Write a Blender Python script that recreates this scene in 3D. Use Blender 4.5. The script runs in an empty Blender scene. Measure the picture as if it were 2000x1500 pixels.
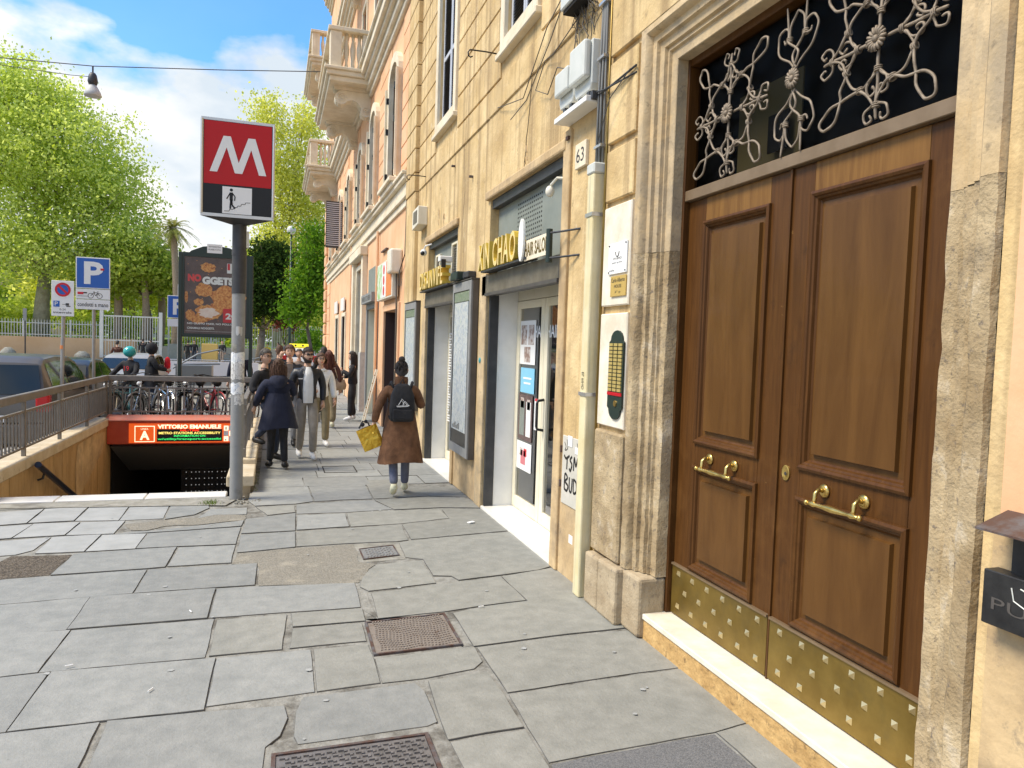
import bpy
EXPO = 1.36; SKY_STR = 0.12; CLOUD = 4.2; SUN_W = 2.0
PAVE = {"slab":[[[-2.255,5.814],[-1.777,5.795],[-1.233,5.843],[-1.237,5.22],[-1.599,5.212],[-2.018,5.198]],[[-1.233,5.843],[-0.393,5.841],[-0.404,5.226],[-1.237,5.22]],[[-2.018,5.198],[-1.599,5.212],[-1.207,5.204],[-1.226,4.584],[-1.402,4.569],[-1.772,4.561]],[[-1.207,5.204],[-0.357,5.206],[-0.363,4.581],[-1.226,4.584]],[[-1.77,4.555],[-1.4,4.562],[-1.167,4.576],[-1.181,3.92],[-1.524,3.917]],[[-1.159,4.574],[-0.302,4.559],[-0.312,3.92],[-1.179,3.919]],[[-1.52,3.907],[-1.182,3.915],[-0.782,3.915],[-0.79,3.188],[-1.255,3.219]],[[-0.754,3.918],[-0.308,3.898],[0.078,3.865],[0.093,3.732],[0.055,3.567],[-0.011,3.478],[-0.032,2.951],[-0.744,3.143]],[[-0.299,4.551],[0.24,4.55],[0.236,3.988],[-0.308,3.957]],[[0.172,3.938],[0.778,3.958],[0.811,3.844],[0.813,3.662],[0.809,3.507],[0.754,3.48],[0.13,3.469],[0.114,3.547],[0.129,3.786]],[[-0.943,6.433],[-0.109,6.431],[-0.116,5.865],[-0.957,5.86]],[[-0.791,7.059],[-0.313,7.051],[-0.319,6.489],[-0.814,6.49]],[[-1.122,7.61],[-0.292,7.717],[-0.31,7.085],[-0.803,7.095],[-1.144,7.096]],[[-1.608,7.011],[-1.139,7.061],[-0.806,7.079],[-0.824,6.478],[-0.947,6.462],[-1.637,6.433]],[[-2.349,6.387],[-1.958,6.387],[-1.63,6.406],[-0.951,6.435],[-0.964,5.862],[-1.78,5.806],[-2.141,5.817]],[[-1.281,7.718],[-1.151,7.713],[-0.711,7.836],[-0.273,7.996],[-0.289,7.758],[-0.798,7.687],[-1.418,7.628]],[[-1.049,8.18],[-1.075,8.815],[-0.705,8.941],[-0.66,8.641],[-0.783,8.341]],[[-0.64,8.587],[-0.264,8.6],[-0.258,8.273],[-0.578,8.305],[-0.742,8.17]],[[-0.26,8.039],[0.244,8.235],[0.224,7.476],[-0.281,7.451]],[[-0.283,7.394],[0.223,7.436],[0.209,6.878],[-0.288,6.793]],[[0.257,8.135],[0.765,8.12],[0.755,7.545],[0.234,7.495]],[[0.266,8.672],[0.774,8.757],[1.152,8.754],[1.315,8.255],[0.777,8.193],[0.254,8.209]],[[-0.27,8.954],[-0.203,9.951],[0.428,10.04],[0.461,8.808],[0.256,8.702],[-0.184,8.666]],[[0.441,10.039],[1.171,10.049],[1.172,9.374],[1.151,8.842],[0.782,8.843],[0.472,8.806]],[[-0.389,5.84],[-0.111,5.827],[0.628,5.754],[0.63,5.545],[0.617,5.213],[0.108,5.226],[-0.398,5.234]]],"warm":[[[-0.34,5.183],[0.111,5.185],[0.072,4.59],[-0.344,4.591]],[[0.135,5.19],[0.453,5.188],[0.624,5.18],[0.618,4.943],[0.14,4.942]],[[0.139,4.916],[0.59,4.911],[0.585,4.604],[0.114,4.595]],[[0.255,4.554],[0.585,4.554],[0.598,4.334],[0.59,4.005],[0.246,3.985]],[[0.601,4.333],[1.159,4.369],[1.231,4.352],[1.222,4.138],[1.148,4.055],[0.839,4.002],[0.599,4.003]],[[0.852,3.966],[1.208,3.992],[1.223,3.698],[1.216,3.351],[1.018,3.348],[0.821,3.331],[0.832,3.674]],[[0.827,3.311],[1.217,3.331],[1.217,3.013],[1.197,2.619],[0.788,2.729],[0.835,3.085]],[[0.721,5.501],[1.248,5.581],[1.806,5.672],[1.826,5.083],[1.481,5.049],[1.177,4.992],[0.704,4.971]],[[1.814,5.67],[2.347,5.815],[2.322,5.148],[2.386,4.867],[2.431,4.427],[2.308,4.418],[1.7,4.399],[1.224,4.361],[1.227,4.95],[1.475,5.029],[1.83,5.07]],[[1.239,4.342],[1.691,4.375],[2.415,4.383],[2.418,3.781],[2.065,3.774],[1.245,3.723]],[[1.244,3.699],[2.056,3.756],[2.422,3.758],[2.441,3.126],[2.132,3.07],[1.456,3.046],[1.226,3.032],[1.231,3.347]],[[2.139,3.068],[2.443,3.115],[2.487,2.607],[2.451,2.28],[2.081,2.379],[2.138,2.741]],[[0.233,7.434],[0.761,7.501],[1.284,7.536],[1.259,6.926],[1.144,6.892],[0.761,6.912],[0.218,6.894]],[[0.783,8.142],[1.303,8.179],[1.837,8.194],[1.846,7.735],[1.292,7.579],[0.77,7.542]],[[-0.048,8.188],[-0.172,8.611],[0.249,8.648],[0.245,8.284]],[[1.191,10.046],[1.788,10.081],[1.721,9.532],[2.265,9.453],[2.317,8.779],[1.844,8.916],[1.169,8.839],[1.176,9.407]],[[1.17,8.751],[1.832,8.856],[2.306,8.658],[2.337,8.136],[1.872,8.242],[1.322,8.228]],[[1.86,8.163],[2.34,8.082],[2.381,7.094],[1.701,6.996],[1.286,6.94],[1.295,7.534],[1.841,7.688]],[[1.281,6.884],[1.692,6.958],[2.384,7.051],[2.336,5.848],[2.172,5.763],[1.442,5.643],[1.409,5.757],[1.265,5.801],[1.271,6.268],[1.128,6.361],[1.153,6.853]],[[0.855,6.201],[1.256,6.24],[1.252,5.619],[0.71,5.539],[0.657,5.648],[0.69,5.844],[0.761,6.032]]],"dark":[[[1.226,3.011],[1.449,3.03],[2.123,3.057],[2.131,2.743],[2.075,2.381],[1.197,2.619]]],"light":[[[-2.852,8.725],[-2.314,8.87],[-2.297,8.23],[-2.865,8.132]],[[-2.304,8.869],[-1.901,8.926],[-1.896,8.265],[-2.287,8.229]],[[-1.89,8.925],[-1.497,8.859],[-1.485,8.213],[-1.887,8.263]],[[-1.487,8.857],[-1.089,8.843],[-1.07,8.229],[-1.476,8.211]],[[-2.851,8.09],[-2.229,8.176],[-2.259,7.66],[-2.816,7.559]],[[-2.226,8.197],[-1.82,8.186],[-1.84,7.69],[-2.25,7.658]],[[-1.81,8.185],[-1.414,8.178],[-1.425,7.668],[-1.831,7.688]],[[-2.802,7.523],[-1.934,7.634],[-1.958,7.209],[-2.06,7.087],[-2.578,7.014]],[[-1.925,7.632],[-1.525,7.649],[-1.545,7.078],[-1.918,7.089]],[[-1.516,7.647],[-1.134,7.632],[-1.148,7.096],[-1.537,7.076]]],"patch_a":[[[-0.314,6.473],[-0.287,6.776],[0.213,6.86],[0.739,6.88],[0.728,6.303],[0.857,6.216],[0.761,6.032],[0.69,5.844],[0.649,5.762],[-0.086,5.846],[-0.109,6.416]]],"patch_b":[[[-2.217,6.569],[-2.071,7.058],[-1.616,7.013],[-1.648,6.448],[-2.158,6.394]]],"patch_c":[[[-1.401,8.025],[-1.056,8.158],[-0.746,8.217],[-0.479,8.36],[-0.261,8.226],[-0.274,8.019],[-0.717,7.9],[-0.998,7.888],[-1.157,7.754],[-1.291,7.779]]],"mh1":[[[0.607,4.907],[1.169,4.953],[1.164,4.4],[0.6,4.371]]],"mh2":[[[0.014,3.41],[0.741,3.414],[0.749,3.087],[0.754,2.805],[-0.042,2.953]]],"mh3":[[[0.738,6.687],[1.087,6.775],[1.092,6.417],[0.74,6.331]]],"mh3f":[[[0.739,6.88],[1.146,6.873],[1.121,6.346],[0.728,6.303]]],"hatch":[[[0.714,11.147],[1.17,11.279],[1.162,10.695],[0.683,10.63]]],"mort1":[[[0.64,5.602],[0.691,5.508],[0.703,4.961],[0.635,5.157]]]}
import bpy, math, random
from math import sin, cos, pi, radians, sqrt, atan2, hypot
from mathutils import Vector, Matrix
random.seed(7)
SC = bpy.context.scene
COL = SC.collection

# ---------------------------------------------------------------- camera
def make_camera():
    yaw, pitch, roll = radians(18.05), radians(2.97), radians(1.89)
    f = Vector((sin(yaw), cos(yaw), 0)); r = Vector((cos(yaw), -sin(yaw), 0)); u = Vector((0, 0, 1))
    f2 = f * cos(pitch) - u * sin(pitch); u2 = u * cos(pitch) + f * sin(pitch)
    r3 = r * cos(roll) + u2 * sin(roll); u3 = u2 * cos(roll) - r * sin(roll)
    m = Matrix((r3, u3, -f2)).transposed().to_4x4()
    m.translation = Vector((0, 0, 1.9))
    cd = bpy.data.cameras.new('camera'); c = bpy.data.objects.new('camera', cd); COL.objects.link(c)
    c.matrix_world = m
    cd.sensor_width = 36; cd.lens = 36 * 1428 / 2000; cd.clip_start = 0.05; cd.clip_end = 3000
    SC.camera = c
make_camera()

# ---------------------------------------------------------------- light
SUN_EL, SUN_AZ = radians(54), radians(-88)     # azimuth clockwise from +Y
SC.view_settings.view_transform = 'Standard'; SC.view_settings.look = 'None'
SC.view_settings.gamma = 1; SC.view_settings.exposure = EXPO; SC.view_settings.use_curve_mapping = False
SC.view_settings.use_white_balance = True; SC.view_settings.white_balance_temperature = 7000; SC.view_settings.white_balance_tint = 10
sd = bpy.data.lights.new('sun', 'SUN'); sd.energy = SUN_W; sd.angle = radians(22); sd.color = (1, .93, .80)
so = bpy.data.objects.new('sun', sd); COL.objects.link(so)
_d = Vector((sin(SUN_AZ) * cos(SUN_EL), cos(SUN_AZ) * cos(SUN_EL), sin(SUN_EL)))
so.rotation_euler = _d.to_track_quat('Z', 'Y').to_euler(); so.location = (40, 0, 60)
W = bpy.data.worlds.new('World'); SC.world = W; W.use_nodes = True
def world():
    nt = W.node_tree; N = nt.nodes; L = nt.links; N.clear()
    out = N.new('ShaderNodeOutputWorld'); bg = N.new('ShaderNodeBackground'); L.new(bg.outputs[0], out.inputs[0])
    sky = N.new('ShaderNodeTexSky'); sky.sky_type = 'NISHITA'; sky.sun_disc = False
    sky.sun_elevation = SUN_EL; sky.sun_rotation = SUN_AZ; sky.air_density = 1.0; sky.dust_density = .25; sky.ozone_density = 2.5
    bg.inputs[1].default_value = SKY_STR
    tc = N.new('ShaderNodeTexCoord'); sx = N.new('ShaderNodeSeparateXYZ'); L.new(tc.outputs['Generated'], sx.inputs[0])
    mp = N.new('ShaderNodeMapping'); L.new(tc.outputs['Generated'], mp.inputs[0])
    mp.inputs['Location'].default_value = (2.1, .9, .15); mp.inputs['Scale'].default_value = (2.0, 2.0, 4.0)
    n1 = N.new('ShaderNodeTexNoise'); n1.inputs['Scale'].default_value = 1.5; n1.inputs['Detail'].default_value = 9; n1.inputs['Roughness'].default_value = .52
    L.new(mp.outputs[0], n1.inputs[0])
    # more cloud near the horizon, less above
    mr = N.new('ShaderNodeMapRange'); L.new(sx.outputs[2], mr.inputs[0]); mr.inputs[1].default_value = .20; mr.inputs[2].default_value = .385
    mr.inputs[3].default_value = .21; mr.inputs[4].default_value = -.075
    ad = N.new('ShaderNodeMath'); ad.operation = 'ADD'; L.new(n1.outputs[0], ad.inputs[0]); L.new(mr.outputs[0], ad.inputs[1])
    rp = N.new('ShaderNodeValToRGB'); L.new(ad.outputs[0], rp.inputs[0])
    rp.color_ramp.elements[0].position = .50; rp.color_ramp.elements[0].color = (.06, .06, .06, 1)
    rp.color_ramp.elements[1].position = .575; rp.color_ramp.elements[1].color = (1, 1, 1, 1)
    # cloud shading
    mp2 = N.new('ShaderNodeMapping'); L.new(tc.outputs['Generated'], mp2.inputs[0]); mp2.inputs['Location'].default_value = (1.3, .4, .29); mp2.inputs['Scale'].default_value = (2.2, 2.2, 4.6)
    n2 = N.new('ShaderNodeTexNoise'); n2.inputs['Scale'].default_value = 2.1; n2.inputs['Detail'].default_value = 7; L.new(mp2.outputs[0], n2.inputs[0])
    r2 = N.new('ShaderNodeValToRGB'); L.new(n2.outputs[0], r2.inputs[0])
    r2.color_ramp.elements[0].position = .36; r2.color_ramp.elements[0].color = (*[CLOUD * v for v in (.56, .66, .78)], 1)
    r2.color_ramp.elements[1].position = .62; r2.color_ramp.elements[1].color = (*[CLOUD * v for v in (1.0, 1.0, 1.0)], 1)
    mx = N.new('ShaderNodeMixRGB'); L.new(rp.outputs[0], mx.inputs[0]); hs = N.new('ShaderNodeHueSaturation'); hs.inputs['Saturation'].default_value = 1.35; hs.inputs['Value'].default_value = .95; L.new(sky.outputs[0], hs.inputs['Color']); L.new(hs.outputs[0], mx.inputs[1]); L.new(r2.outputs[0], mx.inputs[2])
    L.new(mx.outputs[0], bg.inputs[0])
world()

# ---------------------------------------------------------------- materials
MATS = {}
def mat(name, col, rough=.8, metal=0., col2=None, scale=4., amt=(.35, .65), bump=None, stain=None, tint=0., trans=0., spec=.5, emit=None, alpha=None, world_co=False, grain=None, coat=0., bands=None):
    """noise-mixed base colour, optional shaped stains, fine relief and a per-object tint."""
    m = bpy.data.materials.new(name); m.use_nodes = True; nt = m.node_tree; N = nt.nodes; L = nt.links
    b = N['Principled BSDF']; b.inputs['Roughness'].default_value = rough; b.inputs['Metallic'].default_value = metal
    b.inputs['Specular IOR Level'].default_value = spec; b.inputs['Coat Weight'].default_value = coat
    c3 = lambda c: (c[0], c[1], c[2], 1)
    if world_co:
        g = N.new('ShaderNodeNewGeometry'); co = g.outputs['Position']
    else:
        t = N.new('ShaderNodeTexCoord'); co = t.outputs['Object']
    src = None
    if col2 is not None:
        n = N.new('ShaderNodeTexNoise'); n.inputs['Scale'].default_value = scale; n.inputs['Detail'].default_value = 8; n.inputs['Roughness'].default_value = .6
        if grain:
            mp = N.new('ShaderNodeMapping'); L.new(co, mp.inputs[0]); mp.inputs['Scale'].default_value = grain; L.new(mp.outputs[0], n.inputs[0])
            n.inputs['Distortion'].default_value = .6
        else: L.new(co, n.inputs[0])
        r = N.new('ShaderNodeValToRGB'); L.new(n.outputs[0], r.inputs[0])
        r.color_ramp.elements[0].position = amt[0]; r.color_ramp.elements[0].color = c3(col)
        r.color_ramp.elements[1].position = amt[1]; r.color_ramp.elements[1].color = c3(col2)
        src = r.outputs[0]
    if bands:  # vertical streaks / weathering running down a wall
        mp = N.new('ShaderNodeMapping'); L.new(co, mp.inputs[0]); mp.inputs['Scale'].default_value = bands[1]
        n = N.new('ShaderNodeTexNoise'); n.inputs['Scale'].default_value = 1; n.inputs['Detail'].default_value = 6; L.new(mp.outputs[0], n.inputs[0])
        r = N.new('ShaderNodeValToRGB'); L.new(n.outputs[0], r.inputs[0]); r.color_ramp.elements[0].position = bands[2]; r.color_ramp.elements[1].position = bands[3]
        r.color_ramp.elements[1].color = (bands[4],) * 3 + (1,)
        mx = N.new('ShaderNodeMixRGB'); L.new(r.outputs[0], mx.inputs[0]); mx.inputs[2].default_value = c3(bands[0])
        if src is None: mx.inputs[1].default_value = c3(col)
        else: L.new(src, mx.inputs[1])
        src = mx.outputs[0]
    if stain:  # (colour, scale, lo, hi, strength)
        for s in (stain if isinstance(stain[0][0], (tuple, list)) else [stain]):
            n = N.new('ShaderNodeTexNoise'); n.inputs['Scale'].default_value = s[1]; n.inputs['Detail'].default_value = 10; n.inputs['Roughness'].default_value = .68
            L.new(co, n.inputs[0])
            r = N.new('ShaderNodeValToRGB'); L.new(n.outputs[0], r.inputs[0]); r.color_ramp.elements[0].position = s[2]; r.color_ramp.elements[1].position = s[3]
            r.color_ramp.elements[1].color = (s[4],) * 3 + (1,)
            mx = N.new('ShaderNodeMixRGB'); L.new(r.outputs[0], mx.inputs[0]); mx.inputs[2].default_value = c3(s[0])
            if src is None: mx.inputs[1].default_value = c3(col)
            else: L.new(src, mx.inputs[1])
            src = mx.outputs[0]
    if tint:
        oi = N.new('ShaderNodeObjectInfo'); mr = N.new('ShaderNodeMapRange'); L.new(oi.outputs['Random'], mr.inputs[0])
        mr.inputs[3].default_value = 1 - tint; mr.inputs[4].default_value = 1 + tint
        hs = N.new('ShaderNodeHueSaturation'); L.new(mr.outputs[0], hs.inputs['Value'])
        if src is None: hs.inputs['Color'].default_value = c3(col)
        else: L.new(src, hs.inputs['Color'])
        src = hs.outputs[0]
    if src is None: b.inputs['Base Color'].default_value = c3(col)
    else: L.new(src, b.inputs['Base Color'])
    if bump:
        last = None
        for s in (bump if isinstance(bump[0], (tuple, list)) else [bump]):
            n = N.new('ShaderNodeTexNoise'); n.inputs['Scale'].default_value = s[0]; n.inputs['Detail'].default_value = 6
            if len(s) > 3:
                mp = N.new('ShaderNodeMapping'); L.new(co, mp.inputs[0]); mp.inputs['Scale'].default_value = s[3]; L.new(mp.outputs[0], n.inputs[0])
            else: L.new(co, n.inputs[0])
            bu = N.new('ShaderNodeBump'); bu.inputs['Strength'].default_value = s[1]; bu.inputs['Distance'].default_value = s[2] if len(s) > 2 else .01
            L.new(n.outputs[0], bu.inputs['Height'])
            if last: L.new(last, bu.inputs['Normal'])
            last = bu.outputs[0]
        L.new(last, b.inputs['Normal'])
    if emit: b.inputs['Emission Color'].default_value = c3(emit[0]); b.inputs['Emission Strength'].default_value = emit[1]
    if trans: b.inputs['Transmission Weight'].default_value = trans; b.inputs['IOR'].default_value = 1.45
    MATS[name] = m; return m

def leaf_mat(name, col, col2, tr=.55):
    m = bpy.data.materials.new(name); m.use_nodes = True; nt = m.node_tree; N = nt.nodes; L = nt.links
    out = N['Material Output']; N.remove(N['Principled BSDF'])
    g = N.new('ShaderNodeNewGeometry'); r = N.new('ShaderNodeValToRGB')
    L.new(g.outputs['Random Per Island'], r.inputs[0]); r.color_ramp.elements[0].color = (*col, 1); r.color_ramp.elements[1].color = (*col2, 1)
    d = N.new('ShaderNodeBsdfDiffuse'); t = N.new('ShaderNodeBsdfTranslucent'); L.new(r.outputs[0], d.inputs[0])
    h = N.new('ShaderNodeHueSaturation'); h.inputs['Hue'].default_value = .485; h.inputs['Saturation'].default_value = 1.1; h.inputs['Value'].default_value = 1.25; L.new(r.outputs[0], h.inputs['Color']); L.new(h.outputs[0], t.inputs[0])
    mx = N.new('ShaderNodeMixShader'); mx.inputs[0].default_value = tr; L.new(d.outputs[0], mx.inputs[1]); L.new(t.outputs[0], mx.inputs[2]); L.new(mx.outputs[0], out.inputs[0])
    MATS[name] = m; return m

def glass_mat(name, tint=(.9, .95, .95), a=.25, rough=.03, k=1.3):
    """window glass: a clear pane with a reflecting surface"""
    m = bpy.data.materials.new(name); m.use_nodes = True; nt = m.node_tree; N = nt.nodes; L = nt.links
    out = N['Material Output']; N.remove(N['Principled BSDF'])
    gl = N.new('ShaderNodeBsdfGlossy'); gl.inputs['Roughness'].default_value = rough
    tr = N.new('ShaderNodeBsdfTransparent'); tr.inputs[0].default_value = (*tint, 1)
    fr = N.new('ShaderNodeFresnel'); fr.inputs[0].default_value = 1.5
    ma = N.new('ShaderNodeMath'); ma.operation = 'MULTIPLY_ADD'; ma.inputs[1].default_value = k; ma.inputs[2].default_value = a; ma.use_clamp = True
    L.new(fr.outputs[0], ma.inputs[0])
    mx = N.new('ShaderNodeMixShader'); L.new(ma.outputs[0], mx.inputs[0]); L.new(tr.outputs[0], mx.inputs[1]); L.new(gl.outputs[0], mx.inputs[2]); L.new(mx.outputs[0], out.inputs[0])
    MATS[name] = m; return m

mat('plaster', (.58, .405, .18), .92, col2=(.74, .56, .30), scale=1.6, bump=((45, .45, .01), (6, .5, .03)), world_co=True,
    stain=[((.40, .27, .13), 1.7, .46, .66, .6), ((.22, .16, .09), 7.5, .60, .70, .6), ((.76, .63, .43), 4.2, .60, .70, .5)], bands=((.34, .23, .11), (7.5, 7.5, .28), .50, .64, .8), tint=.035)
mat('plaster_low', (.42, .29, .15), .92, col2=(.64, .47, .26), scale=2.2, bump=((30, .35, .01), (5, .5, .02)), world_co=True,
    stain=[((.30, .22, .14), 3.4, .48, .66, .7), ((.20, .16, .12), 11, .60, .70, .6)])
mat('plaster_orange', (.72, .40, .21), .9, col2=(.82, .52, .31), scale=1.2, bump=((30, .2, .01), (3, .25, .02)), world_co=True, stain=((.60, .40, .26), 2.4, .55, .75, .5), tint=.03)
mat('plaster_cream', (.68, .58, .41), .85, col2=(.80, .72, .56), scale=2.5, bump=((25, .2, .01),), world_co=True, stain=((.52, .44, .32), 3.3, .55, .74, .5), bands=((.55, .46, .32), (4, 4, .3), .52, .75, .5))
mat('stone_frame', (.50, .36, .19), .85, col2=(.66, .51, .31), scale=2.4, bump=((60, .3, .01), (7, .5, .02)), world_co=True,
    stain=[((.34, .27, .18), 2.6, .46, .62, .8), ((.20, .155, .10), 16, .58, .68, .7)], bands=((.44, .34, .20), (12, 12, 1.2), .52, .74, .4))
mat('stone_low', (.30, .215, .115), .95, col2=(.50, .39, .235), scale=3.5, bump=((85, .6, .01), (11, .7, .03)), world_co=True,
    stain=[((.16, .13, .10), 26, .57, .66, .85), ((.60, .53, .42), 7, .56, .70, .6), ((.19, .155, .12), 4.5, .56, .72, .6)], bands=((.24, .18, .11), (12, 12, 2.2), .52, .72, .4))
mat('stone_plinth', (.33, .25, .155), .95, col2=(.48, .39, .26), scale=5, bump=((60, .6, .01), (9, .6, .02)), world_co=True, stain=((.17, .14, .11), 12, .58, .68, .8))
mat('white_patch', (.80, .74, .62), .85, col2=(.66, .58, .44), scale=5, bump=((30, .2, .01),), world_co=True, stain=((.42, .20, .10), 24, .66, .70, .8))
mat('joint', (.035, .028, .02), .95); mat('joint_shade', (.075, .072, .062), .95, col2=(.16, .155, .14), scale=5, world_co=True)  # slab-side tone is painted shade that darkens the joint lines
mat('slab', (.232, .240, .228), .68, col2=(.29, .295, .278), scale=9, bump=((48, .6, .005), (190, .5, .003), (9, .35, .012)), world_co=True, tint=.11, stain=[((.38, .39, .37), 30, .62, .70, .3), ((.13, .14, .135), 60, .58, .68, .4), ((.16, .17, .165), 1.6, .50, .70, .45)])
mat('slab_warm', (.226, .226, .200), .68, col2=(.285, .283, .252), scale=9, bump=((52, .6, .005), (190, .5, .003), (7, .35, .012)), world_co=True, tint=.10, stain=[((.39, .39, .35), 26, .62, .70, .3), ((.13, .132, .12), 60, .58, .68, .4), ((.16, .165, .15), 1.4, .50, .70, .45)])
mat('slab_dark', (.10, .104, .106), .7, col2=(.19, .19, .19), scale=160, amt=(.4, .6), bump=((200, .6, .004),), world_co=True, tint=.05)
mat('slab_light', (.30, .31, .30), .75, col2=(.36, .37, .36), scale=5, bump=((60, .4, .004),), world_co=True, tint=.06, stain=((.25, .245, .23), 8, .58, .72, .5))
mat('mortar', (.31, .305, .275), .95, col2=(.21, .205, .18), scale=14, bump=((60, .7, .01),), world_co=True, stain=((.09, .082, .066), 2.6, .50, .60, .8))
mat('asphalt_patch', (.17, .158, .128), .95, col2=(.28, .262, .22), scale=90, amt=(.4, .6), bump=((110, .9, .006), (8, .4, .01)), world_co=True, stain=((.42, .38, .30), 3.4, .54, .7, .6))
mat('dirt_patch', (.075, .06, .045), .98, col2=(.20, .17, .13), scale=70, amt=(.45, .62), bump=((80, 1., .02),), world_co=True)
mat('cement', (.34, .33, .29), .95, col2=(.25, .24, .20), scale=9, bump=((60, .6, .01),), world_co=True, stain=((.14, .13, .11), 3, .5, .64, .7))
mat('asphalt', (.12, .118, .11), .9, col2=(.16, .155, .145), scale=2, bump=((120, .5, .01),), world_co=True)
mat('sunny_ground', (.46, .42, .33), .95, col2=(.50, .45, .34), scale=.3, world_co=True)
mat('kerb_stone', (.42, .41, .38), .8, col2=(.52, .51, .47), scale=8, bump=((40, .3, .01),), world_co=True, stain=((.28, .27, .24), 5, .55, .7, .6))
mat('marble', (.72, .69, .62), .35, col2=(.82, .80, .75), scale=3, bump=((20, .08, .01),), world_co=True, stain=((.60, .50, .36), 5, .58, .75, .5))
mat('marble_cream', (.70, .63, .50), .5, col2=(.80, .75, .64), scale=6, bump=((40, .2, .005),), world_co=True, stain=((.55, .45, .30), 7, .55, .75, .5))
mat('marble_edge', (.62, .40, .16), .8, col2=(.42, .25, .09), scale=9, bump=((30, .6, .02),), world_co=True, stain=((.20, .12, .05), 16, .56, .66, .8))
mat('travertine', (.52, .42, .27), .7, col2=(.64, .55, .40), scale=4, bump=((40, .4, .01),), world_co=True, stain=((.30, .24, .16), 14, .58, .68, .6), tint=.06)
mat('travertine_wall', (.40, .25, .10), .6, col2=(.52, .35, .17), scale=3, grain=(1, 2.2, .5), bump=((20, .3, .01),), stain=((.22, .14, .07), 5, .55, .7, .6), tint=.12)
mat('wood', (.062, .024, .006), .42, spec=.16, col2=(.105, .043, .011), scale=3, grain=(14, 14, .9), bump=((30, .12, .003, (20, 20, 1)),), world_co=True, coat=.06, amt=(.3, .7), stain=[((.19, .09, .028), 1.1, .52, .70, .5), ((.03, .014, .006), 5, .60, .72, .6), ((.30, .17, .06), 14, .68, .72, .5)])
mat('wood_light', (.13, .058, .015), .42, spec=.16, col2=(.24, .12, .033), scale=2.2, grain=(10, 10, .8), bump=((30, .12, .003, (20, 20, 1)),), world_co=True, coat=.06, amt=(.3, .7))
mat('wood_panel', (.080, .034, .009), .36, spec=.18, col2=(.135, .062, .017), scale=1.6, grain=(3, 5, .7), world_co=True, coat=.08, amt=(.3, .7), bump=((30, .08, .003, (20, 20, 1)),))
mat('brass_dull', (.19, .12, .022), .42, .6, col2=(.27, .18, .042), scale=5, world_co=True, stain=[((.13, .10, .04), 3, .5, .7, .6), ((.42, .40, .28), 9, .66, .74, .4)], bump=((30, .1, .004),))
mat('brass', (.70, .50, .17), .28, .9, col2=(.52, .36, .11), scale=20); mat('button_brass', (.60, .46, .16), .35, .35)
mat('brass_pale', (.62, .50, .26), .35, .8)
mat('iron', (.19, .148, .105), .65, .2, col2=(.31, .25, .185), scale=30, bump=((60, .2, .005),))
mat('bronze_bar', (.20, .135, .075), .45, .3, col2=(.25, .175, .105), scale=6, world_co=True)
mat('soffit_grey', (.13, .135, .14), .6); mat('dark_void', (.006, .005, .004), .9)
mat('lobby_wall', (.20, .155, .06), .8); mat('shop_wall', (.50, .47, .40), .8)
mat('grey_paint', (.235, .24, .235), .6, col2=(.27, .27, .26), scale=9, world_co=True, bump=((50, .2, .005),), stain=[((.13, .125, .11), 7, .55, .7, .5), ((.42, .30, .34), 13, .70, .76, .3)])
mat('rail_paint', (.155, .14, .12), .55, col2=(.20, .18, .155), scale=7, bump=((60, .2, .004),), stain=((.28, .25, .21), 9, .58, .7, .5), tint=.06)
mat('dark_green', (.012, .028, .022), .45)
mat('dark_metal', (.035, .037, .04), .5, .2, col2=(.06, .06, .062), scale=8)
mat('board_metal', (.075, .068, .062), .5, .2, col2=(.10, .09, .082), scale=5, tint=.03)
mat('black_metal', (.012, .012, .013), .45, .2, bump=((40, .2, .004),), col2=(.03, .03, .03), scale=10)
mat('rusty', (.10, .055, .04), .7, .2, col2=(.13, .12, .12), scale=9, amt=(.45, .6))
mat('panel_green', (.19, .215, .19), .6, col2=(.24, .265, .235), scale=3, world_co=True, stain=((.29, .28, .22), 2.5, .55, .75, .5))
mat('beam_brown', (.11, .095, .065), .6, col2=(.17, .15, .11), scale=6, world_co=True)
mat('gold_face', (.78, .56, .20), .4, col2=(.86, .68, .32), scale=8)
mat('gold_side', (.62, .42, .05), .45, col2=(.72, .50, .08), scale=8)
mat('cream_alu', (.74, .68, .50), .45, col2=(.80, .74, .58), scale=4, world_co=True)
mat('white_paint', (.84, .83, .79), .5, col2=(.76, .75, .70), scale=4)
mat('white_sheet', (.82, .82, .80), .5)
mat('cream_pipe', (.66, .56, .31), .6, col2=(.74, .65, .42), scale=4, world_co=True, bands=((.42, .42, .30), (30, 30, 1.2), .54, .70, .6), bump=((20, .3, .01),))
mat('plastic_grey', (.56, .58, .53), .5, col2=(.64, .65, .60), scale=6, tint=.04)
mat('plastic_cream', (.70, .66, .52), .5, col2=(.78, .74, .62), scale=6)
mat('cable', (.10, .085, .065), .6); mat('cable_grey', (.20, .20, .19), .6)
mat('alu', (.55, .55, .54), .35, .7)
mat('sign_red', (.48, .004, .008), .3, spec=.3); mat('sign_black', (.008, .009, .012), .3, spec=.3); mat('sign_white', (.78, .78, .76), .4)
mat('sign_blue', (.006, .10, .42), .4); mat('sign_back', (.30, .30, .30), .6, .3); mat('p_red', (.60, .01, .02), .5)
mat('metro_red', (.50, .055, .02), .45, col2=(.56, .085, .035), scale=5); mat('metro_top', (.62, .17, .10), .6, col2=(.50, .2, .14), scale=8)
mat('metro_orange', (.85, .12, .02), .4, emit=((1, .13, .015), .22)); mat('lit_white', (.9, .85, .7), .4, emit=((1, .88, .6), .45))
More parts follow.
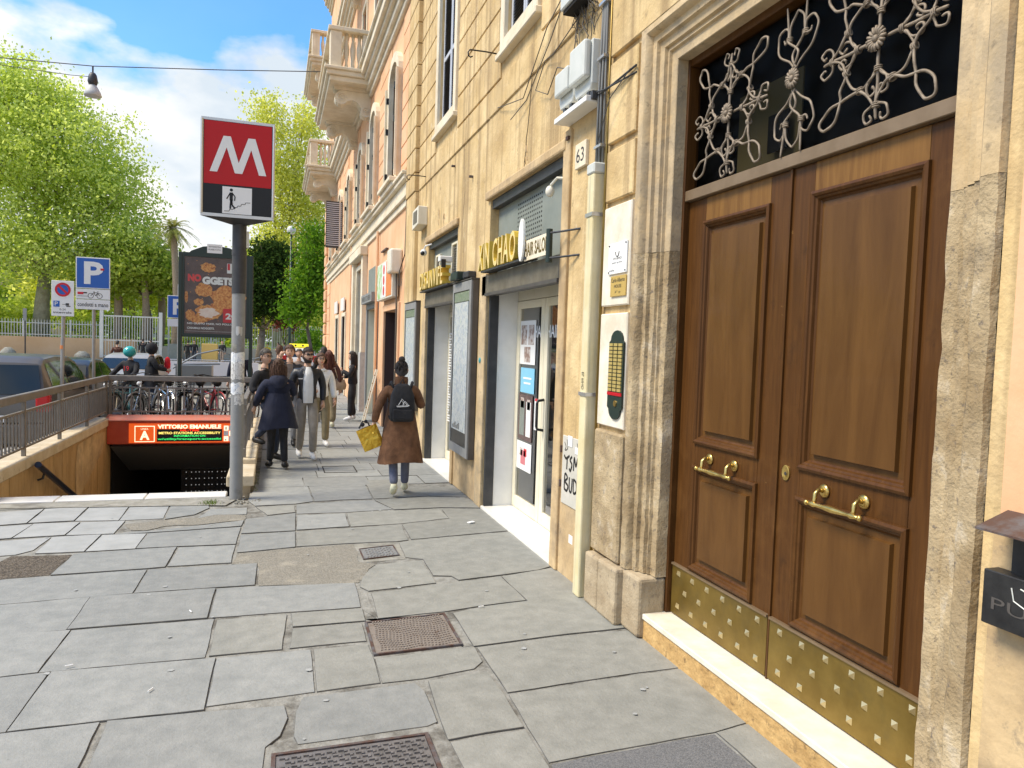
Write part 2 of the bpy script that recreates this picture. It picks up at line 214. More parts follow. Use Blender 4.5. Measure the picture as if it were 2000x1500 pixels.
mat('led_board', (.01, .01, .01), .4); mat('led_red', (.5, .01, .0), .5, emit=((1, .03, .01), .7)); mat('led_yellow', (.6, .5, .1), .5, emit=((1, .8, .2), .5)); mat('led_green', (.02, .5, .1), .5, emit=((.04, .9, .2), .45))
mat('lit_dot', (.8, .8, .8), .5, emit=((.8, .85, .9), .16))
mat('poster_dark', (.095, .058, .055), .4, col2=(.15, .095, .085), scale=5)
mat('nugget', (.60, .20, .055), .5, col2=(.80, .42, .13), scale=22, amt=(.4, .6), stain=((.34, .055, .02), 15, .54, .62, .8))
mat('meat', (.80, .62, .52), .6, col2=(.88, .76, .68), scale=9); mat('poster_red', (.62, .02, .03), .4); mat('poster_salmon', (.75, .06, .06), .4)
glass_mat('glass_clear', (.85, .88, .86), .22, .03, 1.2); glass_mat('glass_dark', (.55, .56, .56), .0, .35, .12); glass_mat('glass_car', (.16, .20, .21), .16)
glass_mat('glass_poster', (.95, .97, .96), .0, .04, .35)
mat('shutter_grey', (.45, .47, .52), .5, col2=(.52, .54, .58), scale=9); mat('slat_dark', (.05, .048, .045), .6); mat('shutter_brown', (.045, .022, .018), .6)
mat('tyre', (.015, .015, .015), .85); mat('rim', (.35, .35, .36), .35, .8); mat('chrome', (.7, .7, .7), .2, 1.)
mat('carpaint_grey', (.10, .088, .075), .42, .2, coat=.25); mat('carpaint_dark', (.03, .029, .028), .38, .1, coat=.3); mat('carpaint_silver', (.33, .32, .30), .42, .2, coat=.2); mat('carpaint_white', (.72, .72, .70), .3, coat=.6)
mat('car_trim', (.012, .012, .012), .6); mat('tail_red', (.50, .008, .01), .2, coat=.6); mat('lamp_clear', (.75, .75, .72), .15, coat=.5); mat('seat_blue', (.10, .14, .20), .8)
mat('taxi_yellow', (.85, .72, .03), .4, emit=((1, .85, .05), .25))
mat('skin', (.56, .33, .22), .55, col2=(.62, .38, .26), scale=18); mat('skin_dark', (.34, .18, .11), .55)
mat('hair_dark', (.022, .014, .010), .6, bump=((60, .6, .01, (8, 8, 1)),)); mat('hair_brown', (.085, .038, .018), .55, bump=((60, .6, .01, (8, 8, 1)),)); mat('hair_auburn', (.12, .035, .018), .5, bump=((60, .6, .01, (8, 8, 1)),)); mat('hair_grey', (.08, .07, .06), .7)
def cloth(n, c, c2=None, r=.9): return mat(n, c, r, col2=c2 or tuple(min(1, v * 1.5) for v in c), scale=9, bump=((7, .55, .035, (1.6, 1.6, .7)), (160, .3, .003)))
cloth('wool_brown', (.10, .043, .018), (.20, .092, .042)); cloth('cloth_black', (.010, .010, .012), (.022, .022, .024)); cloth('cloth_navy', (.008, .011, .028), (.014, .018, .040)); cloth('denim', (.10, .11, .16), (.15, .165, .22)); cloth('denim_dark', (.02, .028, .05))
cloth('leather_black', (.010, .011, .014), (.020, .022, .026), .42); cloth('cloth_white', (.74, .74, .70), (.80, .80, .77)); cloth('cargo', (.27, .24, .20), (.33, .30, .26)); cloth('khaki', (.20, .16, .085), (.27, .22, .13)); cloth('taupe', (.20, .155, .125)); cloth('brown_top', (.075, .028, .018))
cloth('cloth_teal', (.03, .20, .22)); cloth('cloth_grey', (.16, .16, .16)); cloth('cloth_blue', (.10, .22, .40)); cloth('cloth_yellow', (.65, .50, .03)); cloth('cloth_red', (.55, .01, .015)); cloth('bag_beige', (.36, .24, .14))
mat('shoe_cream', (.62, .60, .42), .6); mat('shoe_white', (.72, .72, .70), .6); mat('shoe_black', (.012, .012, .012), .5)
mat('foil_gold', (.62, .36, .03), .32, .55, col2=(.80, .52, .07), scale=9, bump=((14, 1., .04),)); mat('helmet_teal', (.02, .38, .36), .3, coat=.6)
mat('bark', (.13, .10, .07), .95, col2=(.21, .175, .13), scale=5, bump=((9, .8, .05),)); mat('bark_plane', (.26, .235, .17), .9, col2=(.40, .37, .28), scale=3, bump=((7, .5, .03),)); mat('palm_bark', (.27, .20, .13), .95, col2=(.36, .28, .19), scale=9, bump=((14, .9, .04),))
leaf_mat('leaf_bright', (.36, .47, .07), (.68, .77, .28), .58); leaf_mat('leaf_mid', (.27, .38, .05), (.54, .62, .16), .58); leaf_mat('leaf_dark', (.02, .042, .012), (.06, .105, .025), .35); leaf_mat('leaf_yellow', (.50, .55, .08), (.74, .76, .26), .58)
leaf_mat('leaf_palm', (.20, .24, .06), (.40, .38, .13), .4); leaf_mat('leaf_red', (.17, .055, .04), (.26, .11, .07)); leaf_mat('grass_blade', (.09, .16, .02), (.17, .25, .05)); leaf_mat('leaf_street', (.07, .18, .02), (.17, .32, .05))
mat('fence_white', (.62, .62, .57), .6); mat('ochre_far', (.62, .38, .19), .9, col2=(.70, .47, .27), scale=.5, world_co=True); mat('ivory_far', (.72, .66, .52), .9, col2=(.60, .52, .38), scale=.5, world_co=True)
mat('lawn', (.12, .20, .035), .95, col2=(.20, .28, .06), scale=.8, world_co=True, bump=((20, .6, .05),))
mat('graffiti_ink', (.008, .008, .008), .5); mat('cabinet_paint', (.52, .50, .43), .6, col2=(.60, .57, .50), scale=6, stain=((.35, .32, .26), 8, .6, .72, .5))
mat('yellow_plate', (.66, .45, .14), .4, .3); mat('bell_red', (.50, .01, .02), .3); mat('text_dark', (.05, .045, .04), .6); mat('text_red', (.45, .05, .05), .6); mat('text_green', (.10, .30, .16), .6)
mat('map_print', (.80, .80, .78), .5, col2=(.62, .66, .70), scale=14, amt=(.50, .53), stain=[((.25, .28, .32), 30, .60, .63, .9), ((.62, .70, .55), 5, .55, .68, .5)]); mat('print_green', (.26, .34, .22), .5, col2=(.40, .42, .33), scale=30, amt=(.45, .55))
mat('poster_blue', (.22, .55, .75), .5); mat('photo_print', (.30, .20, .16), .5, col2=(.62, .56, .52), scale=14, amt=(.45, .55)); mat('poster_pink', (.60, .18, .20), .5)
mat('green_sign', (.30, .55, .18), .5, col2=(.75, .80, .72), scale=6, amt=(.4, .6)); mat('orange_sign', (.75, .25, .08), .5)
mat('scooter', (.03, .03, .035), .3, coat=.6); mat('bike_frame', (.30, .31, .32), .35, .6); mat('bike_red', (.38, .03, .03), .35, coat=.4); mat('bike_teal', (.03, .16, .18), .35, coat=.4)

mat('rail_blue', (.008, .014, .035), .35, coat=.3)
mat('alu_dark', (.22, .23, .23), .4, .6); mat('white_patch2', (.60, .59, .56), .8, col2=(.38, .37, .35), scale=30, amt=(.5, .56))
mat('alu_post', (.30, .30, .29), .5, .4, col2=(.38, .37, .35), scale=6, stain=((.22, .14, .08), 5, .60, .7, .7))
mat('lamp_shade', (.50, .50, .47), .6)
mat('car_glass', (.012, .018, .022), .06, spec=.45, coat=.2)

# ---------------------------------------------------------------- geometry helpers
def tag(o, label=None, cat=None, group=None, kind=None):
    if label: o['label'] = label
    if cat: o['category'] = cat
    if group: o['group'] = group
    if kind: o['kind'] = kind
    return o
ORG = {}
def thing(name, label, cat, loc=(0, 0, 0), rz=0., group=None):
    o = bpy.data.objects.new(name, None); COL.objects.link(o); o.location = loc; o.rotation_euler = (0, 0, rz); o.empty_display_size = .1
    ORG[o.name] = Vector(loc)
    return tag(o, label, cat, group)
class G:
    """collects world-space (or local) geometry, then links it as one object"""
    def __init__(s): s.v = []; s.f = []; s.m = []
    def add(s, vs, fs, mi=0):
        n = len(s.v); s.v += [tuple(p) for p in vs]; s.f += [tuple(i + n for i in f) for f in fs]; s.m += [mi] * len(fs); return s
    def box(s, x0, x1, y0, y1, z0, z1, mi=0):
        if x0 > x1: x0, x1 = x1, x0
        if y0 > y1: y0, y1 = y1, y0
        if z0 > z1: z0, z1 = z1, z0
        return s.add([(x0, y0, z0), (x1, y0, z0), (x1, y1, z0), (x0, y1, z0), (x0, y0, z1), (x1, y0, z1), (x1, y1, z1), (x0, y1, z1)],
                     [(0, 3, 2, 1), (4, 5, 6, 7), (0, 1, 5, 4), (1, 2, 6, 5), (2, 3, 7, 6), (3, 0, 4, 7)], mi)
    def quad(s, a, b, c, d, mi=0): return s.add([a, b, c, d], [(0, 1, 2, 3)], mi)
    def prism(s, pts, fn, a, b, mi=0):
        """2-D outline pts (counter-clockwise) pushed from level a to level b; fn(u, v, w) gives the point"""
        n = len(pts)
        vs = [fn(u, v, a) for u, v in pts] + [fn(u, v, b) for u, v in pts]
        fs = [tuple(range(n))[::-1], tuple(range(n, 2 * n))] + [(i, (i + 1) % n, n + (i + 1) % n, n + i) for i in range(n)]
        return s.add(vs, fs, mi)
    def tube(s, pts, r, n=8, closed=False, mi=0, caps=True):
        P = [Vector(p) for p in pts]; k = len(P); rs = r if isinstance(r, (list, tuple)) else [r] * k
        vs = []; up = None
        for i in range(k):
            a = P[(i - 1) % k] if (closed or i > 0) else P[i]; b = P[(i + 1) % k] if (closed or i < k - 1) else P[i]
            t = (b - a).normalized() if (b - a).length > 1e-9 else Vector((0, 0, 1))
            if up is None: up = Vector((0, 0, 1)) if abs(t.z) < .9 else Vector((1, 0, 0))
            x = t.cross(up); x = x.normalized() if x.length > 1e-6 else t.orthogonal().normalized(); up = x.cross(t).normalized()
            for j in range(n):
                q = 2 * pi * j / n; vs.append(P[i] + (x * cos(q) + up * sin(q)) * rs[i])
        fs = []
        for i in range(k if closed else k - 1):
            for j in range(n):
                a = i * n + j; b = i * n + (j + 1) % n; c = ((i + 1) % k) * n + (j + 1) % n; d = ((i + 1) % k) * n + j
                fs.append((a, b, c, d))
        if caps and not closed: fs += [tuple(range(n))[::-1], tuple(range((k - 1) * n, k * n))]
        return s.add(vs, fs, mi)
    def cyl(s, a, b, r, n=12, mi=0): return s.tube([a, b], r, n, mi=mi)
    def lathe(s, prof, c=(0, 0, 0), n=16, sx=1., sy=1., mi=0, fn=None):
        """profile (radius, height) turned about an upright axis"""
        vs = []
        for r, z in prof:
            for j in range(n):
                q = 2 * pi * j / n; p = (c[0] + r * cos(q) * sx, c[1] + r * sin(q) * sy, c[2] + z); vs.append(fn(*p) if fn else p)
        fs = []
        for i in range(len(prof) - 1):
            for j in range(n): fs.append((i * n + j, i * n + (j + 1) % n, (i + 1) * n + (j + 1) % n, (i + 1) * n + j))
        fs += [tuple(range(n))[::-1], tuple(range((len(prof) - 1) * n, len(prof) * n))]
        return s.add(vs, fs, mi)
    def ball(s, c, r, n=12, k=8, sc=(1, 1, 1), mi=0):
        prof = [(max(1e-4, r * sin(pi * i / k)), -r * cos(pi * i / k) * sc[2]) for i in range(k + 1)]
        return s.lathe(prof, c, n, sc[0], sc[1], mi)
    def build(s, name, mats, parent=None, smooth=False, bevel=0, kind=None, local=False, seg=1, recalc=False):
        me = bpy.data.meshes.new(name)
        off = Vector((0, 0, 0))
        if parent is not None and not local: off = ORG.get(parent.name, Vector((0, 0, 0)))
        me.from_pydata([(p[0] - off.x, p[1] - off.y, p[2] - off.z) for p in s.v], [], s.f)
        for m in (mats if isinstance(mats, (list, tuple)) else [mats]): me.materials.append(MATS[m])
        if any(s.m): me.polygons.foreach_set('material_index', s.m)
        if smooth is True: me.polygons.foreach_set('use_smooth', [True] * len(me.polygons))
        if recalc:
            import bmesh
            bm = bmesh.new(); bm.from_mesh(me); bmesh.ops.recalc_face_normals(bm, faces=bm.faces); bm.to_mesh(me); bm.free()
        me.update(); me.validate()
        if smooth == 'auto':
            me.polygons.foreach_set('use_smooth', [True] * len(me.polygons)); me.set_sharp_from_angle(angle=radians(38))
        o = bpy.data.objects.new(name, me); COL.objects.link(o)
        if parent is not None: o.parent = parent; ORG[o.name] = off
        else: ORG[o.name] = Vector((0, 0, 0))
        if bevel:
            b = o.modifiers.new('edge', 'BEVEL'); b.width = bevel; b.segments = seg; b.limit_method = 'ANGLE'; b.angle_limit = radians(40)
        if kind: o['kind'] = kind
        return o
def copy_tree(o, parent=None, top=True, loc=None, rz=None, label=None):
    c = o.copy(); COL.objects.link(c)
    if parent is not None: c.parent = parent
    for ch in list(o.children): copy_tree(ch, c, False)
    if top:
        if loc is not None: c.location = loc
        if rz is not None: c.rotation_euler = (0, 0, rz)
        if label: c['label'] = label
    return c
_FC = {}
def spline(P, n=6):
    P = [P[0]] + list(P) + [P[-1]]; out = []
    for i in range(1, len(P) - 2):
        for j in range(n):
            s = j / n; a, b, c, d = P[i - 1], P[i], P[i + 1], P[i + 2]
            out.append(tuple(.5 * ((2 * b[k]) + (-a[k] + c[k]) * s + (2 * a[k] - 5 * b[k] + 4 * c[k] - d[k]) * s * s + (-a[k] + 3 * b[k] - 3 * c[k] + d[k]) * s ** 3) for k in range(len(b))))
    out.append(P[-2]); return out
def text_data(txt, bold=0.):
    """outline of a word as vertices/faces in a unit box of height 1; returns verts, faces, width"""
    key = (txt, bold)
    if key in _FC: return _FC[key]
    cu = bpy.data.curves.new('lettering', 'FONT'); cu.body = txt; cu.size = 1; cu.offset = bold; cu.resolution_u = 3
    o = bpy.data.objects.new('lettering', cu); COL.objects.link(o)
    dg = bpy.context.evaluated_depsgraph_get(); me = bpy.data.meshes.new_from_object(o.evaluated_get(dg))
    vs = [tuple(v.co) for v in me.vertices]; fs = [tuple(p.vertices) for p in me.polygons]
    bpy.data.objects.remove(o); bpy.data.curves.remove(cu); bpy.data.meshes.remove(me)
    x0 = min(v[0] for v in vs); x1 = max(v[0] for v in vs); y0 = min(v[1] for v in vs); y1 = max(v[1] for v in vs)
    h = y1 - y0
    vs = [((v[0] - x0) / (x1 - x0), (v[1] - y0) / h) for v in vs]
    _FC[key] = (vs, fs, (x1 - x0) / h); return _FC[key]
def add_text(g, txt, fn, u0, u1, v0, v1, w=0., depth=.0, bold=0., mi=0):
    """flat letters filling the box u0..u1 x v0..v1; fn(u, v, w) gives the point. depth > 0 makes them solid"""
    vs, fs, _ = text_data(txt, bold)
    pts = [fn(u0 + (u1 - u0) * a, v0 + (v1 - v0) * b, w) for a, b in vs]
    g.add(pts, fs, mi)
    if depth:
        pb = [fn(u0 + (u1 - u0) * a, v0 + (v1 - v0) * b, w - depth) for a, b in vs]
        n = len(pts); base = len(g.v); g.v += [tuple(p) for p in pb]
        cnt = {}
        for f in fs:
            for i in range(len(f)):
                e = (f[i], f[(i + 1) % len(f)]); cnt[e] = cnt.get(e, 0) + 1
        k = base - n
        for (a, b) in cnt:
            if (b, a) not in cnt: g.f.append((a + k, b + k, b + base, a + base)); g.m.append(mi + 1)
    return g
FX = lambda X: (lambda u, v, w: (X - w, u, v))          # facade plane facing the street (-X); u runs along Y
FXr = lambda X: (lambda u, v, w: (X - w, -u, v))         # reading direction: u grows towards the camera (u = -Y)
FY = lambda Y: (lambda u, v, w: (u, Y - w, v))          # plane facing the camera (-Y); u runs along X
# ================================================================ GROUND
X0 = 2.33                                   # plane of the street fronts
def base_ground():
    g = G()
    # one sheet to the horizon, with the stairwell left open
    def sheet(x0, x1, y0, y1, z, gg): gg.quad((x0, y0, z), (x1, y0, z), (x1, y1, z), (x0, y1, z))
    g = G(); z = -.16
    for a in ((-400, -3.3, -60, 500), (-.2, 400, -60, 500), (-3.3, -.2, -60, 9.3), (-3.3, -.2, 19, 500)): sheet(*a, z, g)
    g.build('ground', 'asphalt', kind='structure')
    g = G(); g.box(-3.9, X0 + .4, -4, 9.02, -.155, -.009); g.box(-.26, X0 + .4, 9.02, 44, -.155, -.009); g.box(-3.95, -3.2, 9.02, 26, -.155, -.009); g.box(-3.2, -.26, 15.9, 26, -.155, -.009)
    g.box(-3.05, -.5, 9.02, 9.3, -.155, -.009)
    b = g.build('pavement', 'mortar', kind='structure')
    g = G()
    g.box(-4.1, -3.955, -4, 26, -.155, .0); g.box(-.5, 0, 44.05, 44.2, -.155, 0)
    g.build('kerb', 'kerb_stone', kind='structure', bevel=.02)
    return b
PAVEMENT = base_ground()
rs = random.Random(3)
def slab(pts, m, name='slab', inset=.0018, z=0.):
    # worn stone slab with slightly ragged edges, its own height and tilt
    n = len(pts); cx = sum(p[0] for p in pts) / n; cy = sum(p[1] for p in pts) / n
    P = []
    for i in range(n):
        ax, ay = pts[i]; bx, by = pts[(i + 1) % n]; L = hypot(bx - ax, by - ay); k = max(1, min(7, int(L / .14)))
        for j in range(k):
            t = j / k; jx = rs.uniform(-1, 1) * .004 if j else 0; jy = rs.uniform(-1, 1) * .004 if j else 0
            x = ax + (bx - ax) * t + jx; y = ay + (by - ay) * t + jy
            d = hypot(x - cx, y - cy); P.append((x - (x - cx) / d * inset, y - (y - cy) / d * inset))
    h = z + rs.uniform(-.003, .003); tx = rs.uniform(-1, 1) * .003; ty = rs.uniform(-1, 1) * .003
    hz = lambda x, y: h + (x - cx) * tx + (y - cy) * ty
    n = len(P)
    # chamfered rim
    rim = [(x - (x - cx) / max(.05, hypot(x - cx, y - cy)) * .0022, y - (y - cy) / max(.05, hypot(x - cx, y - cy)) * .0022) for x, y in P]
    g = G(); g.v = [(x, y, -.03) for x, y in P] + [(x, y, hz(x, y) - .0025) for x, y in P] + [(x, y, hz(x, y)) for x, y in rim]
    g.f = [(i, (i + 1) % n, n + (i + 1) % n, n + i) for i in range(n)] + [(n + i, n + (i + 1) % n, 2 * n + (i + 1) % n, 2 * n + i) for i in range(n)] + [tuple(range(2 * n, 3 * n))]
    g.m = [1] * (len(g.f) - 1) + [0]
    return g.build(name, [m, 'joint_shade'], PAVEMENT, recalc=True)
for key, m in (('slab', 'slab'), ('warm', 'slab_warm'), ('dark', 'slab_dark'), ('light', 'slab_light')):
    for p in PAVE[key]: slab(p, m)
def patch(pts, m, name, z, label):
    n = len(pts); g = G(); Q = []
    for i in range(n):
        a, b = pts[i], pts[(i + 1) % n]
        for j in range(4):
            t = j / 4; Q.append((a[0] + (b[0] - a[0]) * t + rs.uniform(-.012, .012), a[1] + (b[1] - a[1]) * t + rs.uniform(-.012, .012)))
    g.add([(x, y, z) for x, y in Q], [tuple(range(len(Q)))])
    o = g.build(name, m, PAVEMENT); o['label'] = label; return o
patch(PAVE['patch_a'][0], 'asphalt_patch', 'asphalt_patch', -.0045, 'tan asphalt fill between the paving slabs')
patch(PAVE['patch_b'][0], 'dirt_patch', 'dirt_patch', -.006, 'dark bare hole where a slab is missing')
patch(PAVE['patch_c'][0], 'asphalt_patch', 'asphalt_patch', -.003, 'long ragged cement patch below the metro pole')
patch(PAVE['mort1'][0], 'mortar', 'mortar_patch', -.005, 'broken crumbling mortar strip between slabs')
# farther slabs: regular staggered rows
y = 9.72
while y < 26:
    d = rs.uniform(.5, .62) if y < 14 else rs.uniform(.6, .8)
    x = -.18; 
    while x < X0 - .02:
        w = rs.uniform(.55, .95); x2 = min(X0 - .01, x + w)
        if X0 - x2 < .25: x2 = X0 - .01
        if not (x < .9 and x2 > .75 and y < 11.2 and y + d > 10.7) or True: slab([(x + .003, y + .003), (x2 - .003, y + .003), (x2 - .003, y + d - .003), (x + .003, y + d - .003)], 'slab', inset=.002)
        x = x2
    y += d
g = G()
for i in range(30):
    y0 = y + i * .62
    for j in range(3): g.box(-.18 + j * .84, -.19 + (j + 1) * .84, y0, y0 + .61, -.03, rs.uniform(-.003, .003))
g.build('far_slabs', 'slab', PAVEMENT, kind='stuff')
g = G(); g.box(.70, 1.17, 10.66, 10.675, .003, .008); g.box(.70, 1.17, 11.2, 11.215, .003, .008); g.box(.70, .715, 10.675, 11.2, .003, .008); g.box(1.155, 1.17, 10.675, 11.2, .003, .008)
g.build('access_hatch', 'joint', PAVEMENT)
# pavement left of the stairwell (seen between the posts) and cement margins in front of it
g = G(); g.box(-3.9, -3.38, 9, 25.9, -.034, -.002); g.box(-3.38, -.28, 16.2, 25.9, -.034, -.002); g.build('cement_strip', 'cement', PAVEMENT)
g = G(); g.box(-3.9, -.76, 9.02, 9.17, -.034, .004); g.box(-3.9, -2.2, 9.02, 8.9, -.034, .0); g.build('cement_margin', 'cement', PAVEMENT)
g = G(); g.add([(-3.2, 8.98, .006), (-.72, 8.76, .006), (-.50, 8.72, .006), (-.40, 9.02, .006), (-.30, 9.2, .006), (-3.2, 9.25, .006)], [(0, 1, 2, 3, 4, 5)]); g.build('cement_margin', 'cement', PAVEMENT)
for i, (a, b) in enumerate(((-3.05, -2.3), (-2.29, -1.4), (-1.39, -.52))):
    G().box(a, b, 9.17, 9.46, -.03, .022).build('stair_nosing', 'marble', PAVEMENT, bevel=.008)

# gum spots, cigarette ends and litter
g = G()
for i in range(45):
    x = rs.uniform(-2.2, 2.1); y = rs.uniform(2.9, 9); r = rs.uniform(.008, .02)
    g.add([(x + r * cos(a * pi / 3) * rs.uniform(.7, 1.2), y + r * sin(a * pi / 3) * rs.uniform(.7, 1.2), .0048) for a in range(6)], [tuple(range(6))])
g.build('gum_spots', 'slab_light', PAVEMENT, kind='stuff')
for i, (x, y, a) in enumerate(((-1.08, 4.61, .3), (-.6, 4.19, 1.1), (-.52, 5.35, 2.), (1.45, 5.0, .2))):
    o = G().cyl((-.02, 0, 0), (.02, 0, 0), .004, 6).build('cigarette_end', 'white_sheet', local=True); o.location = (x, y, .012); o.rotation_euler = (0, 0, a)
    tag(o, ['white cigarette end on a grey slab near the left edge', 'white cigarette end lying on a wide slab at front left', 'white cigarette end on the slab below the tan asphalt fill', 'white cigarette end beside the larger studded manhole'][i], 'cigarette end', 'litter on the paving')
o = G().box(-.04, .04, -.02, .02, 0, .01).build('paper_scrap', 'white_sheet', local=True); o.location = (2.02, 7.45, .006); o.rotation_euler = (0, 0, .5); tag(o, 'crumpled white paper scrap on the paving in front of the hair salon', 'litter')

# ---- cast iron covers
def frame_fn(P):
    # bilinear map of the unit square to four ground points: near-left, near-right, far-right, far-left
    (ax, ay), (bx, by), (cx, cy), (dx, dy) = P
    return lambda u, v, w: ((ax * (1 - u) + bx * u) * (1 - v) + (dx * (1 - u) + cx * u) * v, (ay * (1 - u) + by * u) * (1 - v) + (dy * (1 - u) + cy * u) * v, w)
def cover(P, label, kind, mt):
    cx = sum(p[0] for p in P) / 4; cy = sum(p[1] for p in P) / 4
    t = thing('manhole_cover', label, 'manhole cover', (cx, cy, 0), group='iron covers in the paving'); f = frame_fn(P)
    def fr(u0, u1, v0, v1, z0, z1, g, mi=0):
        g.add([f(u0, v0, z0), f(u1, v0, z0), f(u1, v1, z0), f(u0, v1, z0), f(u0, v0, z1), f(u1, v0, z1), f(u1, v1, z1), f(u0, v1, z1)], [(0, 3, 2, 1), (4, 5, 6, 7), (0, 1, 5, 4), (1, 2, 6, 5), (2, 3, 7, 6), (3, 0, 4, 7)], mi)
    g = G(); fr(.03, .97, .04, .96, -.03, .001, g); g.build('plate', mt, t)
    g = G(); fr(0, 1, 0, .028, -.03, .006, g); fr(0, 1, .972, 1, -.03, .006, g); fr(0, .026, .028, .972, -.03, .006, g); fr(.974, 1, .028, .972, -.03, .006, g); g.build('frame', 'rusty', t)
    g = G()
    if kind == 'wave':
        for i in range(24):
            for j in range(15):
                u = .09 + i * .0358; v = .08 + j * .06 + .018 * sin(i * .55 + 1.)
                u += .012 * sin(j * .7 + i * .35)
                if v < .95: fr(u, u + .018, v, v + .034, .001, .007, g)
    elif kind == 'chain':
        for i in range(13):
            for j in range(15):
                u = .05 + i * .071 + (.035 if j % 2 else 0); v = .06 + j * .06
                if u > .93 or (.40 < u < .62 and .45 < v < .60): continue
                fr(u, u + .05, v, v + .02, .001, .010, g); fr(u + .034, u + .05, v - .022, v, .001, .010, g)
        for k in range(5): fr(.42 + k * .036, .44 + k * .036, .46, .60, .001, .008, g)
    else:
        for i in range(9):
            fr(.12 + i * .085, .15 + i * .085, .1, .9, .001, .006, g)
            for j in range(4): fr(.15 + i * .085, .19 + i * .085, .15 + j * .2 + (i % 2) * .06, .19 + j * .2 + (i % 2) * .06, .001, .006, g)
    g.build('raised_studs', mt, t, kind='stuff')
    return t
mat('iron_cover', (.25, .21, .175), .6, .35, col2=(.31, .27, .23), scale=30, stain=((.14, .085, .055), 9, .56, .68, .6)); mat('iron_dark', (.16, .15, .14), .5, .4, col2=(.24, .225, .215), scale=20)
mat('iron_grey', (.22, .22, .215), .55, .4, col2=(.33, .33, .32), scale=25)
cover([(.60, 4.371), (1.164, 4.40), (1.169, 4.953), (.607, 4.907)], 'square iron cover with wavy rows of small studs in the middle of the pavement', 'wave', 'iron_cover')
cover([(.0, 2.80), (.745, 2.83), (.741, 3.414), (.014, 3.41)], 'large iron cover with a chain link pattern at the bottom edge', 'chain', 'iron_dark')
cover([(.765, 6.36), (1.09, 6.43), (1.085, 6.76), (.76, 6.69)], 'small iron cover set in cement beside the tan asphalt patch', 'grid', 'iron_grey')
g = G(); g.add([(x, y, -.006) for x, y in [(.725, 6.29), (1.135, 6.33), (1.16, 6.87), (.735, 6.885)]], [(0, 1, 2, 3)]); g.build('cement_surround', 'cement', PAVEMENT)
g = G(); g.add([(x, y, -.008) for x, y in [(1.165, 4.38), (1.26, 4.40), (1.22, 5.02), (.62, 4.99), (.60, 4.91), (1.17, 4.96)]], [(0, 1, 2, 3), (0, 3, 4, 5)]); g.build('cement_surround', 'mortar', PAVEMENT)
g = G(); g.add([(x, y, -.004) for x, y in [(-.10, 2.7), (-.06, 3.50), (.80, 3.50), (.92, 2.7)]], [(0, 1, 2, 3)]); g.build('cement_surround', 'mortar', PAVEMENT)

# ================================================================ WALL HELPERS
def wall_with_openings(g, X, y0, y1, z0, z1, ops, depth=.3, mi=0):
    ys = sorted({y0, y1, *[v for o in ops for v in o[:2]]}); zs = sorted({z0, z1, *[v for o in ops for v in o[2:4]]})
    for i in range(len(ys) - 1):
        for j in range(len(zs) - 1):
            a, b, c, d = ys[i], ys[i + 1], zs[j], zs[j + 1]; my, mz = (a + b) / 2, (c + d) / 2
            if a < y0 or b > y1: continue
            if any(o[0] < my < o[1] and o[2] < mz < o[3] for o in ops): continue
            g.quad((X, b, c), (X, a, c), (X, a, d), (X, b, d), mi)
    for a, b, c, d in ops:
        g.quad((X, a, c), (X + depth, a, c), (X + depth, a, d), (X, a, d), mi); g.quad((X, b, c), (X, b, d), (X + depth, b, d), (X + depth, b, c), mi)
        g.quad((X, a, d), (X + depth, a, d), (X + depth, b, d), (X, b, d), mi)
        if c > z0 + .001: g.quad((X, a, c), (X, b, c), (X + depth, b, c), (X + depth, a, c), mi)
def block(parent, y0, y1, z0, z1, m, d=.018, X=X0, name='wall_block', gap=.010):
    g = G(); y0 += gap / 2; y1 -= gap / 2; z0 += gap; z1 -= gap; e = .008
    xo, xi = X - d, X + .02
    g.v = [(xi, y0, z0), (xi, y1, z0), (xi, y1, z1), (xi, y0, z1), (xo + e, y0, z0), (xo + e, y1, z0), (xo + e, y1, z1), (xo + e, y0, z1), (xo, y0 + e, z0 + e), (xo, y1 - e, z0 + e), (xo, y1 - e, z1 - e), (xo, y0 + e, z1 - e)]
    g.f = [(0, 4, 5, 1), (1, 5, 6, 2), (2, 6, 7, 3), (3, 7, 4, 0), (4, 8, 9, 5), (5, 9, 10, 6), (6, 10, 11, 7), (7, 11, 8, 4), (8, 11, 10, 9)]; g.m = [0] * 9
    return g.build(name, m, parent)

# ================================================================ NEAR BUILDING (ochre)
NB = thing('ochre_building', 'ochre plastered building with shops and the brown double door at street level', 'building', (X0, 6, 0))
DOOR = (1.86, 4.53, 0, 4.06); S1 = (5.87, 8.15, 0, 3.56); S2 = (9.72, 11.70, 0, 3.50)
WN = [(10.06, 11.12, 5.20, 7.4), (6.75, 7.70, 5.20, 7.4), (3.2, 4.15, 5.2, 7.4), (10.06, 11.12, 9.6, 11.8), (6.75, 7.70, 9.6, 11.8), (3.2, 4.15, 9.6, 11.8)]
g = G(); wall_with_openings(g, X0, 5.0, 13.55, 0, 15.5, [S1, S2] + WN[:2] + WN[3:5], .42)
g.build('wall', 'plaster', NB)
g = G(); wall_with_openings(g, X0, -3, 5.0, 0, 15.5, [DOOR] + [WN[2], WN[5]], .35); g.build('wall', 'plaster', NB)
G().box(X0 + .03, X0 + 12, -3, 13.5, 15.5, 15.9).build('roof', 'plaster', NB)
G().box(X0 + 11.6, X0 + 12, -3, 13.5, 0, 15.5).build('rear_wall', 'plaster', NB)
G().box(X0 + .03, X0 + 11.6, -3.2, -3, 0, 15.5).build('side_wall', 'plaster', NB)
G().box(X0 + .9, X0 + 1.0, -3, 13.5, 0, 15.5).build('inner_wall', 'dark_void', NB)
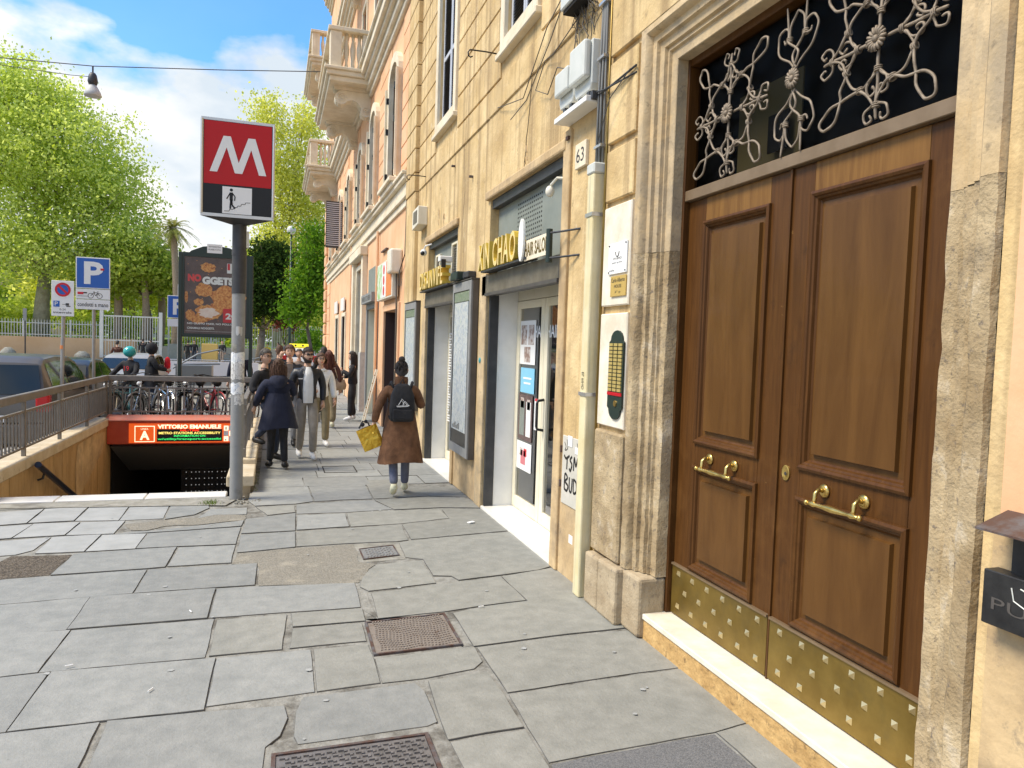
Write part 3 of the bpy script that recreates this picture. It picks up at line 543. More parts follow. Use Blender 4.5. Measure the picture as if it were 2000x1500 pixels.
# ashlar courses above the shop level
rows = [4.155, 4.50, 4.83, 5.24, 5.61, 5.96, 6.30, 6.65, 7.01, 7.36, 7.72, 8.07, 8.42, 8.8]
gr = [4.50, 4.83, 5.24, 5.61, 5.96, 6.30, 6.65, 7.01, 7.36, 7.72, 8.07, 8.42, 8.80]
r2 = random.Random(11)
def spans(y0, y1, cuts):
    out = [(y0, y1)]
    for a, b in cuts:
        nn = []
        for p, q in out:
            if b <= p or a >= q: nn.append((p, q)); continue
            if a > p: nn.append((p, a))
            if b < q: nn.append((b, q))
        out = nn
    return out
for i in range(len(gr) - 1):
    z0, z1 = gr[i], gr[i + 1]; cuts = [(w[0] - .17, w[1] + .17) for w in WN if w[2] - .22 < (z0 + z1) / 2 < w[3] + .2]
    for a, b in spans(5.02, 12.62, cuts):
        n = max(1, round((b - a) / (.95 if i % 2 else 1.12))); off = .0
        for k in range(n): block(NB, a + (b - a) * k / n, a + (b - a) * (k + 1) / n, z0, z1, 'plaster', gap=.009 if i else .012)
# pilaster at the party line
G().box(X0 - .07, X0 + .01, 12.66, 13.55, 0, 4.50).build('pilaster', 'plaster', NB, bevel=.01)
for i in range(len(gr) - 1): block(NB, 12.66, 13.55, gr[i], gr[i + 1], 'plaster', d=.085, name='pilaster_block')
# bands between the dark grooves at 4.50 / 4.83 reach the conduit
# strip between conduit and door surround
for z0, z1, m in ((1.33, 2.17, 'white_patch'), (2.20, 2.94, 'white_patch'), (2.96, 3.35, 'plaster'), (3.38, 3.985, 'plaster'), (4.01, 4.60, 'plaster'), (4.63, 5.2, 'plaster'), (5.23, 5.9, 'plaster'), (5.93, 6.6, 'plaster')):
    block(NB, 4.55 if z1 < 4.1 else 3.2, 4.99, z0, z1, m, d=.03, gap=.012)
G().box(X0 - .045, X0 + .01, 4.54, 4.99, .40, 1.31).build('rough_stone', 'stone_low', NB, bevel=.015)
for a, b in ((4.76, 4.99), (4.46, 4.755)): G().box(X0 - .085 - rs.uniform(0, .012), X0 + .01, a, b, 0, .395 - rs.uniform(0, .02)).build('plinth_stone', 'stone_plinth', NB, bevel=.02, seg=2)
# low weathered zones of plaster
for a, b, h in ((5.18, 5.86, .62), (8.16, 9.70, .75)): 
    g = G(); top = [(a + (b - a) * i / 14, h + rs.uniform(-.05, .07)) for i in range(15)]
    g.prism([(a, 0)] + [(b, 0)] + top[::-1], FX(X0), .0035, 0, 0); g.build('worn_plaster', 'plaster_low', NB)
# stone/wood jamb strips beside the shop openings
for a, b, z1, m in ((8.15, 8.40, 2.72, 'stone_frame'), (5.72, 5.868, 3.72, 'plaster_low'), (11.702, 11.93, 2.62, 'stone_frame'), (9.60, 9.72, 2.7, 'plaster_low')):
    G().box(X0 - .03, X0 + .01, a, b, 0, z1).build('jamb_strip', m, NB, bevel=.008)
for a, b, z in ((5.87, 8.15, 3.56), (9.72, 11.7, 3.50)): G().box(X0 - .045, X0 + .01, a - .06, b + .10, z, z + .10).build('head_moulding', 'plaster_low', NB, bevel=.02, seg=2)
# long cracks and patched lines on the plaster
def crack(pts, r=.0035, name='crack'): 
    P = []
    for i in range(len(pts) - 1):
        a, b = pts[i], pts[i + 1]
        for j in range(5): t = j / 5; P.append((X0 - .001, a[0] + (b[0] - a[0]) * t + rs.uniform(-.012, .012), a[1] + (b[1] - a[1]) * t + rs.uniform(-.012, .012)))
    P.append((X0 - .001, *pts[-1])); G().tube(P, r, 4).build(name, 'joint', NB)
crack([(6.83, 4.48), (6.88, 4.2), (6.95, 3.9), (6.98, 3.68)], .005); crack([(9.45, 4.45), (9.40, 3.9), (9.46, 3.5), (9.4, 3.1)], .0025); crack([(5.3, 3.2), (5.33, 2.6), (5.30, 2.1)], .002)
def rot_bits(y, z, s=.05):
    g = G()
    for k in range(5): yy = y + rs.uniform(-s, s); zz = z + rs.uniform(-s, s) * 1.4; g.prism([(yy - .02, zz - .03), (yy + .02, zz - .02), (yy + .01, zz + .05)], FX(X0), .006, -.01)
    g.build('spalled_plaster', 'plaster_low', NB)
rot_bits(6.95, 3.80); rot_bits(10.6, 3.75); rot_bits(11.0, 3.78, .09)

# ---- upper windows with casing, sill and louvred shutters
def window_shutters(y0, y1, z0, z1, parent, X=X0, casing='plaster_cream', n=34, brown=False):
    f = G(); c = .13
    for a in ((y0 - c, y0, z0 - c, z1 + c), (y1, y1 + c, z0 - c, z1 + c)): f.box(X - .05, X + .01, *a)
    f.box(X - .05, X + .01, y0, y1, z1, z1 + c); f.box(X - .05, X + .01, y0, y1, z0 - c, z0)
    w = f.build('window_casing', casing, parent, bevel=.01)
    s = G(); s.box(X - .085, X + .01, y0 - .18, y1 + .18, z0 - .20, z0 - .13); s.build('sill', casing, w, bevel=.01)
    for a, b in ((y0 + .01, (y0 + y1) / 2 - .004), ((y0 + y1) / 2 + .004, y1 - .01)):
        g = G(); fw = .055; xx = X + .035
        g.box(xx, xx + .04, a, a + fw, z0, z1); g.box(xx, xx + .04, b - fw, b, z0, z1); g.box(xx, xx + .04, a + fw, b - fw, z0, z0 + .07); g.box(xx, xx + .04, a + fw, b - fw, z1 - .07, z1)
        mz = z0 + (z1 - z0) * .42; g.box(xx, xx + .04, a + fw, b - fw, mz, mz + .06)
        g.build('shutter', 'shutter_brown' if brown else 'shutter_grey', w)
        l = G(); k = int((z1 - z0 - .14) / .032)
        for i in range(k):
            z = z0 + .07 + i * .032
            if mz - .02 < z < mz + .05: continue
            l.add([(xx + .004, a + fw, z), (xx + .034, a + fw, z + .024), (xx + .034, b - fw, z + .024), (xx + .004, b - fw, z), (xx + .008, a + fw, z - .003), (xx + .038, a + fw, z + .021), (xx + .038, b - fw, z + .021), (xx + .008, b - fw, z - .003)], [(0, 1, 2, 3), (7, 6, 5, 4), (0, 3, 7, 4), (1, 5, 6, 2)])
        l.build('louvres', 'slat_dark', w, kind='stuff')
    return w
for w in WN: window_shutters(*w, NB)

# ================================================================ DOOR SURROUND (swept stone moulding)
prof = [(0, 2.53), (0, 2.425), (.004, 2.42), (.068, 2.42), (.074, 2.40), (.098, 2.405), (.104, 2.382), (.15, 2.376), (.156, 2.352), (.20, 2.35), (.208, 2.318), (.222, 2.305), (.288, 2.305), (.297, 2.335)]
OY0, OY1, OZ = 2.16, 4.23, 3.765
def sweep(path, m, name, rough=0.):
    """path: (y, z, dy, dz) where (dy, dz) is the outward direction at that station"""
    g = G(); n = len(prof); e = []
    for (y, z, dy, dz) in path:
        for d, X in prof:
            j = rough * rs.uniform(-1, 1)
            g.v.append((X + (j if d > .004 else 0), y + dy * d + (j if abs(dy) > .5 and d < .01 else 0), z + dz * d))
    for i in range(len(path) - 1):
        for k in range(n - 1): g.f.append((i * n + k, i * n + k + 1, (i + 1) * n + k + 1, (i + 1) * n + k))
    g.m = [0] * len(g.f)
    return g.build(name, m, NB, smooth='auto')
def levels(a, b, k): return [a + (b - a) * i / k for i in range(k + 1)]
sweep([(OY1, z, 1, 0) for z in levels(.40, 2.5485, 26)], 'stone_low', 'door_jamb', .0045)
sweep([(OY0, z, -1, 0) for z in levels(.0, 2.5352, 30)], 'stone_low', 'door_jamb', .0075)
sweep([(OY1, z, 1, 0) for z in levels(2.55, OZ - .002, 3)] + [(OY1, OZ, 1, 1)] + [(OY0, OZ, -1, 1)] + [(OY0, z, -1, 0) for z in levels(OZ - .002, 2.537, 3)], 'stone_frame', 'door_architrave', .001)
G().box(2.30, 2.50, OY1 - .003, OY1 + .30, .0, .395).build('plinth_stone', 'stone_plinth', NB, bevel=.02, seg=2)
G().box(2.325, 2.5, OY0 - .29, OY0 + .0, -.02, .12).build('plinth_stone', 'stone_plinth', NB, bevel=.03, seg=2)
# threshold
g = G(); g.box(2.335, 2.60, OY0 - .02, OY1 + .08, .128, .165); g.build('threshold', 'marble_cream', NB, bevel=.006, seg=2)
G().box(2.345, 2.60, OY0 - .02, OY1 + .05, -.02, .128).build('step_riser', 'marble_edge', NB, bevel=.01)
# ================================================================ ENTRANCE DOOR
XD = 2.542
def entrance_door():
    t = thing('entrance_door', 'tall brown wooden double door with brass kick plates and pull handles', 'door', (XD, 3.2, .165))
    # fixed frame
    for a, b in ((4.212, 4.30), (2.10, 2.188)): G().box(2.498, XD + .05, a, b, .165, 3.80).build('door_frame', 'wood', t, bevel=.005)
    G().box(2.505, XD + .05, 2.188, 4.212, 3.72, 3.80).build('door_frame', 'wood', t, bevel=.005)
    G().box(2.505, XD + .06, 2.188, 4.212, 2.865, 2.932).build('transom_bar', 'bronze_bar', t, bevel=.004)
    for (a, b, pa, pb, hx) in ((3.215, 4.208, 3.385, 4.012, 0), (2.192, 3.205, 2.372, 3.045, 1)):
        # pa..pb = field of the panels ; stiles and rails around two fields
        rails = [(.165, .53), (1.178, 1.336), (2.705, 2.865)]
        g = G(); fr = XD; bk = XD + .045
        g.box(fr, bk, a, pa, .165, 2.862); g.box(fr, bk, pb, b, .165, 2.862)
        lf = g.build('door_leaf', 'wood', t, bevel=.002)
        lf['label'] = 'left door leaf' if hx == 0 else 'right door leaf with the lock'
        for i, (z0, z1) in enumerate(rails): G().box(fr - .0005, bk, pa + .0015, pb - .0015, z0, min(z1, 2.862)).build('rail', 'wood' if i < 2 else 'wood_light', lf, bevel=.0015)
        for (z0, z1) in ((.53, 1.178), (1.336, 2.705)):
            # bolection moulding: stepped rim
            pr = [(-.012, 0), (-.010, -.016), (.004, -.022), (.016, -.016), (.020, -.008), (.030, -.004), (.036, .010), (.046, .016)]
            g = G(); ring = []
            for (d, x) in pr:
                for (yy, zz) in ((pa + d, z0 + d), (pb - d, z0 + d), (pb - d, z1 - d), (pa + d, z1 - d)): g.v.append((fr + x, yy, zz))
            for k in range(len(pr) - 1):
                for c in range(4): g.f.append((k * 4 + c, k * 4 + (c + 1) % 4, (k + 1) * 4 + (c + 1) % 4, (k + 1) * 4 + c))
            g.m = [0] * len(g.f); g.build('moulding', 'wood', lf, recalc=False)
            # raised and fielded panel
            d1, d2 = .046, .062; g = G()
            i0, i1, j0, j1 = pa + .04, pb - .04, z0 + .04, z1 - .04; e = .022
            g.v = [(fr + .017, i0, j0), (fr + .017, i1, j0), (fr + .017, i1, j1), (fr + .017, i0, j1), (fr + .014, i0 + .035, j0 + .035), (fr + .014, i1 - .035, j0 + .035), (fr + .014, i1 - .035, j1 - .035), (fr + .014, i0 + .035, j1 - .035),
                   (fr - .006, i0 + .040, j0 + .040), (fr - .006, i1 - .040, j0 + .040), (fr - .006, i1 - .040, j1 - .040), (fr - .006, i0 + .040, j1 - .040)]
            g.f = [(0, 1, 5, 4), (1, 2, 6, 5), (2, 3, 7, 6), (3, 0, 4, 7), (4, 5, 9, 8), (5, 6, 10, 9), (6, 7, 11, 10), (7, 4, 8, 11), (8, 9, 10, 11)]; g.m = [0] * 9
            g.build('panel', 'wood_panel', lf)
        # kick plate with pyramid studs
        k0, k1 = a + .006, b - (.006 if hx == 0 else .006)
        G().box(fr - .012, fr, k0, k1, .175, .497).build('kick_plate', 'brass_dull', lf)
        G().box(fr - .022, fr, k0, k1, .497, .509).build('kick_plate_cap', 'bronze_bar', lf)
        for r_, zz in enumerate((.452, .345, .238)):
            n = 6; st = (k1 - k0) / n
            for i in range(n if r_ != 1 else n - 1):
                yy = k0 + st * (i + (.5 if r_ != 1 else 1.0)); s = .017; q = G()
                q.v = [(fr - .012, yy - s, zz - s), (fr - .012, yy + s, zz - s), (fr - .012, yy + s, zz + s), (fr - .012, yy - s, zz + s), (fr - .030, yy, zz)]
                q.f = [(0, 1, 4), (1, 2, 4), (2, 3, 4), (3, 0, 4)]; q.m = [0] * 4; q.build('stud', 'brass_pale', lf)
        # pull handle
        ym = (3.715 if hx == 0 else 2.735); zh = 1.25; hw = .125; g = G()
        for s in (-1, 1):
            y = ym + s * hw
            g.tube([(fr - .002, y, zh), (fr - .010, y, zh), (fr - .016, y, zh)], [.034, .034, .020], 14)
            g.tube([(fr - .012, y, zh), (fr - .040, y, zh + .006), (fr - .058, y, zh - .012), (fr - .060, y, zh - .042), (fr - .066, y, zh - .058)], [.010, .011, .011, .010, .012], 10)
            g.ball((fr - .068, ym + s * (hw + .045), zh - .062), .014, 10, 6)
        yy = [ym - hw - .045, ym - hw - .02, ym - hw + .005, ym - hw + .02, ym - .05, ym, ym + .05, ym + hw - .02, ym + hw - .005, ym + hw + .02, ym + hw + .045]
        rr = [.008, .010, .015, .009, .012, .0165, .012, .009, .015, .010, .008]
        g.tube([(fr - .068, v, zh - .062) for v in yy], rr, 12); g.build('pull_handle', 'brass', lf, smooth=True)
        if hx == 1:
            g = G(); c = (fr, 3.145, 1.289)
            for q, m_ in (((fr, 0.034), 0),): pass
            vs = []; n = 20
            for (dx, ry, rz) in ((-.0, .030, .040), (-.007, .030, .040), (-.009, .024, .034), (-.006, .018, .022)):
                vs += [(fr + dx, c[1] + ry * cos(2 * pi * i / n), c[2] + rz * sin(2 * pi * i / n)) for i in range(n)]
            fs = [(k * n + i, k * n + (i + 1) % n, (k + 1) * n + (i + 1) % n, (k + 1) * n + i) for k in range(3) for i in range(n)] + [tuple(range(3 * n, 4 * n))]
            g.add(vs, fs); g.build('lock', 'brass', lf, smooth='auto')
            G().cyl((fr - .004, 3.145, 1.285), (fr - .0075, 3.145, 1.285), .009, 10).build('keyhole', 'dark_metal', lf)
    G().box(XD - .012, XD + .03, 3.2035, 3.2165, .165, 2.862).build('meeting_bead', 'wood', t)
    # dark lobby behind the transom light
    G().box(XD + .45, XD + .5, 2.1, 4.4, .1, 4.0).build('lobby_back', 'dark_void', t); 
    G().box(XD + .30, XD + .31, 3.55, 4.15, 2.95, 3.55).build('lobby_panel', 'lobby_wall', t)
    G().box(XD + .25, XD + .26, 3.60, 3.78, 3.10, 3.32).build('lobby_lamp', 'dark_void', t)
    G().quad((XD + .028, 4.21, 2.93), (XD + .028, 2.19, 2.93), (XD + .028, 2.19, 3.72), (XD + .028, 4.21, 3.72)).build('transom_glass', 'glass_dark', t)
entrance_door()

# ---------------------------------------------------------------- wrought iron grille
def grille():
    XG = XD - .018
    t = thing('iron_grille', 'wrought iron scroll grille with rosettes over the double door', 'grille', (XG, 3.2, 2.94))
    spl = lambda P: spline(P, 7)
    def bar(g, P, cy, cz, sy=1, sz=1, r=.0058, sw=False, taper=True, lift=0.):
        Q = spl(P); n = len(Q)
        pts = [(XG - .014 - lift - .003 * sin(i * .5), cy + sy * (q[1] if sw else q[0]), cz + sz * (q[0] if sw else q[1])) for i, q in enumerate(Q)]
        rr = [r * (1.05 if i % 9 else .98) * (min(1, .75 + .5 * min(i, n - 1 - i) / n * 4) if taper else 1) for i in range(n)]
        g.tube(pts, rr, 6)
    def collar(y, z, ang=0, w=.017):
        g = G(); c, s = cos(ang), sin(ang)
        for k in (-.009, 0, .009):
            g.tube([(XG - .014 + .013 * cos(a), y + c * w * sin(a) - s * k, z + s * w * sin(a) + c * k) for a in [2 * pi * i / 10 for i in range(10)]], .0038, 5, closed=True)
        g.build('collar', 'iron', t, smooth=True)
    def rosette(y, z, r=.052):
        g = G(); n = 16
        for k in range(n):
            a = 2 * pi * k / n; g.tube([(XG - .032, y + .2 * r * cos(a), z + .2 * r * sin(a)), (XG - .040, y + .65 * r * cos(a), z + .65 * r * sin(a)), (XG - .034, y + r * cos(a), z + r * sin(a))], [.005, .008, .007], 5)
        g.tube([(XG - .026, y, z), (XG - .036, y, z)], r * .82, 16); g.tube([(XG - .036, y, z), (XG - .050, y, z)], [.020, .010], 12); g.build('rosette', 'iron', t, smooth=True)
    H = .345
    curl = [(0, 0), (.028, .012), (.055, .045), (.058, .085), (.034, .103), (.014, .085), (.022, .064), (.036, .066)]
    def motif(cy, cz, k=1.):
        g = G(); s = k
        for ang in range(4):
            ca, sa = [(1, 0), (0, 1), (-1, 0), (0, -1)][ang]
            rot = lambda P: [((p[0] * ca - p[1] * sa) * s, (p[0] * sa + p[1] * ca) * s) for p in P]
            # arm bar from the rosette outwards (local +y direction)
            bar(g, rot([(0, .04), (0, .15), (0, .26), (0, H)]), cy, cz, r=.0075)
            for m in (-1, 1):
                c1 = [(p[0] * m, .135 + p[1]) for p in curl]; bar(g, rot([(0, .12)] + c1[1:]), cy, cz, r=.0058)
                c2 = [(p[0] * m, .355 - p[1] * .9 - .085) for p in curl]
                c2 = [(m * .0, .28), (m * .03, .282), (m * .062, .30), (m * .068, .338), (m * .046, .356), (m * .026, .342), (m * .032, .322)]; bar(g, rot(c2), cy, cz, r=.0058)
            # inner C between this arm and the next, outer string with a corner loop
            bar(g, rot([(.004, .125), (.03, .155), (.085, .185), (.135, .175), (.175, .135), (.185, .085), (.155, .03), (.125, .004)]), cy, cz, r=.0062)
            bar(g, rot([(.004, .285), (.02, .235), (.055, .20), (.10, .19), (.16, .215), (.20, .215), (.262, .225), (.305, .265), (.318, .31), (.30, .34), (.262, .335), (.225, .28), (.212, .22), (.205, .17), (.195, .11), (.22, .06), (.27, .02), (.285, .004)]), cy, cz, r=.0066, lift=.007)
        g.build('scrollwork', 'iron', t, smooth=True)
        for ang in range(4):
            ca, sa = [(1, 0), (0, 1), (-1, 0), (0, -1)][ang]
            for (u, v, a) in ((0, .125, 0), (0, .283, 0), (.085, .19, -.4), (.192, .10, 1.35)): collar(cy + (u * ca - v * sa) * s, cz + (u * sa + v * ca) * s, a + ang * pi / 2)
        rosette(cy, cz, .055 * s)
    motif(3.765, 3.30); motif(2.645, 3.30)
    # double heart between the two
    g = G(); cy, cz = 3.195, 3.31
    for sz in (-1, 1):
        for sy in (-1, 1):
            bar(g, [(.0, .045), (.05, .10), (.125, .15), (.148, .22), (.135, .265), (.10, .285), (.065, .262), (.066, .215), (.092, .205), (.104, .228)], cy, cz, sy, sz, .006)
            bar(g, [(.012, .05), (-.02, .13), (.055, .20), (.062, .24), (.075, .38)], cy, cz, sy, sz, .0062, lift=.007)
            bar(g, [(.058, .225), (.045, .30), (.0, .345)], cy, cz, sy, sz, .006)
            collar(cy + sy * .06, cz + sz * .215, 0)
    g.build('scrollwork', 'iron', t, smooth=True); rosette(cy, cz, .05)
grille()

# ================================================================ SHOPS
def pane(g, X, y0, y1, z0, z1): g.quad((X, y1, z0), (X, y0, z0), (X, y0, z1), (X, y1, z1))
def shop(y0, y1, ztop, label, name, sill_label, two=False):
    t = thing('shopfront', label, 'shopfront', (X0, (y0 + y1) / 2, 0), group='shopfronts of the ochre building')
    XS = 2.69; zl = 2.44
    G().box(X0 - .015, XS + .02, y0 + .002, y1 - .002, -.01, .028).build('sill', 'marble', t, bevel=.004)
    # dark jamb at the far side, white inner panel
    G().box(X0 + .012, X0 + .12, y1 - .05, y1 - .003, .028, 2.70).build('shutter_guide', 'dark_metal', t, bevel=.004)
    G().box(X0 + .012, X0 + .17, y0 + .003, y0 + .05, .028, 2.70).build('shutter_guide', 'dark_metal', t, bevel=.004)
    G().box(X0 + .125, XS, y1 - .035, y1 - .004, .028, 2.58).build('jamb_panel', 'white_paint', t)
    G().box(X0 + .175, XS, y0 + .004, y0 + .035, .028, 2.58).build('jamb_panel', 'white_paint', t)
    # beam, soffit and shutter box
    G().box(X0 - .03, X0 + .10, y0 + .004, y1 + .17 if not two else y1 + .05, 2.47, 2.70).build('lintel_beam', 'beam_brown', t, bevel=.006)
    G().box(X0 - .045, X0 + .02, y0 + .004, y1 - .004, 2.46, 2.495).build('lintel_edge', 'board_metal', t)
    G().box(X0 + .10, XS + .04, y0 + .004, y1 - .004, 2.56, 2.72).build('soffit', 'dark_metal', t)
    # grey-green panel above
    g = G(); g.box(X0 + .10, X0 + .12, y0 + .01, y1 - .01, 2.72, ztop - .004); g.build('fascia_panel', 'panel_green', t)
    G().box(X0 + .02, X0 + .10, y0 + .004, y1 - .004, ztop - .10, ztop - .003).build('shadow_slot', 'dark_metal', t)
    # room behind
    g = G(); g.box(XS + 1.6, XS + 1.62, y0 - .3, y1 + .3, 0, 2.6); g.box(XS + .05, XS + 1.6, y1 + .3, y1 + .32, 0, 2.6); g.box(XS + .05, XS + 1.6, y0 - .3, y1 + .3, -.02, .0); g.build('shop_room', 'shop_wall', t)
    # door frame
    ys = [y0 + .04, y0 + .93 if not two else y0 + .72, y1 - .04] if not two else [y0 + .04, y1 - .04 - .55, y1 - .04]
    ym = 7.20 if not two else 11.1
    g = G(); g.box(XS, XS + .05, y0 + .035, y1 - .035, 2.42, 2.56); g.build('door_head', 'cream_alu', t, bevel=.004)
    for (a, b) in ((ym + .006, y1 - .04), (ym - .95 if not two else ym - .7, ym - .006)):
        g = G(); w = .10
        g.box(XS - .008, XS + .04, a, a + w, .035, 2.415); g.box(XS - .008, XS + .04, b - w, b, .035, 2.415); g.box(XS - .008, XS + .04, a + w, b - w, .035, .17); g.box(XS - .008, XS + .04, a + w, b - w, 2.33, 2.415)
        lf = g.build('glass_door', 'cream_alu', t, bevel=.004)
        q = G(); pane(q, XS + .016, a + w, b - w, .17, 2.33); q.build('pane', 'glass_clear', lf)
    q = G(); q.box(XS - .008, XS + .04, y0 + .036, y0 + .09, .035, 2.415); q.build('door_post', 'cream_alu', t)
    return t
shop(5.87, 8.15, 3.56, 'hair salon shopfront with cream glass doors and posters beside the conduit', 'salon', '')
shop(9.72, 11.70, 3.50, 'second shopfront with gold letters partly hidden by the tall metal notice board', 'second', '', True)
XS = 2.69
def sheet(name, label, cat, y0, y1, z0, z1, m, X=XS + .010, group=None, parts=()):
    t = thing(name, label, cat, (X, (y0 + y1) / 2, z0), group=group)
    G().box(X - .003, X, y0, y1, z0, z1).build('sheet', m, t)
    for (a, b, c, d, mm) in parts: G().box(X - .0045, X - .003, y0 + (y1 - y0) * a, y0 + (y1 - y0) * b, z0 + (z1 - z0) * c, z0 + (z1 - z0) * d).build('print', mm, t)
    return t
GP = 'posters on the salon door'
sheet('poster', 'white poster of hairstyles at the top of the salon door glass', 'poster', 7.50, 8.02, 1.70, 2.19, 'white_sheet', group=GP, parts=((.1, .45, .45, .9, 'photo_print'), (.55, .92, .45, .9, 'photo_print'), (.3, .7, .05, .4, 'photo_print')))
sheet('poster', 'light blue notice in the middle of the salon door glass', 'poster', 7.50, 7.96, 1.38, 1.66, 'poster_blue', group=GP, parts=((.2, .8, .55, .62, 'white_sheet'), (.25, .75, .35, .42, 'white_sheet')))
sheet('poster', 'poster of two standing people below the light blue notice', 'poster', 7.53, 8.0, .84, 1.36, 'poster_dark', group=GP, parts=((.1, .42, .1, .85, 'white_sheet'), (.15, .37, .68, .9, 'photo_print'), (.55, .9, .1, .85, 'panel_green'), (.6, .84, .7, .92, 'photo_print')))
sheet('poster', 'white poster with a red heart low on the salon door glass', 'poster', 7.52, 8.06, .50, .82, 'white_sheet', group=GP, parts=((.35, .65, .2, .7, 'poster_pink'), (.28, .46, .5, .78, 'poster_red'), (.54, .72, .5, .78, 'photo_print')))
sheet('poster', 'small upright white card beside the salon door handle', 'poster', 7.26, 7.46, 1.0, 1.34, 'white_sheet', group=GP, parts=((.35, .65, .2, .9, 'poster_pink'), (.05, .95, .92, 1.0, 'poster_red')))
t = thing('door_handle_bar', 'black bar handle on the cream salon door', 'handle', (XS, 7.12, 1.05))
G().tube([(XS - .01, 7.13, 1.03), (XS - .075, 7.13, 1.04), (XS - .085, 7.13, 1.07), (XS - .085, 7.13, 1.31), (XS - .075, 7.13, 1.34), (XS - .01, 7.13, 1.35)], .015, 10).build('bar', 'black_metal', t, smooth=True)
g = G(); add_text(g, 'XINCHAO HAIR SALON', FXr(XS + .006), -7.95, -6.25, 2.00, 2.13, bold=.01); tag(g.build('window_lettering', 'white_sheet'), 'thin white lettering across the salon door glass', 'lettering')
# vertical text on the second shop door
g = G(); zz = 2.0
for k in range(34):
    w = rs.uniform(.08, .26); zz = 2.05 - k * .042; g.box(2.665, 2.668, 11.62 - w - .12, 11.50, zz, zz + .022)
tag(g.build('door_lettering', 'white_sheet', kind='stuff'), 'rows of small white words on the glass door of the second shop')

# perforations in the grey panel
g = G()
for i in range(14):
    for j in range(11): g.box(X0 + .0985, X0 + .0995, 6.70 + i * .055, 6.722 + i * .055, 2.93 + j * .045, 2.948 + j * .045)
o = g.build('vent_holes', 'dark_void', kind='stuff'); o['label'] = 'grid of small ventilation holes in the green panel over the salon'
t = thing('panel_vents', 'two white framed louvre vents in the green panel over the second shop', 'vent', (X0 + .09, 10.7, 2.8))
for a, b, z0, z1 in ((11.12, 11.42, 2.75, 3.28), (9.98, 10.34, 2.78, 3.34)):
    g = G(); g.box(X0 + .06, X0 + .10, a, a + .035, z0, z1); g.box(X0 + .06, X0 + .10, b - .035, b, z0, z1); g.box(X0 + .06, X0 + .10, a + .035, b - .035, z0, z0 + .035); g.box(X0 + .06, X0 + .10, a + .035, b - .035, z1 - .035, z1)
    fr = g.build('vent_frame', 'cream_alu', t, bevel=.003); g = G()
    for k in range(13): z = z0 + .05 + k * (z1 - z0 - .1) / 13; g.quad((X0 + .075, a + .035, z), (X0 + .075, b - .035, z), (X0 + .095, b - .035, z + .03), (X0 + .095, a + .035, z + .03))
    g.build('louvres', 'beam_brown', fr, kind='stuff')

# ---- signs
def letters(word, y0, y1, z0, z1, X, depth, label, name='shop_sign', mats=('gold_face', 'gold_side'), gap=.16, bold=.03, rail=True, names='letter', sp=None):
    t = thing(name, label, 'sign', (X, (y0 + y1) / 2, z0)); n = len(word); ws = [max(.17, text_data(c, bold)[2]) if c != ' ' else .40 for c in word]; gs = .17
    tot = sum(ws) + gs * (n - 1); u = -y1; k = (y1 - y0) / tot
    for c, w in zip(word, ws):
        if c != ' ':
            g = G(); add_text(g, c, FXr(X), u, u + w * k, z0, z1, 0, depth, bold); g.build(names, list(mats), t)
        u += (w + gs) * k
    return t
t = letters('XIN CHAO', 6.80, 8.16, 2.74, 3.03, 2.20, .11, 'gold three-dimensional letters XIN CHAO over the salon door', bold=.012)
G().box(2.21, 2.33, 6.5, 8.06, 2.715, 2.735).build('shelf_bar', 'dark_metal', t)
t = letters('DISANVIFE', 10.05, 11.72, 2.74, 3.0, 2.20, .12, 'gold three-dimensional letters over the second shop', bold=.015)
G().box(2.21, 2.33, 9.75, 11.75, 2.705, 2.725).build('shelf_bar', 'dark_metal', t)
g = G(); g.box(2.22, 2.235, 5.90, 6.58, 2.70, 2.885); t2 = thing('shop_sign', 'cream board with raised letters HAIR SALON to the right of the gold letters', 'sign', (2.22, 6.2, 2.7)); g.build('board', 'plaster_cream', t2)
g = G(); add_text(g, 'HAIR SALON', FXr(2.218), -6.56, -5.93, 2.735, 2.86, 0, .0, .02); g.v = [(p[0], p[1], p[2]) for p in g.v]; g.build('lettering', 'brass_dull', t2)
g = G(); n = 24
vs = [(2.19, 6.60 + .075 * cos(2 * pi * i / n), 2.90 + .20 * sin(2 * pi * i / n)) for i in range(n)]; vs2 = [(2.21, a, b) for _, a, b in vs]
g.add(vs + vs2, [tuple(range(n)), tuple(range(n, 2 * n))[::-1]] + [(i, n + i, n + (i + 1) % n, (i + 1) % n) for i in range(n)]); tag(g.build('oval_emblem', 'white_paint'), 'white oval emblem between the gold letters and the cream board', 'emblem')
# small green tube bracket at the end of the board
t = thing('flag_holder', 'dark green flagpole socket on two brackets beside the cream board', 'bracket', (2.2, 5.84, 2.7))
G().cyl((2.20, 5.86, 2.62), (2.20, 5.86, 2.90), .028, 12).build('socket', 'dark_green', t, smooth='auto')
for z in (2.655, 2.865): G().tube([(2.20, 5.84, z), (2.26, 5.70, z), (2.33, 5.50, z + .0)], .009, 6).build('bracket_arm', 'dark_metal', t)
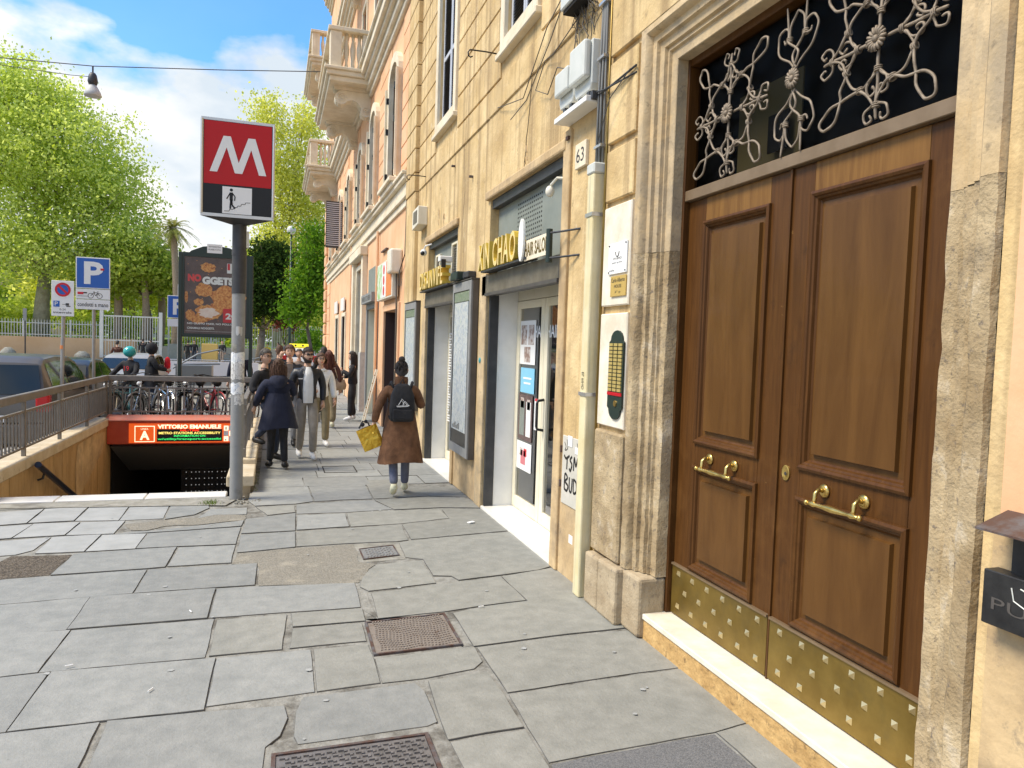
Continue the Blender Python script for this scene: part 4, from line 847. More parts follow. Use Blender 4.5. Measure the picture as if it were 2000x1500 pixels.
# notice boards
def board(y0, y1, z0, z1, X, label, px0, px1):
    t = thing('notice_board', label, 'notice board', (X, (y0 + y1) / 2, z0), group='glazed notice boards on the wall'); 
    g = G(); w = .07; g.box(X, X0 - .005, y0, y1, z0, z1); g.build('case', 'board_metal', t, bevel=.006)
    g = G(); g.box(X - .014, X - .001, y0 + .01, y0 + w + .03, z0 + .01, z1 - .01); g.box(X - .014, X - .001, y1 - w, y1 - .01, z0 + .01, z1 - .01); g.box(X - .014, X - .001, y0 + w + .03, y1 - w, z0 + .01, z0 + .12); g.box(X - .014, X - .001, y0 + w + .03, y1 - w, z1 - .12, z1 - .01)
    g.build('front_frame', 'grey_paint', t)
    G().box(X - .006, X - .002, y0 + .16, y1 - .10, z0 + .30, z1 - .26).build('map_sheet', 'map_print', t); G().box(X - .005, X - .002, y0 + .12, y1 - .08, z1 - .25, z1 - .13).build('heading', 'print_green', t)
    g = G()
    for k in range(6): g.box(X - .008, X - .006, y1 - .2 - k * .06, y1 - .17 - k * .06, z0 + .32, z0 + .36 + (k % 3) * .02)
    g.build('legend_print', 'text_dark', t)
    q = G(); pane(q, X - .012, y0 + .1, y1 - .07, z0 + .12, z1 - .12); q.build('pane', 'glass_poster', t)
    G().box(X - .02, X0, y0 - .01, y1 + .01, z1, z1 + .015).build('cap', 'board_metal', t)
board(8.53, 9.50, .50, 2.69, 2.245, 'tall glazed notice board between the two shopfronts', 0, 0)
board(12.25, 13.35, .75, 2.60, 2.26, 'tall glazed notice board beyond the second shopfront', 0, 0)
t = thing('floodlight', 'small dark green floodlight on top of the nearer notice board', 'lamp', (2.22, 9.2, 2.72)); G().box(2.16, 2.30, 9.02, 9.36, 2.715, 2.82).build('housing', 'dark_green', t, bevel=.01); G().box(2.22, 2.33, 8.7, 8.95, 2.72, 2.80).build('junction', 'dark_metal', t, bevel=.01)
# ---- things on the wall
t = thing('number_plate', 'square stone tile with the house number 63', 'house number', (X0, 5.5, 3.36)); G().box(X0 - .03, X0, 5.385, 5.60, 3.345, 3.545).build('tile', 'plaster_cream', t, bevel=.004)
g = G(); add_text(g, '63', FXr(X0 - .0315), -5.57, -5.42, 3.39, 3.50, 0, 0, .0); g.build('digits', 'text_dark', t)
def meter(y0, y1, z0, z1, d, label):
    t = thing('meter_box', label, 'meter box', (X0, (y0 + y1) / 2, z0), group='grey boxes on the wall shelf')
    a = X0 - .012; g = G(); g.prism([(y0, z0 + .05), (y0 + .03, z0), (y1 - .03, z0), (y1, z0 + .05), (y1, z1), (y0, z1)], FX(a), .0, d * .55); g.build('body', 'plastic_grey', t, bevel=.008)
    g = G(); g.prism([(y0 + .01, z0 + .09), (y1 - .01, z0 + .09), (y1 - .01, z1 - .005), (y0 + .01, z1 - .005)], FX(a - d * .55 - .002), .0, d * .42); g.build('cover', 'plastic_grey', t, bevel=.02, seg=2)
    g = G(); g.box(a - d * .5, a - d * .2, y0 + .05, y0 + .10, z0 - .03, z0); g.box(a - d * .5, a - d * .2, y1 - .12, y1 - .07, z0 - .04, z0); g.build('glands', 'dark_metal', t)
meter(5.55, 5.86, 3.88, 4.17, .13, 'left grey meter box above the white shelf'); meter(5.19, 5.52, 3.86, 4.24, .14, 'right and taller grey meter box above the white shelf')
tag(G().box(X0 - .14, X0, 5.16, 5.82, 3.755, 3.80).build('wall_shelf', 'white_paint', bevel=.004), 'white shelf tray below the two grey meter boxes', 'shelf')
t = thing('cable_box', 'open grey cable box trailing loose wires high on the wall', 'cable box', (X0, 5.5, 4.75)); G().box(X0 - .16, X0, 5.35, 5.72, 4.63, 4.9).build('housing', 'plastic_grey', t, bevel=.01); G().box(X0 - .14, X0 - .02, 5.37, 5.70, 4.60, 4.63).build('underside', 'dark_void', t)
g = G()
for k in range(20):
    y = 5.2 + rs.random() * .5; z = 4.62; P = [(X0 - .06 - rs.random() * .05, y, z)]
    for j in range(5): y += rs.uniform(-.07, .06); z -= rs.uniform(-.03, .11); P.append((X0 - .02 - rs.random() * .06, y, z))
    g.tube(P, .0035, 4)
for P in ([(5.6, 4.6), (5.62, 4.4), (5.58, 4.3), (5.56, 4.2)], [(5.45, 4.6), (5.48, 4.45), (5.42, 4.35), (5.44, 4.24)], [(5.5, 4.6), (6.1, 4.45), (6.4, 4.50), (6.55, 4.28), (6.30, 4.17), (6.0, 4.30), (5.75, 4.20), (5.6, 4.40)], [(5.7, 5.0), (6.3, 4.75), (7.0, 4.35), (7.35, 4.4), (7.9, 4.52)], [(5.7, 5.05), (6.2, 4.6), (6.9, 4.3), (7.3, 4.22)]): g.tube([(X0 - .03 - .03 * (i % 2), a, b) for i, (a, b) in enumerate(P)], .005, 5)
tag(g.build('loose_cables', 'cable', smooth=True), 'tangle of thin brown cables looping over the wall by the meter boxes', 'cables')
t = thing('conduit', 'tall cream square conduit on the wall between the salon and the door', 'conduit', (X0, 5.1, 0))
G().box(X0 - .105, X0, 5.035, 5.155, .0, 3.20).build('trunking', 'cream_pipe', t, bevel=.012, seg=2); G().box(X0 - .112, X0, 5.028, 5.162, 3.20, 3.28).build('collar', 'plastic_grey', t, bevel=.01)
for z in (2.90, 1.555): g = G(); g.box(X0 - .112, X0, 5.030, 5.160, z - .014, z + .014); g.build('clip', 'alu', t)
g = G(); 
for k in range(4): g.tube([(X0 - .03 - .018 * (k % 2), 5.06 + k * .024, 3.26), (X0 - .03 - .018 * (k % 2), 5.06 + k * .024, 3.8), (X0 - .035, 5.055 + k * .026, 4.4), (X0 - .03, 5.06 + k * .024, 5.6)], .010, 6)
g.build('cable_bundle', 'cable_grey', t, smooth=True)
for z in (3.4, 4.05, 4.45): G().box(X0 - .065, X0, 5.035, 5.155, z, z + .02).build('strap', 'alu', t)
g = G(); add_text(g, 'EL FINO', lambda u, v, w: (X0 - .107, 5.10 + v, 1.72 - u), 0, .13, -.02, .02); g.build('marker_writing', 'graffiti_ink', t)
tag(G().tube([(X0 - .03, 4.992, 0.05), (X0 - .03, 4.992, 3.0), (X0 - .03, 4.992, 6)], .011, 7).build('pipe', 'brass_dull', smooth=True), 'thin brown pipe running up the wall beside the cream conduit', 'pipe')
t = thing('cable_bracket', 'iron bracket carrying black cables over to the door surround', 'bracket', (X0, 5, 3.8))
g = G(); g.tube([(X0 - .05, 5.14, 3.80), (X0 - .06, 4.9, 3.79), (X0 - .04, 4.55, 3.82)], .008, 6); g.tube([(X0 - .07, 5.16, 3.82), (X0 - .08, 4.95, 3.78), (X0 - .03, 4.56, 3.78)], .006, 6); g.tube([(X0 - .06, 4.6, 3.81), (X0 - .09, 4.85, 3.68), (X0 - .07, 5.08, 3.42)], .004, 5); g.box(X0 - .10, X0, 5.13, 5.18, 3.77, 3.83); g.build('arm', 'dark_metal', t, smooth='auto')
for (y, z, s) in ((5.75, 3.64, .025), (5.80, 3.98, .022), (10.0, 4.35, .02), (9.0, 4.0, .02)): tag(G().box(X0 - .05, X0, y - s, y + s, z - s * .6, z + s * .6).build('wall_anchor', 'rusty'), {3.64: 'rusty iron anchor just right of the salon panel', 3.98: 'rusty iron anchor left of the meter boxes', 4.35: 'rusty iron anchor below the shuttered window', 4.0: 'rusty iron anchor above the gold letters'}[z], 'wall anchor', 'rusty anchors in the plaster')
t = thing('security_lamp', 'small white bulb lamp in the corner of the salon panel', 'lamp', (X0, 5.95, 3.3)); G().ball((X0 - .08, 6.02, 3.25), .040, 12, 8, (1, 1, 1.25)).build('bulb', 'plastic_cream', t, smooth=True); G().tube([(X0 - .08, 6.0, 3.3), (X0 - .05, 5.93, 3.35), (X0, 5.88, 3.34)], .012, 6).build('arm', 'plastic_cream', t)
t = thing('security_camera', 'white round security camera left of the second shop panel', 'camera', (2.26, 11.56, 3.36)); G().ball((2.22, 11.55, 3.33), .055, 12, 8).build('dome', 'white_paint', t, smooth=True); G().ball((2.195, 11.51, 3.315), .035, 10, 6).build('lens', 'black_metal', t, smooth=True); G().tube([(2.22, 11.55, 3.37), (2.24, 11.52, 3.43), (2.33, 11.45, 3.46)], .012, 6).build('arm', 'white_paint', t)
t = thing('camera_box', 'small white camera box at the right end of the second gold sign', 'camera', (2.2, 9.95, 3.0)); G().box(2.12, 2.30, 9.86, 9.98, 3.02, 3.10).build('housing', 'white_paint', t, bevel=.01); G().box(2.14, 2.2, 9.83, 9.86, 2.94, 3.05).build('face', 'black_metal', t)
t = thing('vent_box', 'grey louvred ventilation box above the security camera', 'vent', (2.28, 12.1, 3.8)); g = G(); g.prism([(11.86, 3.82), (12.36, 3.78), (12.36, 4.10), (11.86, 4.12)], FX(X0), 0, .16); g.build('case', 'plastic_cream', t, bevel=.01); G().box(X0 - .165, X0 - .161, 11.93, 12.26, 3.86, 4.06).build('grid', 'beam_brown', t)
# hooks
for (y, z, L, lb) in ((7.95, 5.12, .34, 'black curled iron hook to the left of the upper right window'), (12.0, 4.62, .3, 'iron hook below and left of the shuttered window')):
    g = G(); g.tube([(X0, y - .0, z), (X0 - L * .5, y, z + .005), (X0 - L, y, z)] + [(X0 - L - .03 * sin(a), y, z - .04 + .04 * cos(a)) for a in (.5, 1.3, 2.2, 3.1, 4.0)], .008, 6); tag(g.build('iron_hook', 'black_metal', smooth=True), lb, 'hook', 'iron hooks on the facade')
# plaques between conduit and door
t = thing('plaque', 'white enamel plaque with a small crest on the wall strip beside the door', 'plaque', (X0, 4.7, 2.43)); G().box(X0 - .042, X0 - .032, 4.575, 4.865, 2.435, 2.655).build('plate', 'white_sheet', t, bevel=.002)
g = G(); f = FXr(X0 - .0435); g.tube([f(-4.72 + .028 * cos(a), 2.59 + .035 * sin(a), 0) for a in [pi + pi * k / 8 for k in range(9)]], .0035, 4); add_text(g, 'STUDIO', f, -4.79, -4.65, 2.535, 2.55); add_text(g, 'piano primo', f, -4.80, -4.64, 2.505, 2.52); add_text(g, 'info', f, -4.84, -4.76, 2.455, 2.47); g.build('print', 'text_dark', t)
for (y, z) in ((4.59, 2.45), (4.59, 2.64), (4.85, 2.45), (4.85, 2.64)): G().cyl((X0 - .047, y, z), (X0 - .040, y, z), .006, 6).build('screw', 'dark_metal', t)
t = thing('plaque', 'yellow metal plaque with engraved writing below the white plaque', 'plaque', (X0, 4.7, 2.27)); G().box(X0 - .042, X0 - .032, 4.575, 4.815, 2.275, 2.42).build('plate', 'yellow_plate', t, bevel=.002)
g = G(); add_text(g, "Carlo Alberto", FXr(X0 - .0435), -4.80, -4.59, 2.375, 2.405); add_text(g, 'HOUSE', FXr(X0 - .0435), -4.75, -4.64, 2.335, 2.358); add_text(g, '2° p', FXr(X0 - .0435), -4.74, -4.65, 2.295, 2.315); g.build('engraving', 'text_dark', t)
# intercom
t = thing('intercom', 'oval ended brass intercom panel with two columns of name buttons', 'intercom', (X0, 4.68, 1.42))
fy = FX(X0 - .032); yc, hw = 4.675, .115; arc = lambda zc, s: [(yc + hw * .95 * cos(a), zc + s * .07 * sin(a)) for a in [pi * k / 10 for k in range(11)]]
out = [(yc - hw, 1.49), (yc + hw, 1.49), (yc + hw, 1.95)] + [(yc + hw * .8, 1.965)] + [(yc + hw * .8 * cos(a), 1.965 + .07 * sin(a)) for a in [pi * k / 8 for k in range(1, 8)]] + [(yc - hw * .8, 1.965), (yc - hw, 1.95)]
out2 = [(yc - hw, 1.49)] + [(yc + hw * .8 * cos(a), 1.475 + .07 * sin(a)) for a in [pi + pi * k / 8 for k in range(0, 9)]] + [(yc + hw, 1.49)]
g = G(); g.prism(out, fy, 0, .012); g.prism(out2, fy, .0, .0118); g.build('back_plate', 'dark_green', t)
for c in range(3):
    for k in range(13):
        z = 1.605 + k * .0265; y0 = yc - hw + .012 + c * .072; G().box(X0 - .052, X0 - .044, y0 + .002, y0 + .056, z, z + .020).build('name_button', 'button_brass', t)
G().box(X0 - .05, X0 - .044, yc - hw + .004, yc + hw - .004, 1.575, 1.598).build('red_strip', 'bell_red', t); G().cyl((X0 - .052, yc - .02, 1.52), (X0 - .044, yc - .02, 1.52), .022, 12).build('speaker_disc', 'brass', t)
# graffiti on the utility cabinet door
t = thing('utility_cabinet', 'grey utility cabinet door covered in black graffiti', 'utility cabinet', (X0, 5.4, .62)); G().box(X0 - .012, X0 - .002, 5.19, 5.68, .60, 1.17).build('cover', 'cabinet_paint', t, bevel=.003)
for z in (.76, 1.05): G().cyl((X0 - .02, 5.69, z - .03), (X0 - .02, 5.69, z + .03), .010, 6).build('hinge', 'rusty', t)
f = FXr(X0 - .0135)
def ink(P, w=.011):
    g = G(); Q = spline([f(a, b, 0) for a, b in P], 6); vs = []
    for i, p in enumerate(Q):
        a = Q[max(0, i - 1)]; b = Q[min(len(Q) - 1, i + 1)]; dy, dz = b[1] - a[1], b[2] - a[2]; L = hypot(dy, dz) or 1; ny, nz = -dz / L * w / 2, dy / L * w / 2
        vs += [(p[0] - i * 2e-5, p[1] + ny, p[2] + nz), (p[0] - i * 2e-5, p[1] - ny, p[2] - nz)]
    g.add(vs, [(2 * i, 2 * i + 1, 2 * i + 3, 2 * i + 2) for i in range(len(Q) - 1)]); g.build('graffiti_stroke', 'graffiti_ink', t)
U = lambda x, z: (-5.66 + x * .46, .62 + z * .55)
for st in ([(.05, .70), (.15, .66), (.30, .72)], [(.20, .70), (.19, .50)], [(.42, .72), (.33, .66), (.42, .60), (.36, .50), (.30, .53)], [(.50, .52), (.52, .72), (.60, .60), (.68, .72), (.72, .50)], [(.72, .5), (.9, .74), (.86, .5), (.93, .42)],
           [(.10, .20), (.12, .42), (.24, .38), (.14, .31), (.27, .26), (.22, .18), (.10, .20)], [(.33, .40), (.34, .22), (.43, .20), (.46, .40)], [(.52, .40), (.53, .20), (.66, .24), (.64, .36), (.52, .40)], [(.70, .40), (.84, .38), (.72, .20), (.86, .18), (.90, .06)], [(.84, .38), (.95, .30), (.90, .06)]): ink([U(*p) for p in st], .021)
for st in ([(.05, .9), (.12, .84), (.08, .78), (.2, .82), (.16, .95)], [(.62, .94), (.7, .86), (.8, .96)]): ink([U(*p) for p in st], .008)
for (a, b, c, d) in ((.22, .42, .86, 1.02), (.55, .68, .78, .88), (.74, .86, .78, .86)): p, q = U(a, c), U(b, d); G().box(X0 - .0165, X0 - .0145, -q[0], -p[0], p[1], q[1]).build('sticker', 'white_sheet', t)
tag(G().box(X0 - .004, X0, 5.42, 5.50, .30, .37).build('sticker', 'white_sheet'), 'small white sticker low on the wall below the graffiti cabinet', 'sticker')
tag(G().ball((X0 - .03, 8.30, 1.72), .035, 8, 6, (.5, 1, 1)).build('chewing_gum_lump', 'cloth_teal'), 'small teal blob stuck on the stone strip right of the notice board', 'blob')
# ---- ashtray / newspaper box at the right edge
t = thing('wall_bin', 'black metal wall box with a slanted rusty lid at the right edge', 'wall box', (2.3, 1.5, 1.05))
XB = 2.255
G().box(XB, X0 - .01, 1.40, 1.79, 1.035, 1.215).build('tray', 'black_metal', t, bevel=.003)
G().box(X0 - .03, X0 - .012, 1.40, 1.73, 1.215, 1.38).build('back_plate', 'black_metal', t)
g = G(); g.add([(2.185, 1.36, 1.355), (2.185, 1.775, 1.355), (X0, 1.775, 1.405), (X0, 1.36, 1.405), (2.185, 1.36, 1.362), (2.185, 1.775, 1.362), (X0, 1.775, 1.412), (X0, 1.36, 1.412)], [(0, 1, 2, 3), (4, 7, 6, 5), (0, 4, 5, 1), (1, 5, 6, 2), (2, 6, 7, 3), (3, 7, 4, 0)]); g.build('lid', 'rusty', t)
G().box(2.285, 2.288, 1.42, 1.595, 1.20, 1.275).build('sticker', 'white_sheet', t); G().box(2.282, 2.2845, 1.43, 1.585, 1.205, 1.235).build('sticker_print', 'text_red', t); G().box(2.29, 2.293, 1.40, 1.585, 1.28, 1.325).build('cream_label', 'plastic_cream', t)
g = G(); add_text(g, 'PUB', FXr(XB - .002), -1.755, -1.57, 1.09, 1.13); g.build('embossed_letters', 'board_metal', t)
g = G(); g.tube([(XB - .002, 1.69, 1.18), (XB - .002, 1.68, 1.14), (XB - .002, 1.64, 1.125), (XB - .002, 1.59, 1.14), (XB - .002, 1.60, 1.17), (XB - .002, 1.66, 1.185)], .0025, 4); g.build('scratch', 'plastic_grey', t)
# orange paint right of the surround
g = G(); wall_with_openings(g, X0 - .004, -2.9, 1.80, 1.35, 6, [], .001); g.build('painted_wall', 'plaster_orange', NB)
g = G(); wall_with_openings(g, X0 - .003, -2.9, 1.82, 0, 1.348, [], .001); g.build('painted_wall', 'plaster_low', NB)
# ================================================================ FAR BUILDING (orange)
OB = thing('orange_building', 'orange plastered building with white arched windows and corner balconies beyond the ochre one', 'building', (X0, 25, 0))
XO = X0 + .01; Y1, Y2 = 13.55, 36.6
# arched windows (y0, y1, z0, z1) and street openings
AW = [(14.98, 16.0, 5.22, 7.55), (18.35, 19.35, 5.22, 7.55), (21.25, 22.25, 5.22, 7.3), (24.7, 25.7, 5.22, 7.3), (28.2, 29.2, 5.22, 7.3), (32.0, 33.0, 5.22, 7.3)]
GF = [(14.55, 16.45, 0, 2.56), (17.74, 19.6, 0, 2.72), (20.5, 22.4, 0, 3.95), (26.0, 27.3, 0, 2.75), (28.9, 30.2, 0, 2.75)]
UP = [(a, b, 9.05, 11.4) for a, b, _, _ in AW] + [(a, b, 13.4, 15.4) for a, b, _, _ in AW]
g = G(); wall_with_openings(g, XO, Y1, Y2, 0, 18, AW + GF + UP, .32); g.build('wall', 'plaster_orange', OB)
g = G(); g.box(XO + .33, XO + 12, Y2 - .25, Y2, 0, 18); g.box(XO + .33, XO + 12, Y1, Y2, 18, 18.4); g.box(XO + 11.7, XO + 12, Y1, Y2, 0, 18); g.build('outer_walls', 'plaster_orange', OB)
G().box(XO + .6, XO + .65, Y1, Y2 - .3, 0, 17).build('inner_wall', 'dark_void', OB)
go = [5.0 + .3625 * k for k in range(10)]
for i in range(9):
    z0, z1 = go[i], go[i + 1]
    if z0 < 5.2: z0 = 5.2
    cuts = [(w[0] - .30, w[1] + .30) for w in AW]
    for a, b in spans(Y1 + .02, Y2 - .95, cuts):
        n = max(1, round((b - a) / 1.3))
        for k in range(n): block(OB, a + (b - a) * k / n, a + (b - a) * (k + 1) / n, z0, z1, 'plaster_orange', d=.02, X=XO)
def arch_window(y0, y1, z0, z1, parent):
    ym, hw = (y0 + y1) / 2, (y1 - y0) / 2; n = 12
    g = G()
    # casing: jambs, arch band and keystone, sill on brackets
    for a, b in ((y0 - .22, y0), (y1, y1 + .22)): g.box(XO - .10, XO + .02, a, b, z0 - .05, z1 - hw * .45)
    ri, ro = hw, hw + .22; zc = z1 - hw * .45
    for k in range(n):
        a, b = pi * k / n, pi * (k + 1) / n; sc = .62
        P = [(ym + ri * cos(a), zc + ri * sin(a) * sc), (ym + ro * cos(a), zc + ro * sin(a) * (sc + .08)), (ym + ro * cos(b), zc + ro * sin(b) * (sc + .08)), (ym + ri * cos(b), zc + ri * sin(b) * sc)]
        g.prism(P, FX(XO), -.02, .10)
    g.box(XO - .15, XO - .101, y0 - .26, y0 - .20, z0, zc); g.box(XO - .15, XO - .101, y1 + .20, y1 + .26, z0, zc)
    w = g.build('window_casing', 'plaster_cream', parent)
    s = G(); s.box(XO - .26, XO + .02, y0 - .34, y1 + .34, z0 - .14, z0 - .05); s.box(XO - .20, XO + .02, y0 - .30, y1 + .30, z0 - .24, z0 - .14); s.build('sill', 'plaster_cream', w, bevel=.012)
    # spandrel fill behind the arch
    g = G()
    for k in range(n):
        a, b = pi * k / n, pi * (k + 1) / n
        g.quad((XO + .02, ym + ri * cos(a), zc + ri * sin(a) * .62), (XO + .02, ym + ri * cos(b), zc + ri * sin(b) * .62), (XO + .02, ym + ri * cos(b), z1 + .02), (XO + .02, ym + ri * cos(a), z1 + .02))
    g.build('spandrel', 'plaster_cream', w)
    g = G(); xx = XO + .10; g.box(xx, xx + .05, y0, y0 + .06, z0, z1); g.box(xx, xx + .05, y1 - .06, y1, z0, z1); g.box(xx, xx + .05, ym - .04, ym + .04, z0, z1); g.box(xx, xx + .05, y0, y1, z0, z0 + .07); g.build('frame', 'slat_dark', w)
    l = G(); k = 40
    for i in range(k):
        z = z0 + .07 + i * (z1 - z0 - .1) / k; l.quad((xx + .01, y0 + .06, z), (xx + .01, y1 - .06, z), (xx + .04, y1 - .06, z + .035), (xx + .04, y0 + .06, z + .035))
    l.build('louvres', 'slat_dark', w, kind='stuff')
    for z in (z0 + .15, z0 + 1.1, z0 + 1.75):
        for y in (y0 - .03, y1 + .03): G().box(XO - .15, XO - .10, y - .03, y + .03, z, z + .12).build('shutter_catch', 'black_metal', w)
for w in AW: arch_window(*w, OB)
for i, w in enumerate(UP[:6]): window_shutters(*w, OB, X=XO, brown=True)
# string course under the windows
g = G()
for z0, z1, d in ((4.46, 4.60, .04), (4.60, 4.72, .09), (4.72, 4.90, .06), (4.90, 4.99, .14), (4.99, 5.06, .18)): g.box(XO - d, XO + .01, Y1 + .0, Y2 - .9, z0, z1)
g.build('string_course', 'plaster_cream', OB, bevel=.012)
# cornice at the first floor ceiling, carrying the balconies
def cornice(z, m='plaster_cream'):
    g = G()
    for dz, h, d in ((0, .14, .08), (.14, .16, .16), (.30, .10, .25), (.40, .20, .34), (.60, .08, .40)): g.box(XO - d, XO + .01, Y1 + .3, Y2 - .1, z + dz, z + dz + h)
    g.build('cornice', m, OB, bevel=.02)
cornice(8.30); cornice(12.6); cornice(17.2)
def scroll_bracket(y, z, L=.92, H=.72, w=.34):
    # volute corbel, outline in (x, z) pushed along y
    P = [(0, 0), (0, -.10), (.0, -H)]
    top = [(0, 0), (-L, 0), (-L - .03, -.10)]
    cur = []
    for k in range(9): a = pi * .5 + pi * 1.15 * k / 8; cur.append((-L + .16 + .17 * cos(a) - .02, -.27 + .17 * sin(a)))
    cur += [(-L + .30, -.34), (-L + .42, -.30), (-L + .56, -.36), (-L + .66, -.50)]
    for k in range(7): a = pi * .9 + pi * .75 * k / 6; cur.append((-.14 + .14 * cos(a), -H + .16 + .14 * sin(a)))
    out = [(0, 0), (-L, 0), (-L, -.09)] + cur + [(0, -H)]
    f = lambda u, v, q: (XO + u, y + q, z + v)
    g = G(); g.prism(out, f, -w / 2, w / 2); g.box(XO - L - .05, XO, y - w / 2 - .05, y + w / 2 + .05, z - .08, z + .002)
    for s in (-1, 1):
        for (cx, cz, r) in ((-L + .15, -.27, .13), (-.15, -H + .17, .11)):
            pts = [(XO + cx + (r * (1 - k / 26)) * cos(k * .55), y + s * (w / 2 + .004), z + cz + (r * (1 - k / 26)) * sin(k * .55)) for k in range(24)]; g.tube(pts, .016, 5)
    return g.build('corbel', 'plaster_cream', OB)
def balcony(y0, y1, z, corbels, label):
    L = 1.12
    for y in corbels: scroll_bracket(y, z)
    g = G(); g.box(XO - L, XO, y0, y1, z, z + .13); g.box(XO - L - .08, XO, y0 - .08, y1 + .08, z + .13, z + .25); g.box(XO - L - .14, XO, y0 - .14, y1 + .14, z + .25, z + .33)
    b = g.build('balcony', 'plaster_cream', OB, bevel=.015); b['label'] = label
    zt = z + .33
    # corner piers, pierced panels and top rail
    for (yy, xx) in ((y0, XO - L), (y1 - .35, XO - L), (y0, XO - .3), (y1 - .35, XO - .3), ((y0 + y1) / 2 - .17, XO - L)):
        G().box(xx, xx + .30, yy, yy + .35, zt, zt + .92).build('pier', 'plaster_cream', b, bevel=.02)
    g = G(); g.box(XO - L - .05, XO - L + .33, y0 - .05, y1 + .05, zt + .92, zt + 1.02); g.box(XO - L + .33, XO, y0 - .05, y0 + .33, zt + .92, zt + 1.02); g.box(XO - L + .33, XO, y1 - .33, y1 + .05, zt + .92, zt + 1.02); g.build('top_rail', 'plaster_cream', b, bevel=.012)
    g = G()
    for yy in (y0 + .16, y1 - .18):
        for k in range(3): x = XO - L + .42 + k * .16; g.lathe([(.04, 0), (.05, .08), (.03, .2), (.065, .42), (.07, .55), (.035, .75), (.05, .92)], (x, yy, zt), 8)
    n = int((y1 - y0 - .9) / .2)
    for k in range(n):
        yy = y0 + .45 + k * .2
        if abs(yy + .0 - (y0 + y1) / 2) > .26: g.lathe([(.04, 0), (.05, .08), (.03, .2), (.065, .42), (.07, .55), (.035, .75), (.05, .92)], (XO - L + .14, yy, zt), 8)
    g.build('balusters', 'plaster_cream', b, smooth=True, kind='stuff')
balcony(19.5, 24.2, 8.50, (20.1, 23.3), 'nearer balcony on scroll corbels'); balcony(30.6, 35.2, 8.50, (31.2, 34.4), 'farther balcony on scroll corbels'); balcony(19.5, 24.2, 12.75, (20.1, 23.3), 'upper balcony cut by the top of the picture'); balcony(30.6, 35.2, 12.75, (31.2, 34.4), 'upper far balcony')
# open shutter of the far window, pipes and wires
g = G(); g.box(XO - .62, XO - .03, 27.95, 28.0, 5.3, 7.0); s = g.build('open_shutter', 'slat_dark', OB)
for k in range(22): G().box(XO - .60, XO - .05, 27.935, 27.95, 5.38 + k * .073, 5.41 + k * .073).build('slat', 'shutter_grey', s)
for (y, z0, z1) in ((17.6, 0, 4.5), (23.9, .0, 5.0)): G().tube([(XO - .06, y, z0), (XO - .06, y, z1)], .035, 8).build('downpipe', 'plaster_orange', OB)
G().tube([(XO - .05, 13.7, 6.9), (XO - .05, 13.7, 4.3), (XO - .05, 13.75, 3.55), (XO - .05, 14.3, 3.3), (XO - .05, 14.3, 3.0)], .012, 5).build('wall_cable', 'cable', OB)
G().box(XO - .06, XO, 16.2, 17.0, 3.93, 3.96).build('sign_bracket', 'rusty', OB)
# rusticated corner
for i in range(16):
    z0 = .0 + i * .535; L = .95 if i % 2 else .70
    g = G(); g.box(XO - .13, XO + .3, Y2 - L, Y2 + .10, z0 + .02, z0 + .515); g.build('quoin', 'plaster_orange', OB, bevel=.07, seg=3)
for i in range(8):
    z0 = .35 + i * .6; block(OB, Y2 - 2.6, Y2 - 1.0, z0, z0 + .6, 'plaster_orange', d=.03, X=XO)
# street level openings
def gf(y0, y1, z1, frame, depth, door, m2=None):
    g = G(); g.box(XO - .05, XO + .02, y0 - .14, y0, 0, z1 + .14); g.box(XO - .05, XO + .02, y1, y1 + .14, 0, z1 + .14); g.box(XO - .05, XO + .02, y0, y1, z1, z1 + .14); w = g.build('opening_frame', frame, OB, bevel=.01)
    G().box(XO + depth, XO + depth + .04, y0, y1, 0, z1).build('door', door, w)
    for a, b in ((y0, y0 + .02), (y1 - .02, y1)): G().box(XO + .004, XO + depth - .002, a + .002, b - .002, 0, z1 - .002).build('reveal', m2 or 'shutter_brown', w)
    return w
w = gf(14.55, 16.45, 2.56, 'plaster_orange', .28, 'shutter_brown'); G().box(XO + .24, XO + .28, 15.46, 15.54, 0, 2.56).build('door_stile', 'wood', w)
w = gf(17.74, 19.6, 2.72, 'grey_paint', .20, 'panel_green', 'cream_alu'); 
for k in range(3): G().box(XO + .17, XO + .2, 17.9 + k * .55, 17.96 + k * .55, 0, 2.7).build('door_stile', 'cream_alu', w)
w = gf(20.5, 22.4, 3.95, 'plaster_cream', .30, 'slat_dark', 'plaster_cream'); G().box(XO - .14, XO + .0, 20.0, 20.36, 1.6, 4.2).build('pilaster', 'plaster_cream', w, bevel=.01); G().box(XO - .14, XO + .0, 22.54, 22.9, 1.6, 4.2).build('pilaster', 'plaster_cream', w, bevel=.01)
for a in (20.0, 22.54): G().box(XO - .16, XO, a, a + .36, 0, 1.6).build('base', 'kerb_stone', w, bevel=.01)
G().box(XO - .22, XO, 19.95, 22.95, 4.2, 4.45).build('hood', 'plaster_cream', w, bevel=.02)
w = gf(26.0, 27.3, 2.75, 'plaster_cream', .2, 'brown_top'); w = gf(28.9, 30.2, 2.75, 'plaster_cream', .2, 'plastic_grey')
for y in (26.0, 28.9): tag(G().box(XO - .09, XO - .05, y, y + 1.3, 2.95, 3.4).build('shop_sign', 'white_paint'), 'white fascia sign over the %s narrow opening of the orange building' % ('first' if y < 27 else 'second'), 'sign')
